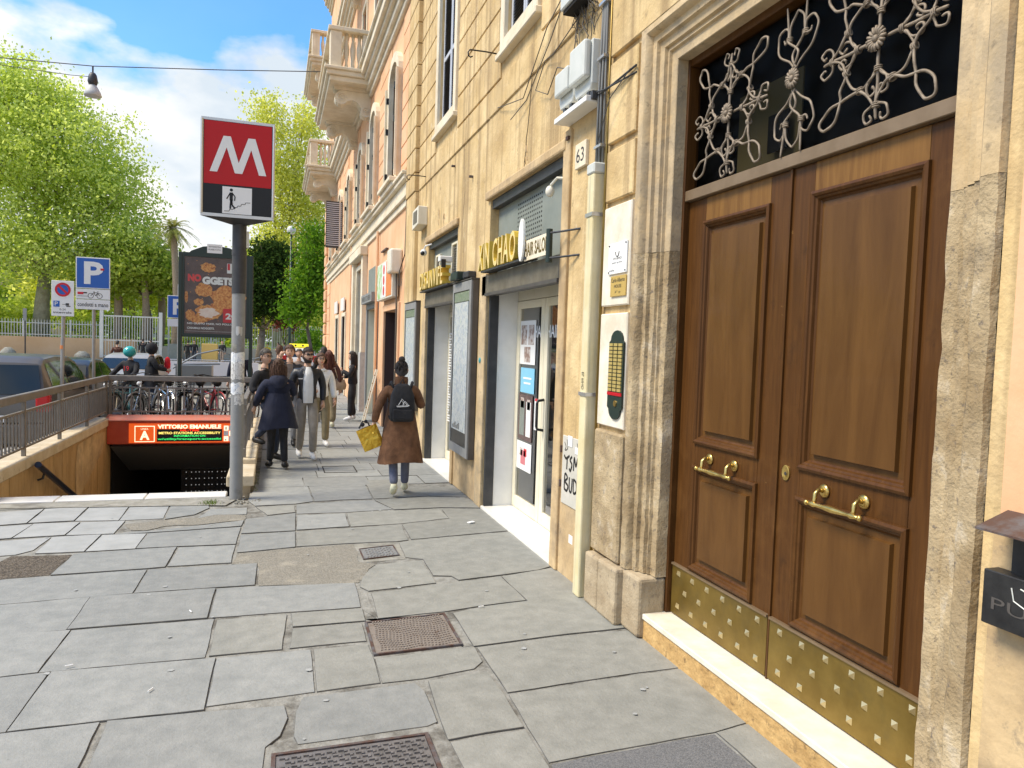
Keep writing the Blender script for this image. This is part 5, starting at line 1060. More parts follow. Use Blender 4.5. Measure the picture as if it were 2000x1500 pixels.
# lit sign, meter, green panel
t = thing('shop_sign', 'large green, white and orange light box over the dark doorway', 'sign', (XO, 15.6, 2.8))
G().box(XO - .16, XO - .03, 14.55, 16.75, 2.80, 3.60).build('case', 'plastic_cream', t, bevel=.01); G().box(XO - .165, XO - .161, 15.95, 16.70, 2.84, 3.56).build('green_field', 'green_sign', t); G().box(XO - .165, XO - .161, 15.35, 15.94, 2.84, 3.56).build('white_field', 'white_sheet', t); G().box(XO - .165, XO - .161, 14.6, 15.34, 2.84, 3.56).build('orange_field', 'orange_sign', t)
for z in (2.98, 3.2, 3.42): G().tube([(XO - .165, 15.66, z), (XO - .170, 15.66, z)], .10, 14).build('red_blob', 'poster_salmon', t)
t = thing('meter_box', 'cream meter cabinet with a hanging cable right of the light box', 'meter box', (XO, 14.4, 3.0)); G().box(XO - .24, XO, 14.3, 14.75, 3.25, 3.72).build('case', 'plastic_cream', t, bevel=.04, seg=2); G().tube([(XO - .08, 14.5, 3.25), (XO - .07, 14.48, 2.4), (XO - .07, 14.5, 1.0)], .018, 6).build('cable', 'cable', t)
tag(G().box(XO - .03, XO - .001, 17.8, 19.5, 3.1, 3.75).build('blank_sign', 'panel_green'), 'blank pale green panel above the grey fascia board', 'panel')
t = thing('shop_sign', 'grey fascia board with small letters above the green shutter door', 'sign', (XO, 18.6, 2.8)); G().box(XO - .18, XO - .03, 17.6, 19.75, 2.86, 3.08).build('board', 'grey_paint', t); g = G(); add_text(g, 'PARRUCCHIERI', FXr(XO - .182), -19.6, -17.8, 2.90, 3.03); g.build('lettering', 'text_dark', t)
t = thing('ladder', 'narrow wooden ladder leaning against the wall beside the dark doorway', 'ladder', (2.1, 17.1, 0))
g = G(); g.tube([(1.98, 17.35, 0), (2.28, 17.35, 1.25)], .02, 6); g.tube([(1.98, 17.05, 0), (2.28, 17.05, 1.25)], .02, 6); g.build('rails', 'plastic_cream', t)
for k in range(6): G().cyl((2.02 + k * .045, 17.05, .16 + k * .19), (2.02 + k * .045, 17.35, .16 + k * .19), .014, 6).build('rung', 'wood_light', t)

# ================================================================ METRO STAIRWELL
LW = thing('stair_parapet', 'left travertine parapet of the metro stairs below the long railing', 'parapet', (-3.0, 12, 0))
xi = -3.0
yy = 9.2
while yy < 15.7:
    y2_ = min(15.75, yy + rs.uniform(1.2, 1.6)); G().box(-3.36, xi + .03, yy + .003, y2_ - .003, .13, .275).build('coping_stone', 'travertine', LW, bevel=.01); yy = y2_
G().box(-3.33, xi - .025, 9.2, 15.9, -3.5, .13).build('core', 'cement', LW)
yy = 9.2; k = 0
while yy < 15.7:
    y2_ = min(15.8, yy + .46); G().box(xi - .028, xi - .003 + rs.uniform(-.002, .002), yy + .003, y2_ - .003, -3.4, .125).build('facing_slab', 'travertine_wall', LW); yy = y2_
# torn paper / flaked patch on the facing
g = G(); P = [(13.15, -.30), (13.3, .08), (14.4, .10), (15.3, .05), (15.2, -.25), (14.4, -.5), (13.6, -.75), (13.2, -.78)]
g.add([(xi + .004, a, b) for a, b in P], [tuple(range(len(P)))]); g.build('flaked_patch', 'plaster_low', LW)
RW = thing('stair_parapet', 'right low parapet of worn travertine blocks beside the pavement', 'parapet', (-.37, 12, 0))
for a, b, z in ((9.44, 10.35, .205), (10.36, 11.4, .27), (11.41, 12.6, .28), (12.61, 14.1, .28), (14.11, 15.75, .28)): G().box(-.535, -.215, a, b, z - .13, z).build('coping_stone', 'travertine', RW, bevel=.015, seg=2)
G().box(-.49, -.26, 9.5, 15.9, -.1, .10).build('base', 'stone_plinth', RW); G().box(-.49, -.26, 10.36, 15.9, .10, .148).build('base', 'stone_plinth', RW); G().box(-.47, -.26, 9.47, 15.9, -3.5, -.1).build('core', 'travertine_wall', RW)
# steps
g = G()
for i in range(21): g.box(-2.97, -.49, 9.46 + i * .30, 9.76 + i * .30, -3.5, -.02 - (i + 1) * .165)
tag(g.build('metro_stairs', 'cement'), 'grey steps going down into the metro entrance', 'stairs')
G().box(-3.05, -.45, 15.8, 30, -3.6, -3.48).build('passage_floor', 'cement', kind='structure')
g = G(); g.box(-2.97, -.49, 15.95, 30, -.42, -.16); g.add([(-2.97, 15.6, -.28), (-.49, 15.6, -.28), (-.49, 17.6, -1.08), (-2.97, 17.6, -1.08), (-2.97, 15.8, -.20), (-.49, 15.8, -.20), (-.49, 17.9, -1.04), (-2.97, 17.9, -1.04)], [(0, 1, 2, 3), (4, 7, 6, 5), (0, 4, 5, 1), (1, 5, 6, 2), (2, 6, 7, 3), (3, 7, 4, 0)])
g.box(-2.97, -.49, 17.9, 30, -1.1, -.42); g.build('passage_ceiling', 'soffit_grey', kind='structure')
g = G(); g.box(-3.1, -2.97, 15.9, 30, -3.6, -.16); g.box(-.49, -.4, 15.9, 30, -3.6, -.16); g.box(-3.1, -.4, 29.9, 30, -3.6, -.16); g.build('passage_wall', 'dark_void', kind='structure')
t = thing('security_gate', 'black perforated gate with rows of pale studs deep in the metro entrance', 'gate', (-1.2, 17.75, -3)); G().box(-1.95, -.5, 17.70, 17.73, -3.3, -1.09).build('panel', 'black_metal', t)
g = G()
for i in range(15):
    for j in range(7): g.box(-1.85 + i * .09 + (.02 if i % 3 else 0), -1.833 + i * .09 + (.02 if i % 3 else 0), 17.69, 17.70, -1.17 - j * .145, -1.155 - j * .145)
g.build('studs', 'lit_dot', t, kind='stuff')
# handrail inside
t = thing('stair_handrail', 'dark blue handrail sloping down the left stair wall', 'handrail', (-2.9, 11.5, -.1))
d = Vector((0, 1.647, -.716)).normalized(); p0 = Vector((-2.9, 10.85, .16)); G().tube([p0, p0 + d * 4.5], .042, 12).build('rail', 'rail_blue', t, smooth='auto')
for k in (.35, 2.0): p = p0 + d * k; G().tube([(-2.9, p.y, p.z), (-2.93, p.y, p.z - .10), (-2.99, p.y, p.z - .12)], .016, 6).build('bracket', 'dark_metal', t)
# railings with single bars
def railing(label, pts, n, posts, end):
    (xa, ya), (xb, yb) = pts; t = thing('railing', label, 'railing', ((xa + xb) / 2, (ya + yb) / 2, 0), group='railings round the metro stairs')
    dx, dy = xb - xa, yb - ya; L = hypot(dx, dy); ux, uy = dx / L, dy / L; nx, ny = -uy, ux
    def bar(a, b, z0, z1, w): 
        c = [(xa + ux * a + nx * w, ya + uy * a + ny * w), (xa + ux * b + nx * w, ya + uy * b + ny * w), (xa + ux * b - nx * w, ya + uy * b - ny * w), (xa + ux * a - nx * w, ya + uy * a - ny * w)]
        g = G(); g.add([(x, y, z0) for x, y in c] + [(x, y, z1) for x, y in c], [(3, 2, 1, 0), (4, 5, 6, 7), (0, 1, 5, 4), (1, 2, 6, 5), (2, 3, 7, 6), (3, 0, 4, 7)]); return g
    bar(-.03, L + .03, .985, 1.085, .035).build('top_rail', 'rail_paint', t, bevel=.008)
    bar(0, L, .838, .866, .014).build('upper_bar', 'rail_paint', t); bar(0, L, .372, .400, .014).build('lower_bar', 'rail_paint', t)
    for p in posts: bar(p - .025, p + .025, .27, .985, .022).build('post', 'rail_paint', t)
    for i in range(n):
        s = (i + .5) * L / n; bar(s - .011, s + .011, .40, .838, .011).build('bar', 'rail_paint', t)
railing('long left railing running along the metro stairs', ((-3.06, 9.2), (-3.06, 15.72)), 50, [.25, 1.65, 3.31, 5.0, 6.5], 0)
railing('short railing across the back of the metro stairs in front of the bicycles', ((-3.02, 15.76), (-.36, 15.76)), 17, [.02, 2.62], 0)
railing('right railing seen end-on behind the grey metro pole', ((-.37, 10.4), (-.37, 15.72)), 36, [.1, 1.8, 3.5, 5.2], 0)
# fascia with illuminated sign
t = thing('metro_sign', 'red illuminated metro fascia reading VITTORIO EMANUELE over the stairs', 'sign', (-1.7, 15.5, 0))
G().box(-3.0, -.49, 15.45, 15.72, -.215, .232).build('fascia', 'metro_red', t, bevel=.008)
g = G(); g.add([(-3.03, 15.40, .234), (-.46, 15.40, .234), (-.46, 15.74, .30), (-3.03, 15.74, .30), (-3.03, 15.40, .25), (-.46, 15.40, .25), (-.46, 15.74, .325), (-3.03, 15.74, .325)], [(0, 3, 2, 1), (4, 5, 6, 7), (0, 1, 5, 4), (1, 2, 6, 5), (2, 3, 7, 6), (3, 0, 4, 7)]); g.build('canopy', 'metro_top', t)
YF = 15.44
G().box(-2.62, -.55, YF - .006, YF + .01, -.19, .185).build('light_panel', 'metro_orange', t)
f = FY(YF - .008)
G().box(-2.52, -2.17, YF - .012, YF - .006, -.17, .14).build('line_badge', 'lit_white', t); G().box(-2.505, -2.185, YF - .015, YF - .012, -.155, .125).build('badge_field', 'metro_orange', t)
g = G(); add_text(g, 'A', FY(YF - .017), -2.43, -2.26, -.13, .045, bold=.04); add_text(g, 'LINEA', FY(YF - .017), -2.41, -2.28, .065, .10); add_text(g, 'VITTORIO EMANUELE', f, -2.12, -.98, .085, .165, .003, bold=.045); g.build('letters', 'lit_white', t)
G().box(-2.13, -.96, YF - .010, YF - .006, -.165, .075).build('led_screen', 'led_board', t)
g = G(); add_text(g, 'NIL-TIME', f, -1.72, -1.38, .035, .068, .004, bold=.02); g.build('led_line', 'led_red', t)
g = G(); add_text(g, 'METRO STATIONS ACCESSIBILITY', f, -2.10, -.99, -.022, .024, .004, bold=.03); g.build('led_line', 'led_yellow', t)
g = G(); add_text(g, 'INFORMATION ON', f, -1.83, -1.27, -.075, -.035, .004, bold=.02); add_text(g, 'w/utility/transport-accessibi', f, -2.12, -.98, -.145, -.095, .004, bold=.02); g.build('led_line', 'led_green', t)
for i in range(4):
    for j in range(3): G().box(-.93 + i * .095, -.845 + i * .095, YF - .012, YF - .006, -.165 + j * .105, -.07 + j * .105).build('pictogram_tile', 'white_sheet' if (i + j) % 2 else 'lit_white', t)
g = G(); g.box(-.90, -.88, YF - .015, YF - .012, .06, .12); g.box(-.80, -.78, YF - .015, YF - .012, .06, .12); g.tube([(-.81, YF - .015, .02), (-.77, YF - .015, -.03)], .006, 4); g.box(-.91, -.88, YF - .015, YF - .012, -.15, -.13); g.build('pictograms', 'sign_black', t)

# ================================================================ METRO POLE SIGN
t = thing('metro_totem', 'red and black metro M sign box on a grey pole plastered with stickers', 'sign', (-.40, 9.06, 0))
px, py = -.405, 9.08
G().tube([(px, py, -.02), (px, py, 2.86)], .073, 24).build('pole', 'grey_paint', t, smooth='auto')
G().tube([(px, py, 2.40), (px, py, 3.23)], .078, 24).build('pole_sleeve', 'dark_metal', t, smooth='auto')
G().tube([(px, py, 2.84), (px, py, 2.89)], .083, 24).build('pole_collar', 'dark_metal', t, smooth='auto')
g = G()
def sticker(z0, z1, a0, a1, m):
    g = G(); n = 8; r = .0745
    V = []
    for i in range(n + 1):
        a = a0 + (a1 - a0) * i / n; j = rs.uniform(-.018, .018)
        V += [(px + r * cos(a), py + r * sin(a), z0 + j), (px + r * cos(a), py + r * sin(a), z1 + rs.uniform(-.012, .012))]
    g.add(V, [(2 * i, 2 * i + 2, 2 * i + 3, 2 * i + 1) for i in range(n)]); g.build('sticker', m, t)
sticker(1.56, 1.72, 3.2, 6.2, 'map_print'); sticker(1.40, 1.60, 3.3, 6.1, 'white_patch2'); sticker(1.24, 1.37, 3.4, 6.0, 'map_print'); sticker(1.93, 2.02, 4.4, 5.4, 'alu'); sticker(1.73, 1.82, 3.5, 4.6, 'cement'); sticker(1.12, 1.24, 4.3, 5.9, 'white_patch2')
G().box(px + .075, px + .105, py - .02, py + .02, 2.93, 3.12).build('clamp', 'plastic_cream', t)
# triangular prism lantern
A_, B_, C_ = (-.805, 8.86), (-.035, 8.86), (-.42, 9.52)
z0, z1 = 3.235, 4.315
tri = lambda s, x=0: [(px + (p[0] - px) * s, (py + .02) + (p[1] - py - .02) * s) for p in (A_, B_, C_)]
def triprism(g, s, za, zb): T = tri(s); g.add([(x, y, za) for x, y in T] + [(x, y, zb) for x, y in T], [(2, 1, 0), (3, 4, 5), (0, 1, 4, 3), (1, 2, 5, 4), (2, 0, 3, 5)])
g = G(); triprism(g, .955, z0 + .02, z1 - .02); g.build('body', 'sign_black', t)
g = G(); triprism(g, 1.0, z1 - .03, z1); triprism(g, 1.0, z0, z0 + .035)
T = tri(1.0)
for (x, y) in T: g.tube([(x + (px - x) * .02, y + (py + .02 - y) * .02, z0 + .03), (x + (px - x) * .02, y + (py + .02 - y) * .02, z1 - .02)], .017, 6)
g.build('edge_frame', 'alu', t)
G().add([(T[0][0], T[0][1], z0 - .001), (T[1][0], T[1][1], z0 - .001), (T[2][0], T[2][1], z0 - .001), (px, py, z0 - .07)], [(0, 1, 3), (1, 2, 3), (2, 0, 3)]).build('underside', 'dark_metal', t)
yf = 8.8585; f = FY(yf - .004); zs = 3.592
G().quad((-.775, yf - .0, zs), (-.065, yf - .0, zs), (-.065, yf - .0, z1 - .035), (-.775, yf - .0, z1 - .035)).build('red_field', 'sign_red', t)
G().quad((-.775, yf - .0, z0 + .04), (-.065, yf - .0, z0 + .04), (-.065, yf - .0, zs - .002), (-.775, yf - .0, zs - .002)).build('black_field', 'sign_black', t)
M_ = [(0, 0), (.131, 0), (.292, .69), (.440, 0), (.572, 0), (.725, .68), (.869, 0), (1, 0), (.796, 1), (.672, 1), (.506, .29), (.362, 1), (.235, 1)]
P = [(-.715 + u * .595, 3.725 + v * .40) for u, v in M_]; n = len(P)
g = G(); g.add([f(a, b, 0) for a, b in P], [(0, 1, 2, 11, 12), (2, 3, 10, 11), (3, 4, 5, 10)[:4], (5, 6, 7, 8, 9), (10, 5, 9)[:3]])
g.f = []; g.m = []
for q in ((0, 1, 2), (0, 2, 12), (12, 2, 11), (2, 10, 11), (2, 3, 10), (3, 4, 10), (4, 5, 10), (10, 5, 9), (5, 8, 9), (5, 7, 8), (5, 6, 7)): g.f.append(q); g.m.append(0)
g.build('letter_m', 'sign_white', t)
G().quad(f(-.58, 3.275, 0), f(-.27, 3.275, 0), f(-.27, 3.572, 0), f(-.58, 3.572, 0)).build('pictogram_panel', 'sign_white', t)
f2 = FY(yf - .0065); g = G()
def ln(P, w): 
    for (a, b), (c, d_) in zip(P, P[1:]):
        L = hypot(c - a, d_ - b); nx, nz = -(d_ - b) / L * w / 2, (c - a) / L * w / 2
        g.add([f2(a + nx, b + nz, 0), f2(c + nx, d_ + nz, 0), f2(c - nx, d_ - nz, 0), f2(a - nx, b - nz, 0)], [(0, 1, 2, 3)])
g.add([f2(-.487 + .017 * cos(a), 3.537 + .017 * sin(a), 0) for a in [2 * pi * k / 12 for k in range(12)]], [tuple(range(12))])
ln([(-.487, 3.51), (-.487, 3.42)], .034); ln([(-.49, 3.425), (-.497, 3.33)], .018); ln([(-.483, 3.425), (-.478, 3.37), (-.445, 3.335)], .018); ln([(-.50, 3.50), (-.535, 3.435)], .012); ln([(-.475, 3.50), (-.447, 3.465), (-.452, 3.42)], .012)
ln([(-.56, 3.30), (-.51, 3.302), (-.50, 3.325), (-.465, 3.325), (-.455, 3.345), (-.425, 3.347), (-.42, 3.365), (-.385, 3.367), (-.38, 3.387), (-.34, 3.390), (-.335, 3.408), (-.285, 3.41)], .006)
g.build('walking_figure', 'sign_black', t)
g = G()
for k in range(60): a = rs.random() * 6.28; r = rs.uniform(.08, .30); s = rs.uniform(.006, .02); g.ball((px + r * cos(a), py - .12 + r * sin(a) * .6, .0), s, 5, 3)
g.build('rubble', 'cement', kind='stuff')
g = G()
for k in range(90):
    a = rs.random() * 6.28; x, y = -.68 + rs.gauss(0, .05), 8.86 + rs.gauss(0, .05); h = rs.uniform(.015, .05); dx, dy = rs.gauss(0, .02), rs.gauss(0, .02)
    g.add([(x - .004, y, 0), (x + .004, y, 0), (x + dx, y + dy, h)], [(0, 1, 2)])
for k in range(40):
    x, y = -.20 + rs.gauss(0, .02), 10.1 + rs.uniform(-.6, .8); g.add([(x - .004, y, 0), (x + .004, y, 0), (x + rs.gauss(0, .02), y, rs.uniform(.01, .03))], [(0, 1, 2)])
g.build('weeds', 'grass_blade', kind='stuff')

# ================================================================ ADVERTISING PANEL
t = thing('advertising_panel', 'dark green advertising panel with a fried chicken poster behind the bicycles', 'billboard', (-1.25, 17, 0)); YA = 17.0
for x in (-1.955, -.54): G().box(x, x + .075, YA - .04, YA + .06, 0 - .16, 3.66).build('post', 'dark_green', t, bevel=.01)
g = G(); g.box(-1.88, -.54, YA - .03, YA + .05, 3.58, 3.66); g.box(-1.88, -.54, YA - .03, YA + .05, 1.87, 1.945); g.box(-1.88, -1.84, YA - .03, YA + .05, 1.945, 3.58); g.box(-.60, -.54, YA - .03, YA + .05, 1.945, 3.58); g.build('frame', 'dark_green', t)
fA = FY(YA); 
out = [(-1.75, 3.66), (-.70, 3.66), (-.74, 3.70), (-.95, 3.80), (-1.22, 3.835), (-1.48, 3.80), (-1.71, 3.70)]; G().prism(out, fA, -.04, .02).build('crest', 'dark_green', t)
G().box(-1.40, -1.10, YA - .03, YA - .021, 3.67, 3.86).build('crest_plate', 'sign_white', t)
g = G(); add_text(g, 'AFFISSIONI', FY(YA - .032), -1.37, -1.13, 3.79, 3.82); add_text(g, 'PUBBLICITA', FY(YA - .032), -1.37, -1.13, 3.73, 3.76); g.build('crest_print', 'text_dark', t)
G().box(-1.84, -.60, YA + .0, YA + .03, 1.945, 3.58).build('poster', 'poster_dark', t)
Yp = YA - .004; f = FY(Yp)
def blob(cx, cz, rx, rz, m, w, seed, name='food', n=26, rough=.16):
    q = random.Random(seed); g = G(); P = [(cx + rx * (1 + rough * q.uniform(-1, 1)) * cos(2 * pi * i / n), cz + rz * (1 + rough * q.uniform(-1, 1)) * sin(2 * pi * i / n)) for i in range(n)]
    g.add([f(a, b, w) for a, b in P] + [f(cx, cz, w)], [(i, (i + 1) % n, n) for i in range(n)]); g.build(name, m, t)
blob(-1.38, 3.36, .155, .10, 'nugget', .0, 1); blob(-.98, 2.76, .36, .22, 'nugget', .0, 2); blob(-1.45, 2.88, .17, .15, 'nugget', .001, 3); blob(-1.55, 2.62, .10, .07, 'nugget', .002, 4); blob(-1.36, 2.40, .27, .17, 'nugget', .002, 5); blob(-1.36, 2.40, .19, .10, 'meat', .004, 6, rough=.25); blob(-1.72, 2.33, .10, .12, 'nugget', .001, 7); blob(-1.55, 2.24, .16, .08, 'nugget', .0015, 8); blob(-1.80, 2.72, .035, .13, 'nugget', .001, 9); blob(-1.1, 2.55, .2, .13, 'nugget', .003, 10)
for k in range(16): blob(-1.8 + rs.random() * 1.15, 2.1 + rs.random() * 1.4, .012, .009, 'nugget', .0008, 20 + k, 'crumb', 6)
g = G(); add_text(g, 'NO', f, -1.775, -1.51, 3.05, 3.21, .006, bold=.07); g.build('letters', 'poster_salmon', t)
g = G(); add_text(g, 'GGETS', f, -1.49, -.86, 3.00, 3.17, .006, bold=.07); g.build('letters', 'white_sheet', t)
g = G(); add_text(g, 'NO GUSTO FAKE, NO POLLO SLIM', f, -1.78, -.72, 2.135, 2.18, .006, bold=.03); add_text(g, 'CHIAMALI NOGGETS.', f, -1.78, -1.24, 2.04, 2.085, .006, bold=.03); g.build('letters', 'white_sheet', t)
G().box(-1.82, -.62, Yp - .0035, Yp - .003, 1.995, 1.999).build('rule_line', 'white_sheet', t)
G().box(-1.07, -.66, Yp - .008, Yp - .004, 2.20, 2.50).build('price_flash', 'poster_red', t); g = G(); add_text(g, '2€', f, -1.02, -.76, 2.27, 2.41, .009, bold=.04); g.build('letters', 'white_sheet', t)
G().box(-1.00, -.78, Yp - .005, Yp - .003, 3.26, 3.47).build('logo_field', 'white_sheet', t)
for k in range(2): G().box(-.99 + k * .14, -.94 + k * .14, Yp - .007, Yp - .005, 3.33, 3.465).build('logo_stripe', 'poster_red', t)
G().quad((-1.84, YA - .022, 1.945), (-.60, YA - .022, 1.945), (-.60, YA - .022, 3.58), (-1.84, YA - .022, 3.58)).build('pane', 'glass_poster', t)

# ================================================================ ROAD SIGNS
def disc(g, f, cx, cz, r0, r1, w, n=28):
    if r0 == 0: g.add([f(cx + r1 * cos(2 * pi * i / n), cz + r1 * sin(2 * pi * i / n), w) for i in range(n)], [tuple(range(n))]); return
    g.add([f(cx + r1 * cos(2 * pi * i / n), cz + r1 * sin(2 * pi * i / n), w) for i in range(n)] + [f(cx + r0 * cos(2 * pi * i / n), cz + r0 * sin(2 * pi * i / n), w) for i in range(n)], [(i, (i + 1) % n, n + (i + 1) % n, n + i) for i in range(n)])
def mini_bike(g, f, cx, cz, s, w):
    for d in (-1, 1): disc(g, f, cx + d * s, cz, s * .55, s * .68, w, 14)
    def l(a, b, c, d_): L = hypot(c - a, d_ - b); nx, nz = -(d_ - b) / L * s * .07, (c - a) / L * s * .07; g.add([f(cx + s * a + nx, cz + s * b + nz, w), f(cx + s * c + nx, cz + s * d_ + nz, w), f(cx + s * c - nx, cz + s * d_ - nz, w), f(cx + s * a - nx, cz + s * b - nz, w)], [(0, 1, 2, 3)])
    for q in ((-1, 0, -.3, .8), (-.3, .8, .6, .8), (.6, .8, 1, 0), (-.3, .8, .1, 0), (.1, 0, .6, .8), (-.45, 1.0, -.1, 1.0), (.5, 1.1, .75, 1.0)): l(*q)
t = thing('parking_sign', 'blue parking sign with a bicycle plate and a white plate below', 'road sign', (-3.33, 16, 0)); YS = 15.95
G().tube([(-3.335, 16.0, -.03), (-3.335, 16.0, 3.3)], .030, 12).build('post', 'alu_post', t, smooth='auto')
g = G(); g.box(-3.63, -3.045, YS - .012, YS, 2.735, 3.33); g.build('plate', 'sign_white', t, bevel=.004); G().box(-3.612, -3.063, YS - .015, YS - .012, 2.753, 3.312).build('blue_field', 'sign_blue', t)
g = G(); add_text(g, 'P', FY(YS - .017), -3.49, -3.16, 2.82, 3.25, bold=.035); g.build('letter_p', 'sign_white', t)
g = G(); g.box(-3.21, -3.15, YS - .020, YS - .018, 3.09, 3.13); g.build('sticker', 'p_red', t)
G().box(-3.63, -3.045, YS - .012, YS, 2.535, 2.725).build('bicycle_plate', 'sign_white', t, bevel=.003); g = G(); mini_bike(g, FY(YS - .014), -3.30, 2.60, .075, 0); g.build('bicycle_symbol', 'text_dark', t)
g = G(); g.box(-3.60, -3.50, YS - .015, YS - .012, 2.62, 2.665); g.build('red_print', 'p_red', t); g = G(); g.box(-3.50, -3.44, YS - .015, YS - .012, 2.64, 2.665); g.box(-3.6, -3.42, YS - .015, YS - .012, 2.585, 2.592); g.build('dark_print', 'text_dark', t)
G().box(-3.63, -3.045, YS - .012, YS, 2.335, 2.525).build('text_plate', 'sign_white', t, bevel=.003); g = G(); add_text(g, 'condotti a mano', FY(YS - .014), -3.60, -3.075, 2.39, 2.47, bold=.015); g.build('lettering', 'text_dark', t)
for z in (3.15, 2.9, 2.45): G().box(-3.38, -3.29, YS, 16.04, z - .012, z + .012).build('clamp', 'alu', t)
t = thing('no_parking_sign', 'white no-parking plate with a red and blue disc on a leaning grey post', 'road sign', (-3.42, 14.2, 0)); YN = 14.15
G().tube([(-3.46, 14.2, -.03), (-3.405, 14.2, 2.75)], .032, 12).build('post', 'alu_post', t, smooth='auto')
G().box(-3.58, -3.245, YN - .012, YN, 2.155, 2.75).build('plate', 'sign_white', t, bevel=.004); f = FY(YN - .014)
g = G(); disc(g, f, -3.412, 2.60, 0, .085, 0); g.build('blue_disc', 'sign_blue', t); g = G(); disc(g, f, -3.412, 2.60, .083, .118, .002); a, b = .085 * cos(.78), .085 * sin(.78)
g.add([f(-3.412 - a - .012, 2.60 + b - .012, .002), f(-3.412 - a + .012, 2.60 + b + .012, .002), f(-3.412 + a + .012, 2.60 - b + .012, .002), f(-3.412 + a - .012, 2.60 - b - .012, .002)], [(0, 1, 2, 3)]); g.build('red_ring', 'p_red', t)
G().box(-3.55, -3.46, YN - .015, YN - .012, 2.31, 2.41).build('small_blue_field', 'sign_blue', t); g = G(); add_text(g, 'P', FY(YN - .017), -3.53, -3.485, 2.33, 2.395); g.build('letter_p', 'sign_white', t)
g = G(); g.box(-3.37, -3.32, YN - .015, YN - .012, 2.335, 2.375); g.box(-3.36, -3.30, YN - .015, YN - .012, 2.315, 2.33); g.box(-3.42, -3.37, YN - .015, YN - .012, 2.35, 2.356); add_text(g, '0-24', f, -3.46, -3.37, 2.25, 2.285); add_text(g, 'integrale', f, -3.55, -3.28, 2.19, 2.235, bold=.02); g.build('dark_print', 'text_dark', t, kind='stuff')
G().tube([(-3.435, 14.2, 1.60), (-3.434, 14.2, 1.66)], .035, 12).build('rust_band', 'orange_sign', t)
t = thing('parking_sign', 'second blue parking sign half hidden behind the advertising panel', 'road sign', (-2.35, 19, 0))
G().tube([(-2.18, 19.05, -.03), (-2.18, 19.05, 3.1)], .030, 10).build('post', 'alu_post', t); G().box(-2.42, -1.94, 18.99, 19.0, 2.30, 2.83).build('plate', 'sign_white', t, bevel=.003); G().box(-2.405, -1.955, 18.985, 18.99, 2.315, 2.815).build('blue_field', 'sign_blue', t); g = G(); add_text(g, 'P', FY(18.983), -2.30, -2.05, 2.38, 2.75, bold=.03); g.build('letter_p', 'sign_white', t)
G().box(-2.42, -1.94, 18.99, 19.0, 2.10, 2.28).build('lower_plate', 'sign_white', t)
# hanging street lamp and wire
t = thing('street_lamp', 'bell shaped street lamp hanging from a wire above the road', 'street lamp', (-6.31, 30, 10.3))
G().lathe([(.27, 0), (.29, .03), (.25, .16), (.17, .30), (.11, .40)], (-6.31, 30, 10.30), 20).build('shade', 'lamp_shade', t, smooth=True); G().lathe([(.13, 0), (.17, .12), (.13, .34), (.08, .42)], (-6.31, 30, 10.70), 16).build('housing', 'dark_metal', t, smooth=True); G().tube([(-6.31, 30, 11.1), (-6.31, 30, 11.35)], .03, 6).build('hanger', 'dark_metal', t)
g = G(); P = []
for k in range(31): s = k / 30; x = -30 + s * 33.5; P.append((x, 30, 10.6 + (x + 30) * .0 + max(0, (x + 6.3)) * .125 + (max(0, (-6.3 - x)) * .02) + .72 * (1 if True else 0)))
g.tube([(-34, 30, 11.2), (-20, 30, 11.05), (-12, 30, 11.1), (-6.31, 30, 11.36), (-2, 30, 11.85), (XO, 30, 12.4)], .018, 5); g.tube([(-34, 30, 11.5), (-20, 30, 11.2), (-10, 30, 11.0), (-7, 30, 10.95), (-6.35, 30, 10.98)], .012, 5)
tag(g.build('overhead_wire', 'dark_metal'), 'thin wire crossing the street high above and carrying the hanging lamp', 'wire')
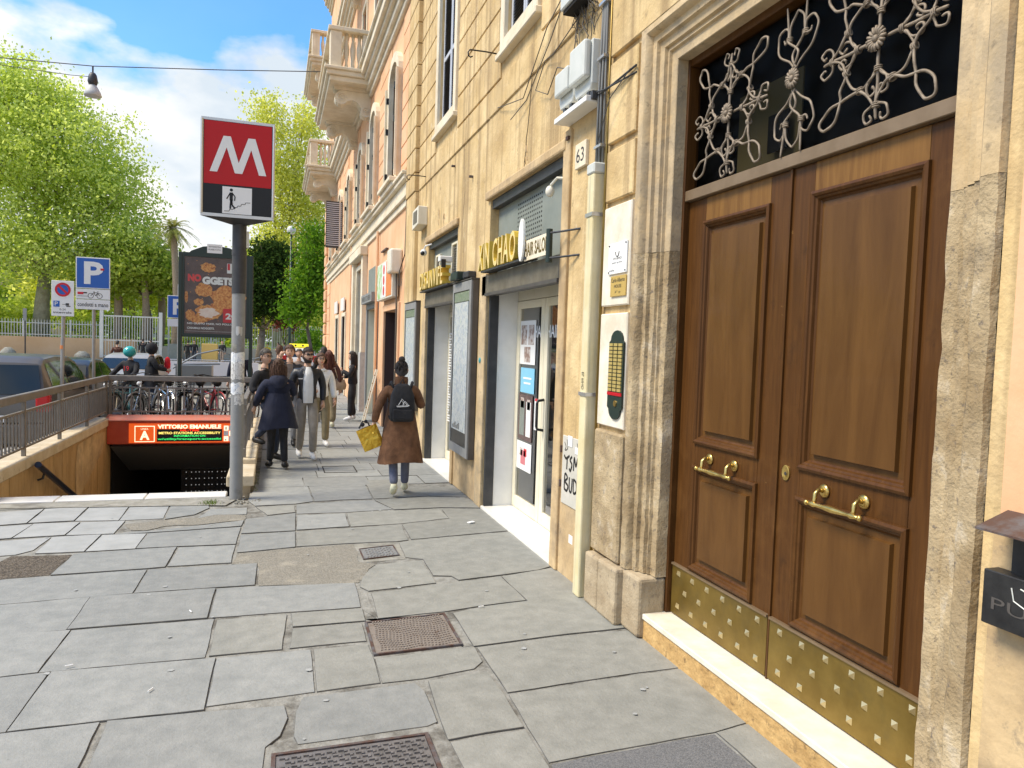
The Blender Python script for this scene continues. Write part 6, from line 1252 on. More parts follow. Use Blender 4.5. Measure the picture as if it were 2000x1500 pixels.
# ================================================================ CARS
import numpy as np
def car(name, label, loc, rz, paint, outline, W=.86, b=.93, seats='car_glass', wy=(.75, 3.2), taxi=False, group='cars parked along the kerb'):
    t = thing(name, label, 'car', loc, rz, group); L = outline[-1][0]
    def top(y):
        for (a, za), (c, zc) in zip(outline, outline[1:]):
            if a <= y <= c: return za + (zc - za) * (y - a) / (c - a + 1e-9)
        return outline[-1][1]
    def width(y): e = min(y, L - y); return W * (1 - .10 * max(0, 1 - e / .35) ** 2)
    def ring(y, z=None):
        tz = top(y) if z is None else z; w = width(y); bb = min(b, tz - .04)
        wr = w - .02 - max(0, tz - b) * .30 if tz > b else w - .05
        H = [(w - .10, .20), (w - .01, .30), (w, .55), (w + .005, bb * .82), (w - .015, bb), (wr, tz - .035), (wr - .06, tz), (wr * .5, tz + .012)]
        return [(x, z_) for x, z_ in H] + [(0, tz + .015)] + [(-x, z_) for x, z_ in H[::-1]]
    ys = sorted(set([round(v, 3) for v in [o[0] for o in outline] + [L * k / 26 for k in range(27)]]))
    g = G(); n = len(ring(0))
    for y in ys: g.v += [(x, y, z) for x, z in ring(y)]
    for i in range(len(ys) - 1): g.f += [(i * n + k, i * n + k + 1, (i + 1) * n + k + 1, (i + 1) * n + k) for k in range(n - 1)]
    g.f += [tuple(range(n)), tuple(range((len(ys) - 1) * n, len(ys) * n))[::-1]]; g.m = [0] * len(g.f)
    g.build('body', paint, t, smooth='auto', local=True, recalc=True)
    # side glass
    def side(s, a, c, f=.0):
        g = G(); P = []
        m = 8; lo = []; hi = []
        for i in range(m + 1):
            y = a + (c - a) * i / m; tz = top(y); w = width(y)
            if tz < b + .12: tz = b + .12
            wr = w - .02 - (tz - b) * .30; q = lambda v: (s * (w - .015 + (wr - w + .015) * v + .006), y, b + (tz - .035 - b) * v)
            lo.append(q(.08)); hi.append(q(.90))
        g.add(lo + hi, [(i, i + 1, m + 2 + i, m + 1 + i) for i in range(m)]); g.build('side_window', 'car_glass', t, local=True)
    gy = [o[0] for o in outline if o[1] > b + .14]; a, c = gy[0] + .18, gy[-1] - .02; mid = a + (c - a) * .52
    for s in (-1, 1): side(s, a, mid - .04); side(s, mid + .04, c + .25)
    # rear and front glass
    def wind(y0, y1, name, s):
        g = G(); V = []
        for v in (.08, .92):
            y = y0 + (y1 - y0) * v; z = top(y); w = width(y) - .06 - max(0, z - b) * .30
            for k in range(7): u = -1 + 2 * k / 6; V.append((u * w, y + s * (.012 - .03 * u * u * 0), z + .022))
        g.add(V, [(k, k + 1, 8 + k, 7 + k) for k in range(6)]); g.build(name, 'car_glass', t, local=True)
    wi = [i for i in range(len(outline) - 1) if outline[i][1] < outline[i + 1][1] and outline[i + 1][1] > b + .3 and outline[i][1] >= b - .05]
    if wi: wind(outline[wi[0]][0], outline[wi[0] + 1][0], 'rear_window', -1)
    wf = [i for i in range(len(outline) - 1) if outline[i][1] > outline[i + 1][1] and outline[i][1] > b + .25 and outline[i + 1][1] <= b + .2]
    if wf: wind(outline[wf[0]][0], outline[wf[0] + 1][0], 'windscreen', 1)
    for s in (-1, 1):
        g = G(); g.box(s * (W - .20), s * (W + .004), -.012, .14, .72, 1.06 if b > .9 else .95); g.build('tail_light', 'tail_red', t, local=True, bevel=.03, seg=2)
        g = G(); g.box(s * (W - .32), s * (W - .02), L - .14, L + .01, .60, .74); g.build('headlight', 'lamp_clear', t, local=True, bevel=.03, seg=2)
        g = G(); g.box(s * (W + .0), s * (W + .17), c - .02, c + .10, b + .02, b + .14); g.build('wing_mirror', paint, t, local=True, bevel=.03, seg=2)
    for y0, y1 in ((-.05, .10), (L - .10, L + .05)): G().box(-W + .06, W - .06, y0, y1, .28, .52).build('bumper', paint, t, local=True, bevel=.04, seg=2)
    G().box(-.26, .26, -.058, -.05, .56, .67).build('number_plate', 'sign_white', t, local=True)
    for y in wy:
        for s in (-1, 1):
            wl = G().tube([(s * (W - .20), y, .31), (s * (W + .0), y, .31)], .31, 20).build('wheel', 'tyre', t, local=True, smooth='auto')
            g = G(); g.tube([(s * (W + .002), y, .31), (s * (W + .008), y, .31)], .21, 16); g.tube([(s * (W + .008), y, .31), (s * (W + .014), y, .31)], .06, 8); g.build('rim', 'rim', wl, local=True)
            G().tube([(s * (W - .03), y - .0, .33), (s * (W + .003), y, .33)], .37, 20).build('wheel_arch', 'car_trim', t, local=True)
    if taxi:
        G().box(-.5, .5, 1.55, 1.80, 1.47, 1.66).build('roof_sign', 'taxi_yellow', t, local=True, bevel=.02); g = G()
        for u in (-.18, .2): g.tube([(u, 1.548, 1.565), (u, 1.545, 1.565)], .055, 12)
        g.build('roof_sign_symbols', 'text_dark', t, local=True)
    return t
mpv = [(0, .42), (.02, .70), (.05, .94), (.30, 1.50), (.55, 1.60), (1.2, 1.63), (2.1, 1.60), (2.45, 1.50), (3.15, 1.00), (3.75, .88), (3.92, .62), (3.95, .42)]
hat = [(0, .42), (.03, .70), (.08, .93), (.50, 1.30), (.85, 1.40), (1.5, 1.43), (2.1, 1.38), (2.35, 1.30), (3.0, .95), (3.7, .84), (3.92, .60), (3.95, .42)]
car('parked_car', 'brown-grey hatchback seen from behind at the left edge with a red tail light', (-4.37, 13.7, -.155), 0, 'carpaint_grey', mpv, W=.87)
car('parked_car', 'black car parked in front of the brown-grey hatchback', (-4.78, 18.4, -.155), 0, 'carpaint_dark', hat, W=.88, b=.88)
car('parked_car', 'silver car facing the camera behind the two scooter people', (-4.25, 27.4, -.155), pi, 'carpaint_silver', hat, W=.84)
car('parked_car', 'dark car partly cut off by the left edge beyond the road', (-17.2, 46, -.16), pi / 2, 'carpaint_dark', hat)
car('taxi', 'white taxi with a yellow roof sign behind the walking crowd', (1.25, 39.6, -.02), 0, 'carpaint_white', hat, taxi=True, group='cars beyond the crowd')

# ================================================================ BICYCLES
def bicycle(paint, basket):
    t = thing('bicycle', 'x', 'bicycle', (0, 0, 0), group='bicycles parked behind the metro stairs'); R = .335
    for y in (0, 1.05):
        w = G().tube([(0, y + R * cos(a), R + R * sin(a)) for a in [2 * pi * k / 22 for k in range(22)]], .021, 6, closed=True).build('wheel', 'tyre', t, smooth=True, local=True)
        g = G(); g.tube([(0, y + (R - .03) * cos(a), R + (R - .03) * sin(a)) for a in [2 * pi * k / 22 for k in range(22)]], .010, 4, closed=True)
        for k in range(14): a = 2 * pi * k / 14; g.tube([(0, y, R), (0, y + (R - .03) * cos(a), R + (R - .03) * sin(a))], .0022, 3, caps=False)
        g.tube([(-.04, y, R), (.04, y, R)], .025, 8); g.build('rim', 'rim', w, local=True)
        G().tube([(0, y + (R + .04) * cos(a), R + (R + .04) * sin(a)) for a in [.1 + 2.3 * k / 10 if y == 0 else .9 + 2.2 * k / 10 for k in range(11)]], .016, 5).build('mudguard', paint, t, local=True)
    g = G(); bb = (0, .45, .30); st = (0, .28, .80); hd = (0, .86, .86); h2 = (0, .90, .70)
    for a, b_ in ((bb, st), (bb, h2), ((0, .33, .62), h2), ((0, 0, R), bb), ((0, 0, R), st), (hd, h2)): g.tube([a, b_], .018, 7)
    g.build('frame', paint, t, local=True, smooth='auto')
    G().tube([(0, .86, .98), h2, (.0, 1.05, R)], .014, 6).build('fork', 'chrome', t, local=True)
    G().tube([(-.29, .68, 1.02), (-.26, .82, 1.03), (0, .87, 1.0), (.26, .82, 1.03), (.29, .68, 1.02)], .013, 6).build('handlebar', 'black_metal', t, local=True, smooth=True)
    g = G(); g.tube([(0, .14, .90), (0, .24, .91), (0, .42, .89)], [.085, .075, .02], 10); g.tube([st, (0, .27, .89)], .013, 6); g.build('saddle', 'black_metal', t, local=True, smooth=True)
    g = G(); g.tube([(.05, .45, .30), (.06, .45, .30)], .085, 14); g.tube([(.08, .45, .30), (.09, .50, .15)], .010, 5); g.tube([(-.08, .45, .30), (-.09, .40, .45)], .010, 5); g.box(.06, .16, .46, .54, .14, .16); g.build('chainset', 'dark_metal', t, local=True)
    G().ball((0, .95, .88), .045, 8, 6).build('lamp', 'lamp_clear', t, local=True)
    if basket:
        g = G()
        for k in range(6): z = .72 + k * .045; w = .13 + k * .006; g.tube([(-w, .95, z), (w, .95, z), (w, 1.18, z), (-w, 1.18, z)], .004, 4, closed=True)
        for k in range(5): u = -.13 + k * .065; g.tube([(u, 1.18, .72), (u * 1.2, 1.18, .95)], .004, 4); g.tube([(u, .95, .72), (u * 1.2, .95, .95)], .004, 4)
        g.box(-.13, .13, .95, 1.18, .715, .722); g.build('basket', 'black_metal', t, local=True)
    return t
BK = [bicycle('bike_frame', False), bicycle('black_metal', True), bicycle('bike_red', False), bicycle('bike_teal', True), bicycle('chrome', False)]
bl = [(-2.78, 17.6, 2.9, 3, 'teal bicycle with a basket at the left end of the bicycle row'), (-2.55, 17.0, .45, 1, 'black bicycle with a basket right of the teal one'), (-2.35, 17.55, 2.75, 0, 'grey bicycle with its front wheel towards the railing, left of the panel post'), (-2.1, 16.7, .35, 4, 'bright metal bicycle just left of the panel post'),
      (-1.85, 17.75, 3.3, 1, 'black bicycle with a basket directly behind the panel post'), (-1.6, 16.75, -.35, 0, 'grey bicycle just right of the panel post'), (-1.4, 17.7, 2.8, 1, 'black bicycle with a basket under the middle of the poster'), (-1.15, 16.75, .5, 2, 'red bicycle under the price flash of the poster'),
      (-.95, 17.7, 3.45, 4, 'bright metal bicycle near the right side of the poster'), (-.72, 16.8, -.3, 1, 'black bicycle with a basket beside the grey metro pole'), (-.5, 17.6, 2.95, 0, 'grey bicycle hidden behind the grey metro pole')]
used = set()
for x, y, rz, k, lb in bl:
    o = BK[k] if k not in used else copy_tree(BK[k]); used.add(k); o.location = (x, y, .0); o.rotation_euler = (0, radians(rs.uniform(-6, 6)), rz); o['label'] = lb
g = G()
for k in range(8): x = -2.9 + k * .33; g.tube([(x, 17.2, 0), (x, 17.2, .55), (x + .02, 17.5, .58), (x + .02, 17.5, 0)], .016, 6)
tag(g.build('bicycle_rack', 'alu'), 'row of metal hoops holding the parked bicycles', 'bicycle rack')

# ================================================================ PEOPLE
def skin_mesh(V, E, R, sub=1):
    me = bpy.data.meshes.new('tmp'); me.from_pydata(V, E, []); o = bpy.data.objects.new('tmp', me); COL.objects.link(o)
    m = o.modifiers.new('s', 'SKIN'); m.use_smooth_shade = True; m.branch_smoothing = .6
    sv = me.skin_vertices[0].data
    for i, r in enumerate(R): sv[i].radius = r if isinstance(r, tuple) else (r, r); sv[i].use_root = (i == 0)
    s = o.modifiers.new('u', 'SUBSURF'); s.levels = sub; s.render_levels = sub
    dg = bpy.context.evaluated_depsgraph_get(); ev = o.evaluated_get(dg); mm = ev.to_mesh()
    vs = [tuple(v.co) for v in mm.vertices]; fs = [tuple(p.vertices) for p in mm.polygons]; ev.to_mesh_clear()
    bpy.data.objects.remove(o); bpy.data.meshes.remove(me); return vs, fs
def lerp(a, b, t): return tuple(a[i] + (b[i] - a[i]) * t for i in range(3))
def person(label, loc, face, h, legs, arms, top, bottom, shoes, hair, skin='skin', coat=None, hairlen=0., face_parts=None, extra=None, lean=0., topw=1., group=None, bun=False, hood=False, headyaw=0., detail=True, beard=False, cap=None, wide=1., look=0.):
    """standing figure; legs = ((hip fwd/side knee, foot), ...) in metres for a 1.75 m body, facing local +y"""
    t = thing('person', label, 'person', loc, face, group); k = h / 1.75
    S = lambda p: (p[0] * k, p[1] * k, p[2] * k)
    ln_ = lambda z: lean * (z - .95)            # forward lean grows with height
    pel = (0, ln_(.95), .95); sp = (0, ln_(1.1) + .01, 1.10); ch = (0, ln_(1.3), 1.30); nk = (0, ln_(1.46) - .005, 1.47); hb = (0, ln_(1.55) + .01, 1.56)
    hips = [(-.088, ln_(.9), .90), (.088, ln_(.9), .90)]; sh = [(-.185, ln_(1.4) - .01, 1.405), (.185, ln_(1.4) - .01, 1.405)]
    knee = [legs[0][0], legs[1][0]]; ank = [legs[0][1], legs[1][1]]; toe = [legs[0][2], legs[1][2]]
    elb = [arms[0][0], arms[1][0]]; wri = [arms[0][1], arms[1][1]]
    # body in one skin
    V = [pel, sp, ch, nk, hb]; E = [(0, 1), (1, 2), (2, 3), (3, 4)]; R = [(.095, .07), (.095, .07), (.12, .08), .058, .056]
    for s in (0, 1):
        i = len(V); V += [sh[s], lerp(sh[s], elb[s], .5), elb[s], lerp(elb[s], wri[s], .4), wri[s]]; E += [(2, i), (i, i + 1), (i + 1, i + 2), (i + 2, i + 3), (i + 3, i + 4)]; R += [.052, .044, .037, .036, .024]
        i = len(V); V += [hips[s], lerp(hips[s], knee[s], .5), knee[s], lerp(knee[s], ank[s], .4), ank[s]]; E += [(0, i), (i, i + 1), (i + 1, i + 2), (i + 2, i + 3), (i + 3, i + 4)]; R += [.055, .058, .046, .046, .034]
    vs, fs = skin_mesh([S(v) for v in V], E, [(r[0] * k, r[1] * k) if isinstance(r, tuple) else r * k for r in R])
    g = G(); g.add(vs, fs)
    # head with brow, nose, lips, chin and ears
    hc = Vector((0, ln_(1.64) + .02, 1.638)); cy_, sy_ = cos(headyaw), sin(headyaw)
    def hp(x, y, z): x *= .95; y *= .95; z *= .95; return S((hc.x + x * cy_ - y * sy_, hc.y + x * sy_ + y * cy_, hc.z + z))
    n, m_ = 20, 16; hv = []
    for i in range(m_ + 1):
        ph = pi * i / m_; z = -cos(ph) * .122; r = sin(ph)
        for j in range(n):
            a = 2 * pi * j / n; x = r * .078 * cos(a); y = r * .096 * sin(a)
            f = max(0, sin(a))
            if z < -.02: x *= 1 - .28 * min(1, (-z - .02) / .09); y += f * .012 * min(1, (-z - .02) / .06)      # jaw and chin
            if z > 0: y -= .006 * f * z / .1
            c_ = max(0, 1 - abs(cos(a)) / .32) * (1 if sin(a) > 0 else 0)
            if -.045 < z < .015: y += .022 * c_ * (1 - abs(z + .02) / .035 if abs(z + .02) < .035 else 0)           # nose
            if -.075 < z < -.05: y += .006 * c_                                                                     # lips
            if .005 < z < .03 and f > .5: y -= .006                                                                 # eye sockets
            hv.append(hp(x, y, z))
    hf = [(i * n + j, i * n + (j + 1) % n, (i + 1) * n + (j + 1) % n, (i + 1) * n + j) for i in range(m_) for j in range(n)]; g.add(hv, hf)
    for s in (-1, 1): g.tube([hp(s * .076, -.005, -.03), hp(s * .086, -.012, .0), hp(s * .080, -.008, .028)], [.008 * k, .014 * k, .010 * k], 6)
    # hands: palm, four unequal curled fingers and a thumb
    for s in (0, 1):
        w = Vector(wri[s]); d = (w - Vector(elb[s])).normalized(); cl = arms[s][2] if len(arms[s]) > 2 else .35
        side_ = d.cross(Vector((1, 0, 0) if abs(d.x) < .8 else (0, 0, 1))).normalized(); nrm = d.cross(side_).normalized()
        if nrm.x * (1 if s else -1) > 0: nrm = -nrm
        P0 = w + d * .02; P1 = w + d * .085
        g.tube([S(w - d * .015), S(P0), S(w + d * .05), S(P1)], [.024 * k, .030 * k, .036 * k, .030 * k], 8)
        for q in range(4):
            u = (-.5 + q / 3) * .058; L_ = (.064, .076, .072, .056)[q]; c0 = w + d * .08 + side_ * u; c1 = c0 + (d * cos(cl) + nrm * sin(cl)) * L_ * .5; c2 = c1 + (d * cos(cl * 2.4) + nrm * sin(cl * 2.4)) * L_ * .5
            g.tube([S(c0 - d * .01), S(c1), S(c2)], [.0095 * k, .009 * k, .007 * k], 6)
        b0 = w + d * .03 + side_ * -.03; b1 = b0 + (d * .5 - side_ * .5 + nrm * .5).normalized() * .04; g.tube([S(b0), S(b1), S(b1 + (d * .8 + nrm * .6).normalized() * .028)], [.012 * k, .010 * k, .008 * k], 6)
    g.build('body', skin, t, smooth=True, local=True)
    # trousers
    V = [(0, ln_(1.05), 1.07), pel]; E = [(0, 1)]; R = [(.140, .108), (.155, .125)]
    bw = wide
    for s in (0, 1):
        i = len(V); a_ = ank[s]; V += [hips[s], lerp(hips[s], knee[s], .5), knee[s], lerp(knee[s], a_, .55), (a_[0], a_[1], a_[2] + .035)]; E += [(1, i), (i, i + 1), (i + 1, i + 2), (i + 2, i + 3), (i + 3, i + 4)]; R += [.092, .085 * bw, .066 * bw, .062 * bw, .056 * bw]
    vs, fs = skin_mesh([S(v) for v in V], E, [(r[0] * k, r[1] * k) if isinstance(r, tuple) else r * k for r in R]); q = G(); q.add(vs, fs); q.build('trousers', bottom, t, smooth=True, local=True)
    # shoes
    for s in (0, 1):
        a_, b_ = Vector(ank[s]), Vector(toe[s]); d = (b_ - a_).normalized(); q = G()
        q.tube([S(a_ - d * .045 + Vector((0, 0, -.01))), S(a_ + Vector((0, 0, .0)) - d * .01), S(lerp(a_, b_, .45)), S(lerp(a_, b_, .85)), S(b_ + d * .015)], [.030 * k, .050 * k, .047 * k, .040 * k, .020 * k], 10); q.tube([S(a_ + Vector((0, 0, -.02))), S(a_ + Vector((0, 0, .05)))], [.045 * k, .042 * k], 10)
        sh_ = q.build('shoe', shoes, t, smooth=True, local=True)
        q = G(); q.tube([S(a_ - d * .05 + Vector((0, 0, -.045))), S(lerp(a_, b_, .5) if False else tuple(Vector(lerp(a_, b_, .5)) + Vector((0, 0, -.030)))), S(b_ + d * .01 + Vector((0, 0, -.018)))], [.030 * k, .036 * k, .022 * k], 8)
    # top: torso and sleeves
    V = [(0, ln_(.92), .90 if not coat else .98), (0, ln_(1.0), 1.02), sp, ch, (0, ln_(1.42), 1.425), (0, ln_(1.47), 1.475)]; E = [(0, 1), (1, 2), (2, 3), (3, 4), (4, 5)]; R = [(.168 * topw, .135 * topw), (.152 * topw, .120 * topw), (.145 * topw, .112 * topw), (.165 * topw, .118 * topw), (.12, .085), (.066, .062)]
    for s in (0, 1):
        i = len(V); V += [sh[s], lerp(sh[s], elb[s], .5), elb[s], lerp(elb[s], wri[s], .5), lerp(elb[s], wri[s], .93)]; E += [(3, i), (i, i + 1), (i + 1, i + 2), (i + 2, i + 3), (i + 3, i + 4)]; R += [.076 * topw, .067 * topw, .058 * topw, .054 * topw, .045 * topw]
    vs, fs = skin_mesh([S(v) for v in V], E, [(r[0] * k, r[1] * k) if isinstance(r, tuple) else r * k for r in R]); q = G(); q.add(vs, fs); q.build('jacket', top, t, smooth=True, local=True)
    if coat:   # skirt of a long coat: (hem height, hem half-width, material)
        hem, hw, mt = coat; q = G(); n = 22; rows_ = 9; 
        for i in range(rows_):
            s = i / (rows_ - 1); z = 1.22 + (hem - 1.22) * s; w = .150 * topw + (hw - .150) * s ** .9; dd = .118 * topw + (hw * .74 - .118) * s
            for j in range(n): a = 2 * pi * j / n; f = 1 + (.07 * sin(a * 6 + 1 + s) + .04 * sin(a * 11 + 2 * s)) * s; q.v.append(S((w * cos(a) * f, ln_(z) + dd * sin(a) * f + .012 * sin(a * 3) * s, z - .02 * sin(a * 2 + 1) * s)))
        q.f = [(i * n + j, i * n + (j + 1) % n, (i + 1) * n + (j + 1) % n, (i + 1) * n + j) for i in range(rows_ - 1) for j in range(n)]; q.m = [0] * len(q.f); q.build('coat_skirt', mt, t, smooth=True, local=True)
    # hair: cap over the skull, optional length down the back
    q = G(); n, m_ = 20, 9; L0 = len(q.v)
    for i in range(m_ + 1):
        ph = pi * (.5 - .5 * i / m_) ; z = sin(ph) * .134; r = cos(ph)
        for j in range(n):
            a = 2 * pi * j / n; f = max(0, sin(a)); zz = z
            bk = max(0, -sin(a)); lowest = .078 * f ** .35 - (.085 if hairlen else .012) * (1 - f ** .5) - (0 if hairlen else .065) * bk
            zz = max(z, -.2) if i < m_ else z
            zb = lowest; zz = zb + (.130 - zb) * sin(pi / 2 * (1 - i / m_)) if True else z
            rr = cos(pi / 2 * (1 - i / m_)) ** .75
            rr = rr * (1 + .03 * sin(a * 7 + i) + .025 * sin(a * 13 + i * 2.1)); zz += .006 * sin(a * 9 + i * 1.7); q.v.append(hp(rr * .088 * cos(a), rr * (.108 if sin(a) < 0 else .092) * sin(a) - .006, zz))
    q.f = [(i * n + j, i * n + (j + 1) % n, (i + 1) * n + (j + 1) % n, (i + 1) * n + j) for i in range(m_) for j in range(n)]; q.m = [0] * len(q.f)
    if hairlen:
        n2 = 15
        base = len(q.v); R_ = 7
        for i in range(R_ + 1):
            s = i / R_; z = .03 - s * hairlen
            for j in range(n2):
                a = pi * .88 + (pi * 1.24) * j / (n2 - 1); w = .092 + .030 * sin(pi * min(1, s * 1.2)) * (1 + .5 * hairlen); y = .100 + .012 * s
                q.v.append(hp(w * cos(a) * (1 + .03 * sin(j * 2.3)), y * sin(a) * 1.02 - .015 * s, z + .014 * sin(j * 1.7) * s))
        q.f += [(base + i * n2 + j, base + i * n2 + j + 1, base + (i + 1) * n2 + j + 1, base + (i + 1) * n2 + j) for i in range(R_) for j in range(n2 - 1)]; q.m = [0] * len(q.f)
        b2 = len(q.v); q.add([hp(.07 * cos(a), -.05 + .05 * sin(a), .02 - hairlen * .85) for a in [2 * pi * j / 10 for j in range(10)]], [tuple(range(10))])
    if bun: c = hp(0, -.035, .150); q.ball(c, .044 * k, 10, 7)
    if detail or bun or hairlen:      # loose locks lying over the cap and down its length
        rn = random.Random(len(label))
        for _ in range(170):
            a = rn.uniform(0, 2 * pi); e0 = rn.uniform(.1, 1.25); f = max(0, sin(a)); P = []
            L_ = rn.uniform(.3, .75) * (.7 if f > .5 else 1); dr = rn.uniform(-.5, .5)
            for j in range(4):
                e = e0 + .25 - L_ * j / 3; aa = a + dr * j / 3 * .5; r_ = cos(max(-.35, e)); zz = .130 * sin(e) + (0 if hairlen else .01)
                if f > .4: zz = max(zz, .07)
                o_ = 1.03 + .05 * rn.random() - .02 * j; P.append((.088 * o_ * r_ * cos(aa), .104 * o_ * r_ * sin(aa) - .006, zz))
            q.tube([hp(*p) for p in P], [.006 * k, .008 * k, .006 * k, .002 * k], 4, caps=False)
        for _ in range(int(260 * hairlen)):
            a = rn.uniform(pi * .9, pi * 2.1); w = .105 + .02 * rn.random(); z0_ = rn.uniform(-.02, .05); z1_ = -hairlen * rn.uniform(.8, 1.15)
            q.tube([hp(w * cos(a + .06 * sin(j * 2 + _)) * (1 + .12 * sin(pi * j / 4)), w * 1.02 * sin(a) - .012 * j / 4, z0_ + (z1_ - z0_) * j / 4) for j in range(5)], [.006 * k, .009 * k, .008 * k, .006 * k, .002 * k], 4, caps=False)
    hr = q.build('hair', hair, t, smooth=True, local=True)
    if detail:
        q = G()
        for s in (-1, 1): q.ball(hp(s * .031, .083, .012), .0085 * k, 6, 4); q.tube([hp(s * .018, .093, .034), hp(s * .048, .080, .036)], .0045 * k, 4)
        q.build('eyes_and_brows', 'hair_dark', t, local=True)
        G().tube([hp(-.022, .098, -.060), hp(0, .104, -.060), hp(.022, .098, -.060)], .0045 * k, 4).build('mouth', 'text_red', t, local=True)
    if beard:
        q = G(); R_ = 4; n2 = 13
        for i in range(R_ + 1):
            for j in range(n2): a = -.15 + (pi + .3) * j / (n2 - 1); tz = -.078 + .085 * (1 - max(0, sin(a))) ** 1.3; z = tz + (-.128 - tz) * i / R_; w = .081 - .034 * max(0, (-z - .05) / .08); q.v.append(hp(w * cos(a), (.109 - .018 * (i / R_) ** 2) * max(-.1, sin(a)), z))
        q.f = [(i * n2 + j, i * n2 + j + 1, (i + 1) * n2 + j + 1, (i + 1) * n2 + j) for i in range(R_) for j in range(n2 - 1)]; q.m = [0] * len(q.f); q.tube([hp(-.030, .096, -.062), hp(-.012, .107, -.047), hp(.012, .107, -.047), hp(.030, .096, -.062)], [.003, .006, .006, .003], 5); q.build('beard', hair, t, smooth=True, local=True)
    if extra: extra(t, S, hp, dict(elb=elb, wri=wri, sh=sh, ln=ln_, k=k))
    return t
def walk(a, b, lift=0.0):
    """stride: left foot forward by a, right by b"""
    def leg(x, s, up=0.): return ((x, .45 * s + .05 + max(0, -s) * .12, .50), (x, s, .085 + up), (x * 1.1, s + .14, .05 + up * .4))
    return (leg(-.09, a, lift if a < b else 0), leg(.09, b, lift if b < a else 0))
stand = (((-.09, .03, .49), (-.10, 0, .085), (-.125, .15, .045)), ((.09, .03, .49), (.10, 0, .085), (.125, .15, .045)))
def arm(s, ex, ey, ez, wx, wy_, wz, cl=.4): return ((s * ex, ey, ez), (s * wx, wy_, wz), cl)
AD = lambda s: arm(s, .245, -.02, 1.13, .255, .06, .88)
P_ALL = {}
# --- woman in the brown coat, walking away
def bag_backpack(t, S, hp, J):
    g = G(); P = []
    n = 16
    for i, (z, w, d) in enumerate(((.985, .115, .05), (1.0, .150, .10), (1.15, .165, .125), (1.32, .150, .115), (1.44, .105, .08), (1.475, .06, .04))):
        for j in range(n):
            a = 2 * pi * j / n; e = .62; x = w * (abs(cos(a)) ** e) * (1 if cos(a) > 0 else -1); y = -.175 - .0 + d * .62 * (abs(sin(a)) ** e) * (1 if sin(a) > 0 else -1); g.v.append(S((x, y, z)))
    g.f = [(i * n + j, i * n + (j + 1) % n, (i + 1) * n + (j + 1) % n, (i + 1) * n + j) for i in range(5) for j in range(n)] + [tuple(range(n)), tuple(range(5 * n, 6 * n))]; g.m = [0] * len(g.f)
    b = thing('backpack', 'black backpack with a white three-peak emblem on the back of the brown coat', 'backpack', (0, 0, 0)); b.parent = None
    g.build('bag', 'cloth_black', b, smooth=True, local=True)
    e = G(); y = -.262
    for st in ([(-.075, 1.20), (-.03, 1.255), (-.005, 1.225)], [(-.055, 1.205), (.012, 1.285), (.055, 1.205)], [(-.02, 1.215), (.02, 1.265), (.05, 1.215)], [(-.085, 1.20), (.08, 1.192)], [(-.07, 1.19), (.07, 1.182)], [(-.01, 1.24), (.0, 1.2)]):
        e.tube([S((-a, y + .004 * abs(zz - 1.2) * 10, zz)) for a, zz in st], .0032, 4)
    e.build('emblem', 'sign_white', b, local=True)
    g = G(); g.box(*[v * J['k'] for v in (-.125, .125, -.268, -.24, 1.02, 1.15)]); g.build('front_pocket', 'cloth_black', b, local=True, bevel=.02, seg=2)
    for s in (-1, 1): G().tube([S((s * .11, -.13, 1.42)), S((s * .135, -.05, 1.485)), S((s * .14, .06, 1.44)), S((s * .15, .12, 1.28)), S((s * .16, .02, 1.08)), S((s * .14, -.12, 1.02))], .020, 6).build('strap', 'cloth_black', b, local=True, smooth=True)
    G().tube([S((-.03, -.14, 1.47)), S((0, -.15, 1.53)), S((.03, -.14, 1.47))], .009, 6).build('grab_loop', 'cloth_black', b, local=True)
    b.matrix_world = Matrix.Translation(t.location) @ Matrix.Rotation(t.rotation_euler.z, 4, 'Z')
    # raised collar of the coat
    q = G(); n = 14
    for z, w in ((1.45, .085), (1.52, .088), (1.555, .080)): q.v += [S((w * cos(2 * pi * j / n), .0 + w * .9 * sin(2 * pi * j / n), z)) for j in range(n)]
    q.f = [(i * n + j, i * n + (j + 1) % n, (i + 1) * n + (j + 1) % n, (i + 1) * n + j) for i in range(2) for j in range(n)]; q.m = [0] * len(q.f); q.build('collar', 'wool_brown', t, smooth=True, local=True)
    s = J['k']
WLOC = (1.50, 9.02, 0)
legs = (((-.085, .02, .50), (-.08, -.17, .13), (-.085, -.06, .04)), ((.085, .10, .50), (.085, .12, .085), (.09, .27, .045)))
person('woman in a long brown wool coat walking away with a black backpack', WLOC, radians(-4), 1.66, (legs[1], legs[0]) if False else legs, (arm(-1, .30, -.06, 1.16, .345, -.02, .93, .9), arm(1, .27, .04, 1.17, .30, .24, 1.20)), 'wool_brown', 'denim', 'shoe_cream', 'hair_dark', coat=(.44, .27, 'wool_brown'), extra=bag_backpack, topw=1.08, bun=True, detail=False, lean=.04)
t = thing('gift_bag', 'crumpled golden foil bag hanging from the left hand of the brown-coated woman', 'bag', (1.12, 9.0, .6), radians(-6))
g = G(); V = []; nx, nz = 9, 9; q = random.Random(5)
for s in (-1, 1):
    for i in range(nx):
        for j in range(nz):
            u, v = i / (nx - 1), j / (nz - 1); th = .045 * (1 - abs(2 * u - 1) ** 4) * (1 - (1 - v) ** 6 * .6) * (.8 + .2 * v); x = -.13 + .26 * u; z = -.14 + .28 * v
            V.append((x, s * th + q.uniform(-1, 1) * .007, z))
ca, sa = cos(.42), sin(.42); V = [(x * ca - z * sa, y, x * sa + z * ca + .02) for x, y, z in V]
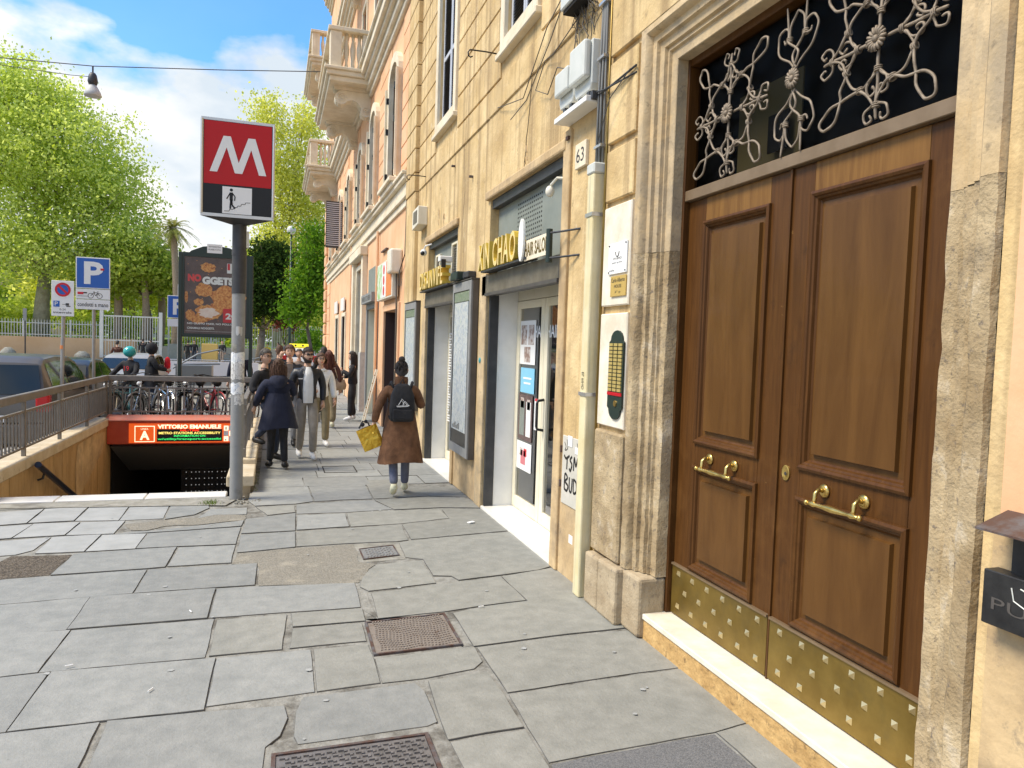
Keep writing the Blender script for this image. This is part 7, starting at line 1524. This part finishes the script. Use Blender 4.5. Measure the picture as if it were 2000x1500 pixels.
g.add(V, [(b + i * nz + j, b + (i + 1) * nz + j, b + (i + 1) * nz + j + 1, b + i * nz + j + 1) for b in (0, nx * nz) for i in range(nx - 1) for j in range(nz - 1)]); g.build('pouch', 'foil_gold', t, local=True)
g = G(); g.tube([(-.14, 0, .13), (-.10, .0, .22), (-.03, .0, .20), (.0, 0, .12)], .010, 5); g.ball((-.10, 0, .18), .028, 6, 5); g.ball((-.06, .01, .22), .022, 6, 5); g.build('ribbon_bow', 'cloth_black', t, local=True)
t.location = (1.135, 9.02, .70)
# --- man in black bomber jacket
def bomber(t, S, hp, J):
    q = G(); n = 9
    V = []
    for i, (z, w, y) in enumerate(((.90, .078, .132), (1.0, .086, .130), (1.12, .088, .128), (1.28, .080, .134), (1.38, .062, .114), (1.46, .040, .074))):
        for j in range(n): u = -1 + 2 * j / (n - 1); V.append(S((u * w, y + .008 - .018 * u * u + J['ln'](z), z)))
    q.add(V, [(i * n + j, i * n + j + 1, (i + 1) * n + j + 1, (i + 1) * n + j) for i in range(5) for j in range(n - 1)]); q.build('t_shirt', 'cloth_white', t, smooth=True, local=True)
    for s in (-1, 1): G().tube([S((s * .082, .125, .90)), S((s * .090, .122, 1.1)), S((s * .076, .122, 1.35)), S((s * .05, .07, 1.47))], .008, 5).build('jacket_edge', 'leather_black', t, local=True)
    G().box(*[v * J['k'] for v in (.085, .15, .128, .134, 1.27, 1.285)]).build('chest_print', 'sign_white', t, local=True)
    q = G(); 
    for s in (-1, 1): q.tube([hp(s * .008, .106, .014), hp(s * .033, .102, .018), hp(s * .052, .090, .016)], .013 * J['k'], 8)
    q.tube([hp(-.05, .09, .02), hp(-.08, .0, .015)], .003, 4); q.tube([hp(.05, .09, .02), hp(.08, .0, .015)], .003, 4); q.build('sunglasses', 'black_metal', t, local=True)
    q = G(); q.box(*[v * J['k'] for v in (-.20, -.12, .07, .10, .60, .74)]); q.build('cargo_pocket', 'cargo', t, local=True, bevel=.01)
person('bearded man in sunglasses, black bomber jacket and grey cargo trousers walking towards the camera', (.50, 11.95, 0), radians(184), 1.76, (((-.085, .16, .50), (-.085, .10, .085), (-.10, .24, .045)), ((.09, .02, .50), (.09, -.20, .10), (.10, -.06, .05))), (arm(-1, .25, -.06, 1.14, .24, .0, .90), arm(1, .25, .0, 1.13, .255, .10, .90)), 'leather_black', 'cargo', 'shoe_white', 'hair_dark', extra=bomber, beard=True, headyaw=.25, wide=1.08, topw=1.04)
# --- woman in navy coat seen from behind
def hood_fn(t, S, hp, J):
    q = G(); n = 14
    for i, (z, w, d) in enumerate(((1.50, .10, .10), (1.45, .14, .15), (1.37, .13, .165), (1.30, .07, .14))):
        for j in range(n): a = pi + pi * j / (n - 1); q.v.append(S((w * cos(a), J['ln'](z) + d * sin(a) * 1.0 - .02, z)))
    q.f = [(i * n + j, i * n + j + 1, (i + 1) * n + j + 1, (i + 1) * n + j) for i in range(3) for j in range(n - 1)]; q.m = [0] * len(q.f); q.build('hood', 'cloth_navy', t, smooth=True, local=True)
    G().ball(S((0, -.165, 1.41)), .008, 6, 4).build('stud_button', 'chrome', t, local=True)
person('brown haired woman in a dark navy hooded coat standing with her back to the camera', (.06, 11.05, 0), radians(8), 1.60, (((-.09, .05, .49), (-.10, .10, .085), (-.12, .25, .045)), ((.09, -.02, .49), (.10, -.08, .085), (.16, .07, .045))), (arm(-1, .29, .03, 1.16, .33, .16, .98), arm(1, .27, .10, 1.18, .18, .30, 1.30)), 'cloth_navy', 'cloth_black', 'shoe_black', 'hair_brown', coat=(.66, .27, 'cloth_navy'), hairlen=.20, extra=hood_fn, topw=1.15, detail=False, headyaw=-.2)
# --- man with glasses leaning on the railing, one foot up on the parapet
def specs(t, S, hp, J):
    q = G()
    for s in (-1, 1): q.tube([hp(s * .031 + .021 * cos(a), .103, .013 + .016 * sin(a)) for a in [2 * pi * j / 10 for j in range(10)]], .0028, 4, closed=True); q.tube([hp(s * .052, .10, .018), hp(s * .08, .0, .012)], .0026, 4)
    q.tube([hp(-.01, .105, .015), hp(.01, .105, .015)], .0028, 4); q.build('glasses', 'black_metal', t, local=True)
person('man with glasses and black top leaning on the railing, one foot on the parapet', (-.13, 11.75, 0), radians(-118), 1.72, (((-.10, .16, .52), (-.14, .10, .085), (-.16, .25, .045)), ((.10, .22, .74), (.12, -.08, .36), (.13, .07, .325))), (arm(-1, .28, .02, 1.15, .27, .20, 1.08), arm(1, .28, -.06, 1.16, .30, .02, 1.10)), 'cloth_black', 'denim_dark', 'shoe_black', 'hair_grey', extra=specs, topw=1.1, headyaw=-.35, lean=-.02)
# --- man with a hand at his ear
person('young man in black jacket and taupe sweater holding a hand to his ear', (.26, 13.5, 0), radians(176), 1.78, walk(.12, -.14, .03), (arm(-1, .25, .0, 1.14, .25, .10, .90), arm(1, .26, .10, 1.22, .14, .16, 1.56, 1.0)), 'leather_black', 'cloth_grey', 'shoe_black', 'hair_brown', extra=lambda t, S, hp, J: G().add([S((u * .06, .128 + J['ln'](z) - .02 * u * u, z)) for z in (.95, 1.15, 1.35, 1.44) for u in (-1, 0, 1)], [(i * 3 + j, i * 3 + j + 1, i * 3 + j + 4, i * 3 + j + 3) for i in range(3) for j in range(2)]).build('sweater', 'taupe', t, local=True, smooth=True))
person('woman in a loose white jacket half hidden behind the bearded man', (.78, 13.4, 0), radians(190), 1.66, walk(.10, -.10, .02), (AD(-1), arm(1, .27, .06, 1.18, .20, .24, 1.10)), 'cloth_white', 'khaki', 'shoe_white', 'hair_brown', hairlen=.1, topw=1.18, wide=1.2, extra=specs)
def shoulder_bag(m):
    def fn(t, S, hp, J):
        b = thing('shoulder_bag', {'bag_beige': 'beige shoulder bag at the hip of the auburn haired woman', 'cloth_black': 'black handbag carried by the woman in black by the wall'}[m], 'bag', (0, 0, 0))
        g = G(); g.lathe([(.05, 0), (.14, .03), (.16, .12), (.12, .22), (.06, .26)], S((.23, .02, .86)), 12, 1, .45); g.build('bag', m, b, smooth=True, local=True)
        G().tube([S((.22, .03, 1.08)), S((.16, .11, 1.35)), S((.10, .02, 1.47)), S((.15, -.10, 1.32)), S((.22, -.02, 1.08))], .010, 5).build('strap', m, b, local=True, smooth=True)
        b.matrix_world = Matrix.Translation(t.location) @ Matrix.Rotation(t.rotation_euler.z, 4, 'Z')
    return fn
person('woman with long auburn hair, brown top and wide khaki trousers walking away', (1.12, 16.2, 0), radians(-6), 1.66, (((-.09, .05, .50), (-.095, .10, .085), (-.11, .25, .045)), ((.09, -.02, .50), (.10, -.12, .10), (.11, .02, .045))), (AD(-1), AD(1)), 'brown_top', 'khaki', 'shoe_cream', 'hair_auburn', hairlen=.42, extra=shoulder_bag('bag_beige'), wide=1.45, detail=False)
person('long haired woman dressed all in black standing by the wall, white shoes', (1.77, 17.6, 0), radians(82), 1.64, (((-.09, .03, .49), (-.10, .04, .085), (-.11, .19, .045)), ((.09, .03, .49), (.10, -.04, .085), (.11, .11, .045))), (arm(-1, .25, .06, 1.16, .10, .27, 1.28, .9), arm(1, .25, .06, 1.14, .10, .26, 1.10, .9)), 'cloth_black', 'cloth_black', 'shoe_white', 'hair_dark', hairlen=.34, extra=shoulder_bag('cloth_black'), topw=1.12, wide=1.35)
# --- walkers farther back
person('man in a black coat and dark cap just behind the auburn haired woman', (1.20, 19.2, 0), radians(0), 1.72, walk(.1, -.1), (AD(-1), AD(1)), 'cloth_black', 'cloth_black', 'shoe_black', 'hair_dark', detail=False)
person('short auburn haired person walking in front of the narrow openings', (1.42, 20.6, 0), radians(5), 1.62, walk(-.1, .1), (AD(-1), AD(1)), 'wool_brown', 'cloth_black', 'shoe_black', 'hair_auburn', detail=False, hairlen=.08)
person('man in black walking away to the left of the young man with his hand raised', (.10, 17.4, 0), radians(-10), 1.74, walk(.12, -.12), (AD(-1), AD(1)), 'cloth_black', 'denim_dark', 'shoe_black', 'hair_brown', detail=False)
person('fair haired person behind the young man and the bearded man', (.55, 18.0, 0), radians(182), 1.66, walk(.1, -.1), (AD(-1), AD(1)), 'taupe', 'cloth_black', 'shoe_black', 'hair_grey', detail=False)
person('person in a dark navy jacket seen from behind beside the metro pole', (-.75, 17.9, 0), radians(20), 1.68, stand, (AD(-1), AD(1)), 'cloth_navy', 'cloth_black', 'shoe_black', 'hair_dark', detail=False, topw=1.2)
# --- by the scooter
def helmet(t, S, hp, J):
    q = G(); c = hp(0, 0, .03); q.ball(c, .145 * J['k'], 16, 10, (1, 1.1, .95)); q.build('helmet', 'helmet_teal', t, smooth=True, local=True)
    q = G(); add_text(q, '19', lambda u, v, w: S((u, .135, v)), .07, -.07, 1.20, 1.32); q.build('jersey_number', 'p_red', t, local=True)
sit = (((-.14, .40, .62), (-.14, .42, .32), (-.15, .57, .29)), ((.14, .40, .62), (.14, .42, .32), (.15, .57, .29)))
person('scooter rider in a black top and a turquoise helmet sitting astride a scooter', (-3.25, 19.3, -.15), radians(150), 1.70, sit, (arm(-1, .29, .16, 1.18, .28, .38, 1.05), arm(1, .29, .16, 1.18, .28, .38, 1.05)), 'cloth_black', 'cloth_black', 'shoe_black', 'hair_dark', extra=helmet, topw=1.12)
def hoodup(t, S, hp, J): G().ball(hp(0, -.02, .01), .135 * J['k'], 14, 9, (1, 1.05, 1.15)).build('hood', 'cloth_black', t, smooth=True, local=True); G().lathe([(.04, 0), (.10, .04), (.12, .2), (.09, .33), (.03, .37)], S((.0, .36, 1.06)), 10, .7, .6).build('red_bundle', 'cloth_red', t, local=True, smooth=True)
person('person in a black hooded coat holding a red bundle beside the scooter rider', (-2.78, 19.2, -.02), radians(-75), 1.68, stand, (arm(-1, .25, .10, 1.18, .14, .34, 1.20, .9), arm(1, .25, .10, 1.18, .14, .34, 1.12, .9)), 'cloth_black', 'denim_dark', 'shoe_black', 'hair_dark', extra=hoodup, topw=1.15, coat=(.70, .24, 'cloth_black'), detail=False)
t = thing('scooter', 'dark scooter parked by the kerb under the turquoise helmeted rider', 'scooter', (-3.25, 19.3, -.155), radians(150))
for y in (-.45, .85): w = G().tube([(0, y + .20 * cos(a), .24 + .20 * sin(a)) for a in [2 * pi * k / 18 for k in range(18)]], .055, 7, closed=True).build('wheel', 'tyre', t, smooth=True, local=True); G().cyl((-.05, y, .24), (.05, y, .24), .15, 12).build('rim', 'rim', w, local=True)
g = G(); g.tube([(0, -.75, .70), (0, -.45, .66), (0, -.1, .52), (0, .2, .38)], [.10, .17, .17, .12], 10); g.box(-.14, .14, .1, .55, .26, .34); g.tube([(0, .5, .35), (0, .66, .72), (0, .64, .98)], [.16, .17, .09], 10); g.build('body', 'scooter', t, local=True, smooth='auto')
G().tube([(0, -.65, .80), (0, -.2, .79), (0, .15, .74)], [.11, .13, .09], 10).build('seat', 'black_metal', t, local=True, smooth=True); G().tube([(-.33, .52, 1.06), (-.1, .6, 1.04), (.1, .6, 1.04), (.33, .52, 1.06)], .018, 6).build('handlebar', 'black_metal', t, local=True); G().ball((0, .76, .86), .07, 10, 6).build('headlight', 'lamp_clear', t, local=True); G().tube([(0, .72, .6), (0, .85, .24)], .03, 6).build('fork', 'chrome', t, local=True)
# --- small figures in the square by the park fence
far = [(-6.37, 61.5, 1.66, 0, 'cloth_black', 'cloth_black', 'left one of two people in black by the park entrance'), (-5.95, 61.9, 1.68, 3, 'cloth_black', 'denim_dark', 'right one of two people in black by the park entrance'), (-3.7, 58.5, 1.75, 2.8, 'cloth_black', 'taupe', 'lone man in a black top under the poster, facing left'),
       (-1.1, 63.5, 1.7, .2, 'cloth_teal', 'denim', 'distant person in teal just right of the metro pole'), (-.55, 60.8, 1.62, 3, 'cloth_yellow', 'cloth_black', 'distant person in yellow just right of the metro pole'), (.30, 62, 1.72, 1.2, 'cloth_blue', 'cloth_black', 'distant person in blue and black left of the street lamp post'), (.75, 62.4, 1.74, 0, 'cloth_grey', 'bag_beige', 'distant person in grey left of the street lamp post'),
       (-8.3, 57, 1.64, 1, 'cloth_blue', 'bag_beige', 'distant person with pale blue clothes near the half hidden parking sign'), (-8.9, 57.6, 1.7, 0, 'cloth_black', 'cloth_black', 'distant person in black near the half hidden parking sign'), (-6.95, 38, 1.7, 0, 'brown_top', 'cloth_grey', 'person in a brown top on the road behind the turquoise helmet')]
for x, y, h, a, tp, bt, lb in far: person(lb, (x, y, -.155), a, h, walk(.08, -.08), (AD(-1), AD(1)), tp, bt, 'shoe_black', 'hair_dark', detail=False, group='distant people in the square')

# ================================================================ THE SQUARE AND THE PARK
G().quad((-120, 47, -.150), (90, 47, -.150), (90, 62, -.150), (-120, 62, -.150)).build('square', 'sunny_ground', kind='structure')
g = G(); g.box(-120, -10.6, 64.5, 66, -.2, 1.42); tag(g.build('retaining_wall', 'ochre_far'), 'long low orange retaining wall below the park fence', 'wall')
g = G(); g.box(-10.5, 90, 65.6, 66, -.2, .95); tag(g.build('retaining_wall', 'ivory_far'), 'long pale wall below the park fence on the right of the gate', 'wall')
g = G(); g.box(-120, -10.6, 66, 200, -.2, 1.40); g.box(-10.6, 90, 66.02, 200, -.2, .93); g.build('park_lawn', 'lawn', kind='structure')
def fence(x0, x1, y, z0, z1, label, step=.20, r=.022):
    t = thing('park_fence', label, 'fence', ((x0 + x1) / 2, y, z0), group='white iron fences of the park'); n = int((x1 - x0) / step); g = G()
    for i in range(n): x = x0 + i * step; g.add([(x - r, y, z0), (x + r, y, z0), (x + r, y, z1 - .08), (x, y, z1 + .06), (x - r, y, z1 - .08), (x - r, y + .03, z0), (x + r, y + .03, z0), (x + r, y + .03, z1 - .08), (x - r, y + .03, z1 - .08)], [(0, 1, 2, 3, 4), (0, 5, 8, 4), (1, 6, 7, 2)])
    g.build('pickets', 'fence_white', t, kind='stuff')
    for z in (z0 + .15, z1 - .30): G().box(x0, x1, y - .02, y + .04, z, z + .06).build('rail', 'fence_white', t)
    k = 0
    while x0 + k * 3.2 <= x1: G().box(x0 + k * 3.2 - .06, x0 + k * 3.2 + .06, y - .06, y + .06, z0, z1 + .05).build('post', 'fence_white', t); k += 1
fence(-60, -12.6, 65.2, 1.42, 2.75, 'white iron fence on the orange wall at the left'); fence(-3.4, 20, 65.7, .95, 3.0, 'white iron fence on the pale wall at the right'); fence(-8.2, -3.6, 65.2, -.1, 2.9, 'white iron fence panel beside the tall park gate')
t = thing('park_gate', 'tall white iron gate of the park between the two stretches of fence', 'gate', (-10.5, 63, 0))
for a, b in ((-12.5, -10.6), (-10.5, -8.6)):
    g = G(); n = int((b - a) / .18)
    for i in range(n + 1): x = a + i * .18; g.box(x - .02, x + .02, 63.0, 63.04, 0, 3.2)
    g.box(a, b, 62.98, 63.06, 3.15, 3.25); g.box(a, b, 62.98, 63.06, 1.3, 1.38); g.box(a, b, 62.98, 63.06, .1, .18); g.build('gate_leaf', 'fence_white', t)
for x in (-12.6, -8.5): G().box(x - .12, x + .12, 62.9, 63.15, 0, 3.6).build('gate_post', 'fence_white', t)
for i, (x, h) in enumerate(((-18.6, .75), (-13.8, .6), (-10.9, .6))):
    tag(G().lathe([(.45, 0), (.55, .2), (.5, h * .6), (.2, h)], (x, 62.5, -.15), 10).build('boulder' if i else 'planter', 'cement', smooth=True), ['squat stone planter at the foot of the orange wall, far left', 'rounded stone block against the orange wall near the parking sign', 'rounded stone block by the left gate post'][i], 'stone block')
t = thing('bus_stop_post', 'thin grey sign post standing in front of the orange wall', 'sign', (-18.4, 63, 0)); G().tube([(-17.6, 62.8, -.15), (-17.6, 62.8, 3.4)], .05, 8).build('post', 'dark_metal', t); G().box(-17.72, -17.48, 62.7, 62.78, 2.6, 3.5).build('plate', 'grey_paint', t)
t = thing('lamp_post', 'tall dark street lamp post to the left of the orange building', 'street lamp', (.95, 52, 0)); G().tube([(.95, 52, -.15), (.95, 52, 1.2), (.95, 52, 9.0)], [.13, .10, .06], 10).build('post', 'dark_green', t, smooth=True); G().ball((.95, 52, 9.2), .3, 10, 8).build('lantern', 'plastic_grey', t)
t = thing('yellow_stall', 'small yellow kiosk box under the poster by the park fence', 'kiosk', (-4.9, 63, 0)); G().box(-5.5, -4.3, 62.6, 63.4, -.15, 1.3).build('box', 'yellow_plate', t, bevel=.05); G().box(-7.9, -6.9, 62.9, 63.5, -.15, 1.2).build('green_bin', 'panel_green', t)
t = thing('barrier', 'row of grey crowd barriers across the street beyond the bicycles', 'barrier', (-2, 40, 0))
for k in range(4):
    x = -4.6 + k * 1.3; g = G(); g.tube([(x, 31, -.15), (x, 31, .95), (x + 1.2, 31, .95), (x + 1.2, 31, -.15)], .025, 6)
    for j in range(8): g.tube([(x + .15 + j * .13, 31, .15), (x + .15 + j * .13, 31, .95)], .01, 4)
    g.build('barrier_panel', 'alu', t)
tag(G().box(-4.2, -.6, 30.8, 30.86, .35, .9).build('banner', 'white_sheet'), 'white banner hanging on the crowd barriers', 'banner')
t = thing('market_cart', 'folded grey cart frame standing behind the bicycles', 'cart', (-2.2, 24, 0)); g = G(); g.tube([(-2.9, 24, .9), (-2.2, 24, 1.35), (-1.6, 24, 1.5)], .03, 6); g.tube([(-2.9, 24.3, 1.0), (-1.6, 24.3, 1.05)], .03, 6); g.box(-2.8, -1.8, 23.8, 24.5, .4, 1.0); g.tube([(-1.6, 24, 1.5), (-.9, 24, 1.15), (-.4, 24, 1.3)], .02, 6); g.build('frame', 'alu_dark', t)
# buildings glimpsed behind the park
def far_house(x0, x1, y, h, m, label, nx, nz):
    t = thing('far_building', label, 'building', ((x0 + x1) / 2, y, 0), group='buildings behind the park trees'); G().box(x0, x1, y, y + 12, 0, h).build('wall', m, t); G().box(x0 - .4, x1 + .4, y - .4, y + 12.4, h, h + .5).build('roof', 'plaster_cream', t)
    for i in range(nx):
        for j in range(nz): a = x0 + (i + .3) * (x1 - x0) / nx; G().box(a, a + (x1 - x0) / nx * .4, y - .05, y, 2 + j * 3.6, 4 + j * 3.6).build('window', 'slat_dark', t)
far_house(-60, -26, 120, 13, 'ochre_far', 'ochre house glimpsed through the big tree at the left', 9, 3); far_house(-24, -4, 130, 10, 'ivory_far', 'pale house glimpsed between the palm trunks', 6, 2); far_house(0, 30, 128, 11, 'ochre_far', 'ochre house hidden behind the trees at the right', 8, 2)

# ---------------------------------------------------------------- trees
def leaf_cloud(lobes, n, size, seed, clump=40, spread=.55, shell=.55):
    rg = np.random.default_rng(seed); nc = max(1, n // clump); w = np.array([l[3] * l[4] * l[5] for l in lobes]) ** .7; w = w / w.sum()
    idx = rg.choice(len(lobes), nc, p=w); L = np.array([l[:6] for l in lobes]); d = rg.normal(size=(nc, 3)); d /= np.linalg.norm(d, axis=1)[:, None]
    r = shell + (1 - shell) * rg.random(nc) ** .7; r = np.where(rg.random(nc) < .22, rg.random(nc) * shell, r); r *= 1 + .16 * rg.normal(size=nc) * (r > .8)
    c = L[idx, :3] + d * r[:, None] * L[idx, 3:6]
    sp = spread * (.55 + .9 * rg.random(nc)); m = nc * clump
    p = np.repeat(c, clump, 0) + rg.normal(size=(m, 3)) * np.repeat(sp, clump)[:, None] * np.array([1, 1, .7])
    a = rg.normal(size=(m, 3)); a /= np.linalg.norm(a, axis=1)[:, None]; b = rg.normal(size=(m, 3)); b -= (b * a).sum(1)[:, None] * a; b /= np.linalg.norm(b, axis=1)[:, None]
    s = size * (.55 + .9 * rg.random(m))[:, None]; a = a * s; b = b * s * .62
    q = np.stack([p - a, p - b * .9 + a * .1, p + a, p + b], 1); return q.reshape(-1, 3)
def leaves_object(name, q, mt, parent, off=(0, 0, 0)):
    n = len(q) // 4; me = bpy.data.meshes.new(name); me.vertices.add(n * 4); me.vertices.foreach_set('co', (q - np.array(off)).astype(np.float32).ravel()); me.loops.add(n * 4); me.loops.foreach_set('vertex_index', np.arange(n * 4, dtype=np.int32)); me.polygons.add(n); me.polygons.foreach_set('loop_start', np.arange(0, n * 4, 4, dtype=np.int32)); me.materials.append(MATS[mt]); me.update(calc_edges=True); me.validate()
    o = bpy.data.objects.new(name, me); COL.objects.link(o); o.parent = parent; return o
def tree(label, x, y, z0, trunk, lobes, n, size, mt, bark='bark_plane', seed=1, clump=40, spread=.6, group='trees of the park', name='tree'):
    t = thing(name, label, 'tree', (x, y, z0), group=group); g = G(); q = random.Random(seed); h, r = trunk
    fk = (x + q.uniform(-.4, .4), y, z0 + h); g.tube([(x, y, z0), (x + .1, y, z0 + h * .5), fk], [r * 1.25, r, r * .8], 10)
    for l in lobes:
        e = (l[0] + q.uniform(-.2, .2) * l[3], l[1], l[2] + l[5] * .4); mid = tuple((fk[i] + e[i]) / 2 + q.uniform(-.5, .5) for i in range(3)); g.tube([fk, mid, e], [r * .5, r * .3, r * .08], 6)
        for k in range(5):
            d = (l[0] + q.uniform(-.8, .8) * l[3], l[1] + q.uniform(-.8, .8) * l[4], l[2] + q.uniform(-.2, .85) * l[5]); g.tube([mid, tuple((mid[i] + d[i]) / 2 + q.uniform(-.3, .3) for i in range(3)), d], [r * .20, r * .10, r * .03], 5)
    g.build('trunk', bark, t, smooth=True); leaves_object('crown', leaf_cloud(lobes, n, size, seed, clump, spread), mt, t, (x, y, z0)); return t
tree('huge bright green plane tree filling the left edge', -18.5, 70, 1.4, (5.5, .55), [(-22, 70, 16.5, 5.5, 6, 6.5), (-16.5, 69, 16.0, 4.4, 5, 5.0), (-19, 68, 9, 7, 5, 3.2), (-13.2, 69, 12.8, 3.6, 4, 4.6), (-20.5, 70, 21.6, 2.8, 3, 3.0), (-17.3, 70, 20.3, 2.2, 2.5, 2.2), (-30, 70, 10, 6, 5, 8), (-11.2, 68.5, 9.2, 3.2, 4, 2.4)], 105000, .135, 'leaf_bright', seed=2, clump=30, spread=.66)
tree('lower spreading tree between the big plane tree and the palm', -10.2, 68, .93, (4.2, .32), [(-10.6, 68, 7.2, 2.6, 3, 1.7), (-8.7, 68, 6.8, 1.8, 2.5, 1.3), (-13, 68.5, 6.6, 2.6, 3, 1.6)], 16000, .17, 'leaf_mid', seed=3, bark='bark')
tree('tree with yellow green leaves behind the blue parking sign', -14, 84, .93, (5, .3), [(-15, 84, 7.5, 4, 3, 3.2), (-9, 84, 6.5, 4, 3, 3), (-20, 84, 6, 4, 3, 3)], 16000, .22, 'leaf_yellow', seed=4)
tree('tall loose yellow green tree behind the metro sign', .2, 74, .93, (7, .35), [(.0, 74, 17.5, 2.6, 2.6, 5.4), (2.6, 74, 16.5, 2.2, 2.4, 5.2), (-1.0, 74, 22.6, 1.6, 1.6, 2.4), (2.6, 74, 22.4, 1.6, 1.5, 2.3), (.8, 74, 11, 3.2, 3, 3.6), (4.4, 74, 10, 2.4, 2.6, 7)], 34000, .13, 'leaf_yellow', seed=5, spread=.6, clump=18)
tree('dense dark evergreen tree right behind the metro pole', -1.15, 60.5, -.15, (2.6, .3), [(-1.0, 60.5, 6.1, 1.75, 1.8, 2.5), (-.3, 60.5, 8.0, 1.5, 1.5, 1.6), (-1.6, 60.3, 4.7, 1.3, 1.4, 1.5), (.2, 60.5, 4.9, 1.1, 1.3, 1.6)], 20000, .12, 'leaf_dark', seed=6, bark='bark', spread=.42, clump=18)
tree('small street tree with fresh green leaves close to the rusticated corner', 2.05, 47, -.15, (2.7, .12), [(1.75, 47, 4.6, 1.15, 1.2, 1.5), (2.3, 47, 6.4, 1.0, 1.1, 1.5), (1.2, 47, 3.7, .75, .9, .7), (2.2, 47, 8.2, .7, .8, .9)], 7500, .105, 'leaf_street', seed=7, bark='bark', spread=.36, clump=14, group='street trees')
tree('reddish leaved shrub tree behind the lamp post', .9, 64, -.15, (1.8, .1), [(.8, 64, 3.7, 1.0, 1, 1.1), (1.5, 64, 4.6, .8, .9, .8)], 5000, .11, 'leaf_red', seed=8, bark='bark', spread=.26)
tree('pale green tree between the palm and the metro sign', -4.2, 86, .93, (3, .2), [(-5.2, 86, 7.2, 3.4, 3, 2.2), (-2.4, 86, 8.2, 2.8, 3, 2.8), (-.5, 86, 10, 2.4, 3, 3)], 14000, .2, 'leaf_mid', seed=9)
tree('green tree low behind the fence at the right of the metro pole', 1.8, 82, .93, (2.5, .2), [(3.5, 82, 5, 3.4, 3, 3), (-.8, 82, 4.6, 2.6, 3, 2.4)], 12000, .18, 'leaf_yellow', seed=10)
g_ = leaf_cloud([(-24, 76, 3.2, 7, 4, 1.6), (-14, 74, 2.6, 4, 3, 1.1), (-7, 80, 3, 4, 4, 1.6), (6, 80, 3.4, 5, 4, 2.2), (-36, 76, 4, 8, 4, 2.4)], 26000, .18, 12); o = leaves_object('shrubbery', g_, 'leaf_mid', None); tag(o, 'low green shrubs growing behind the park fence', kind='stuff')
g_ = leaf_cloud([(-70, 95, 8, 26, 6, 9), (-40, 98, 7, 14, 6, 7), (-2, 105, 6, 18, 6, 6), (30, 100, 8, 22, 6, 9)], 40000, .34, 13, spread=1.1); o = leaves_object('far_trees', g_, 'leaf_mid', None); tag(o, 'far mass of trees behind the park', kind='stuff')
def palm(x, y, z0, h, label, crown=True, r=.27, seed=1):
    t = thing('palm_tree', label, 'palm', (x, y, z0), group='palms of the park'); q = random.Random(seed); g = G()
    P = [(x + .15 * sin(k * .4), y, z0 + h * k / 10) for k in range(11)]; g.tube(P, [r * (1.15 - .03 * k) for k in range(11)], 12); g.build('trunk', 'palm_bark', t, smooth=True)
    g = G(); c = Vector(P[-1])
    for k in range(60):
        a = q.uniform(0, 6.28); el = q.uniform(-1.3, 1.25); L = q.uniform(1.4, 2.1); d = Vector((cos(a) * cos(el), sin(a) * cos(el), sin(el))); prev = c; sd = Vector((-sin(a), cos(a), 0))
        for j in range(1, 8):
            s = j / 7; p = c + d * L * s + Vector((0, 0, -.55 * s * s * L * (1 if el > -.4 else .3))); w = .26 * sin(pi * min(.97, .15 + s * .85))
            for m in (-1, 1):
                for z_ in (0, 1): b0 = prev + (p - prev) * z_ * .5; g.add([tuple(b0), tuple(b0 + (p - prev) * .42), tuple(b0 + (p - prev) * .9 + sd * m * w + Vector((0, 0, -.08)))], [(0, 1, 2)])
            prev = p
    g.build('crown', 'leaf_palm', t)
palm(-7.65, 64, -.1, 10.5, 'palm with a full pale crown standing clear of the trees', seed=3); palm(-10.3, 67, .9, 7.2, 'palm trunk just right of the blue parking sign', seed=4); palm(-9.5, 70, .9, 8.0, 'palm trunk leaning slightly, second from the gate', seed=5, r=.3); palm(-12.6, 68.5, .9, 8.5, 'thick palm trunk behind the tall park gate', seed=6, r=.32)
# palm trees lower leafy plants by the right fence
tree('round green shrub by the base of the lamp post', 2.6, 58, -.15, (.8, .06), [(2.5, 58, 1.7, .8, .8, .9)], 2500, .09, 'leaf_street', seed=14, bark='bark', spread=.2, name='shrub', group='street trees')
# grey-haired far wall of buildings across the street (out of view at the left, keeps the light of a street)
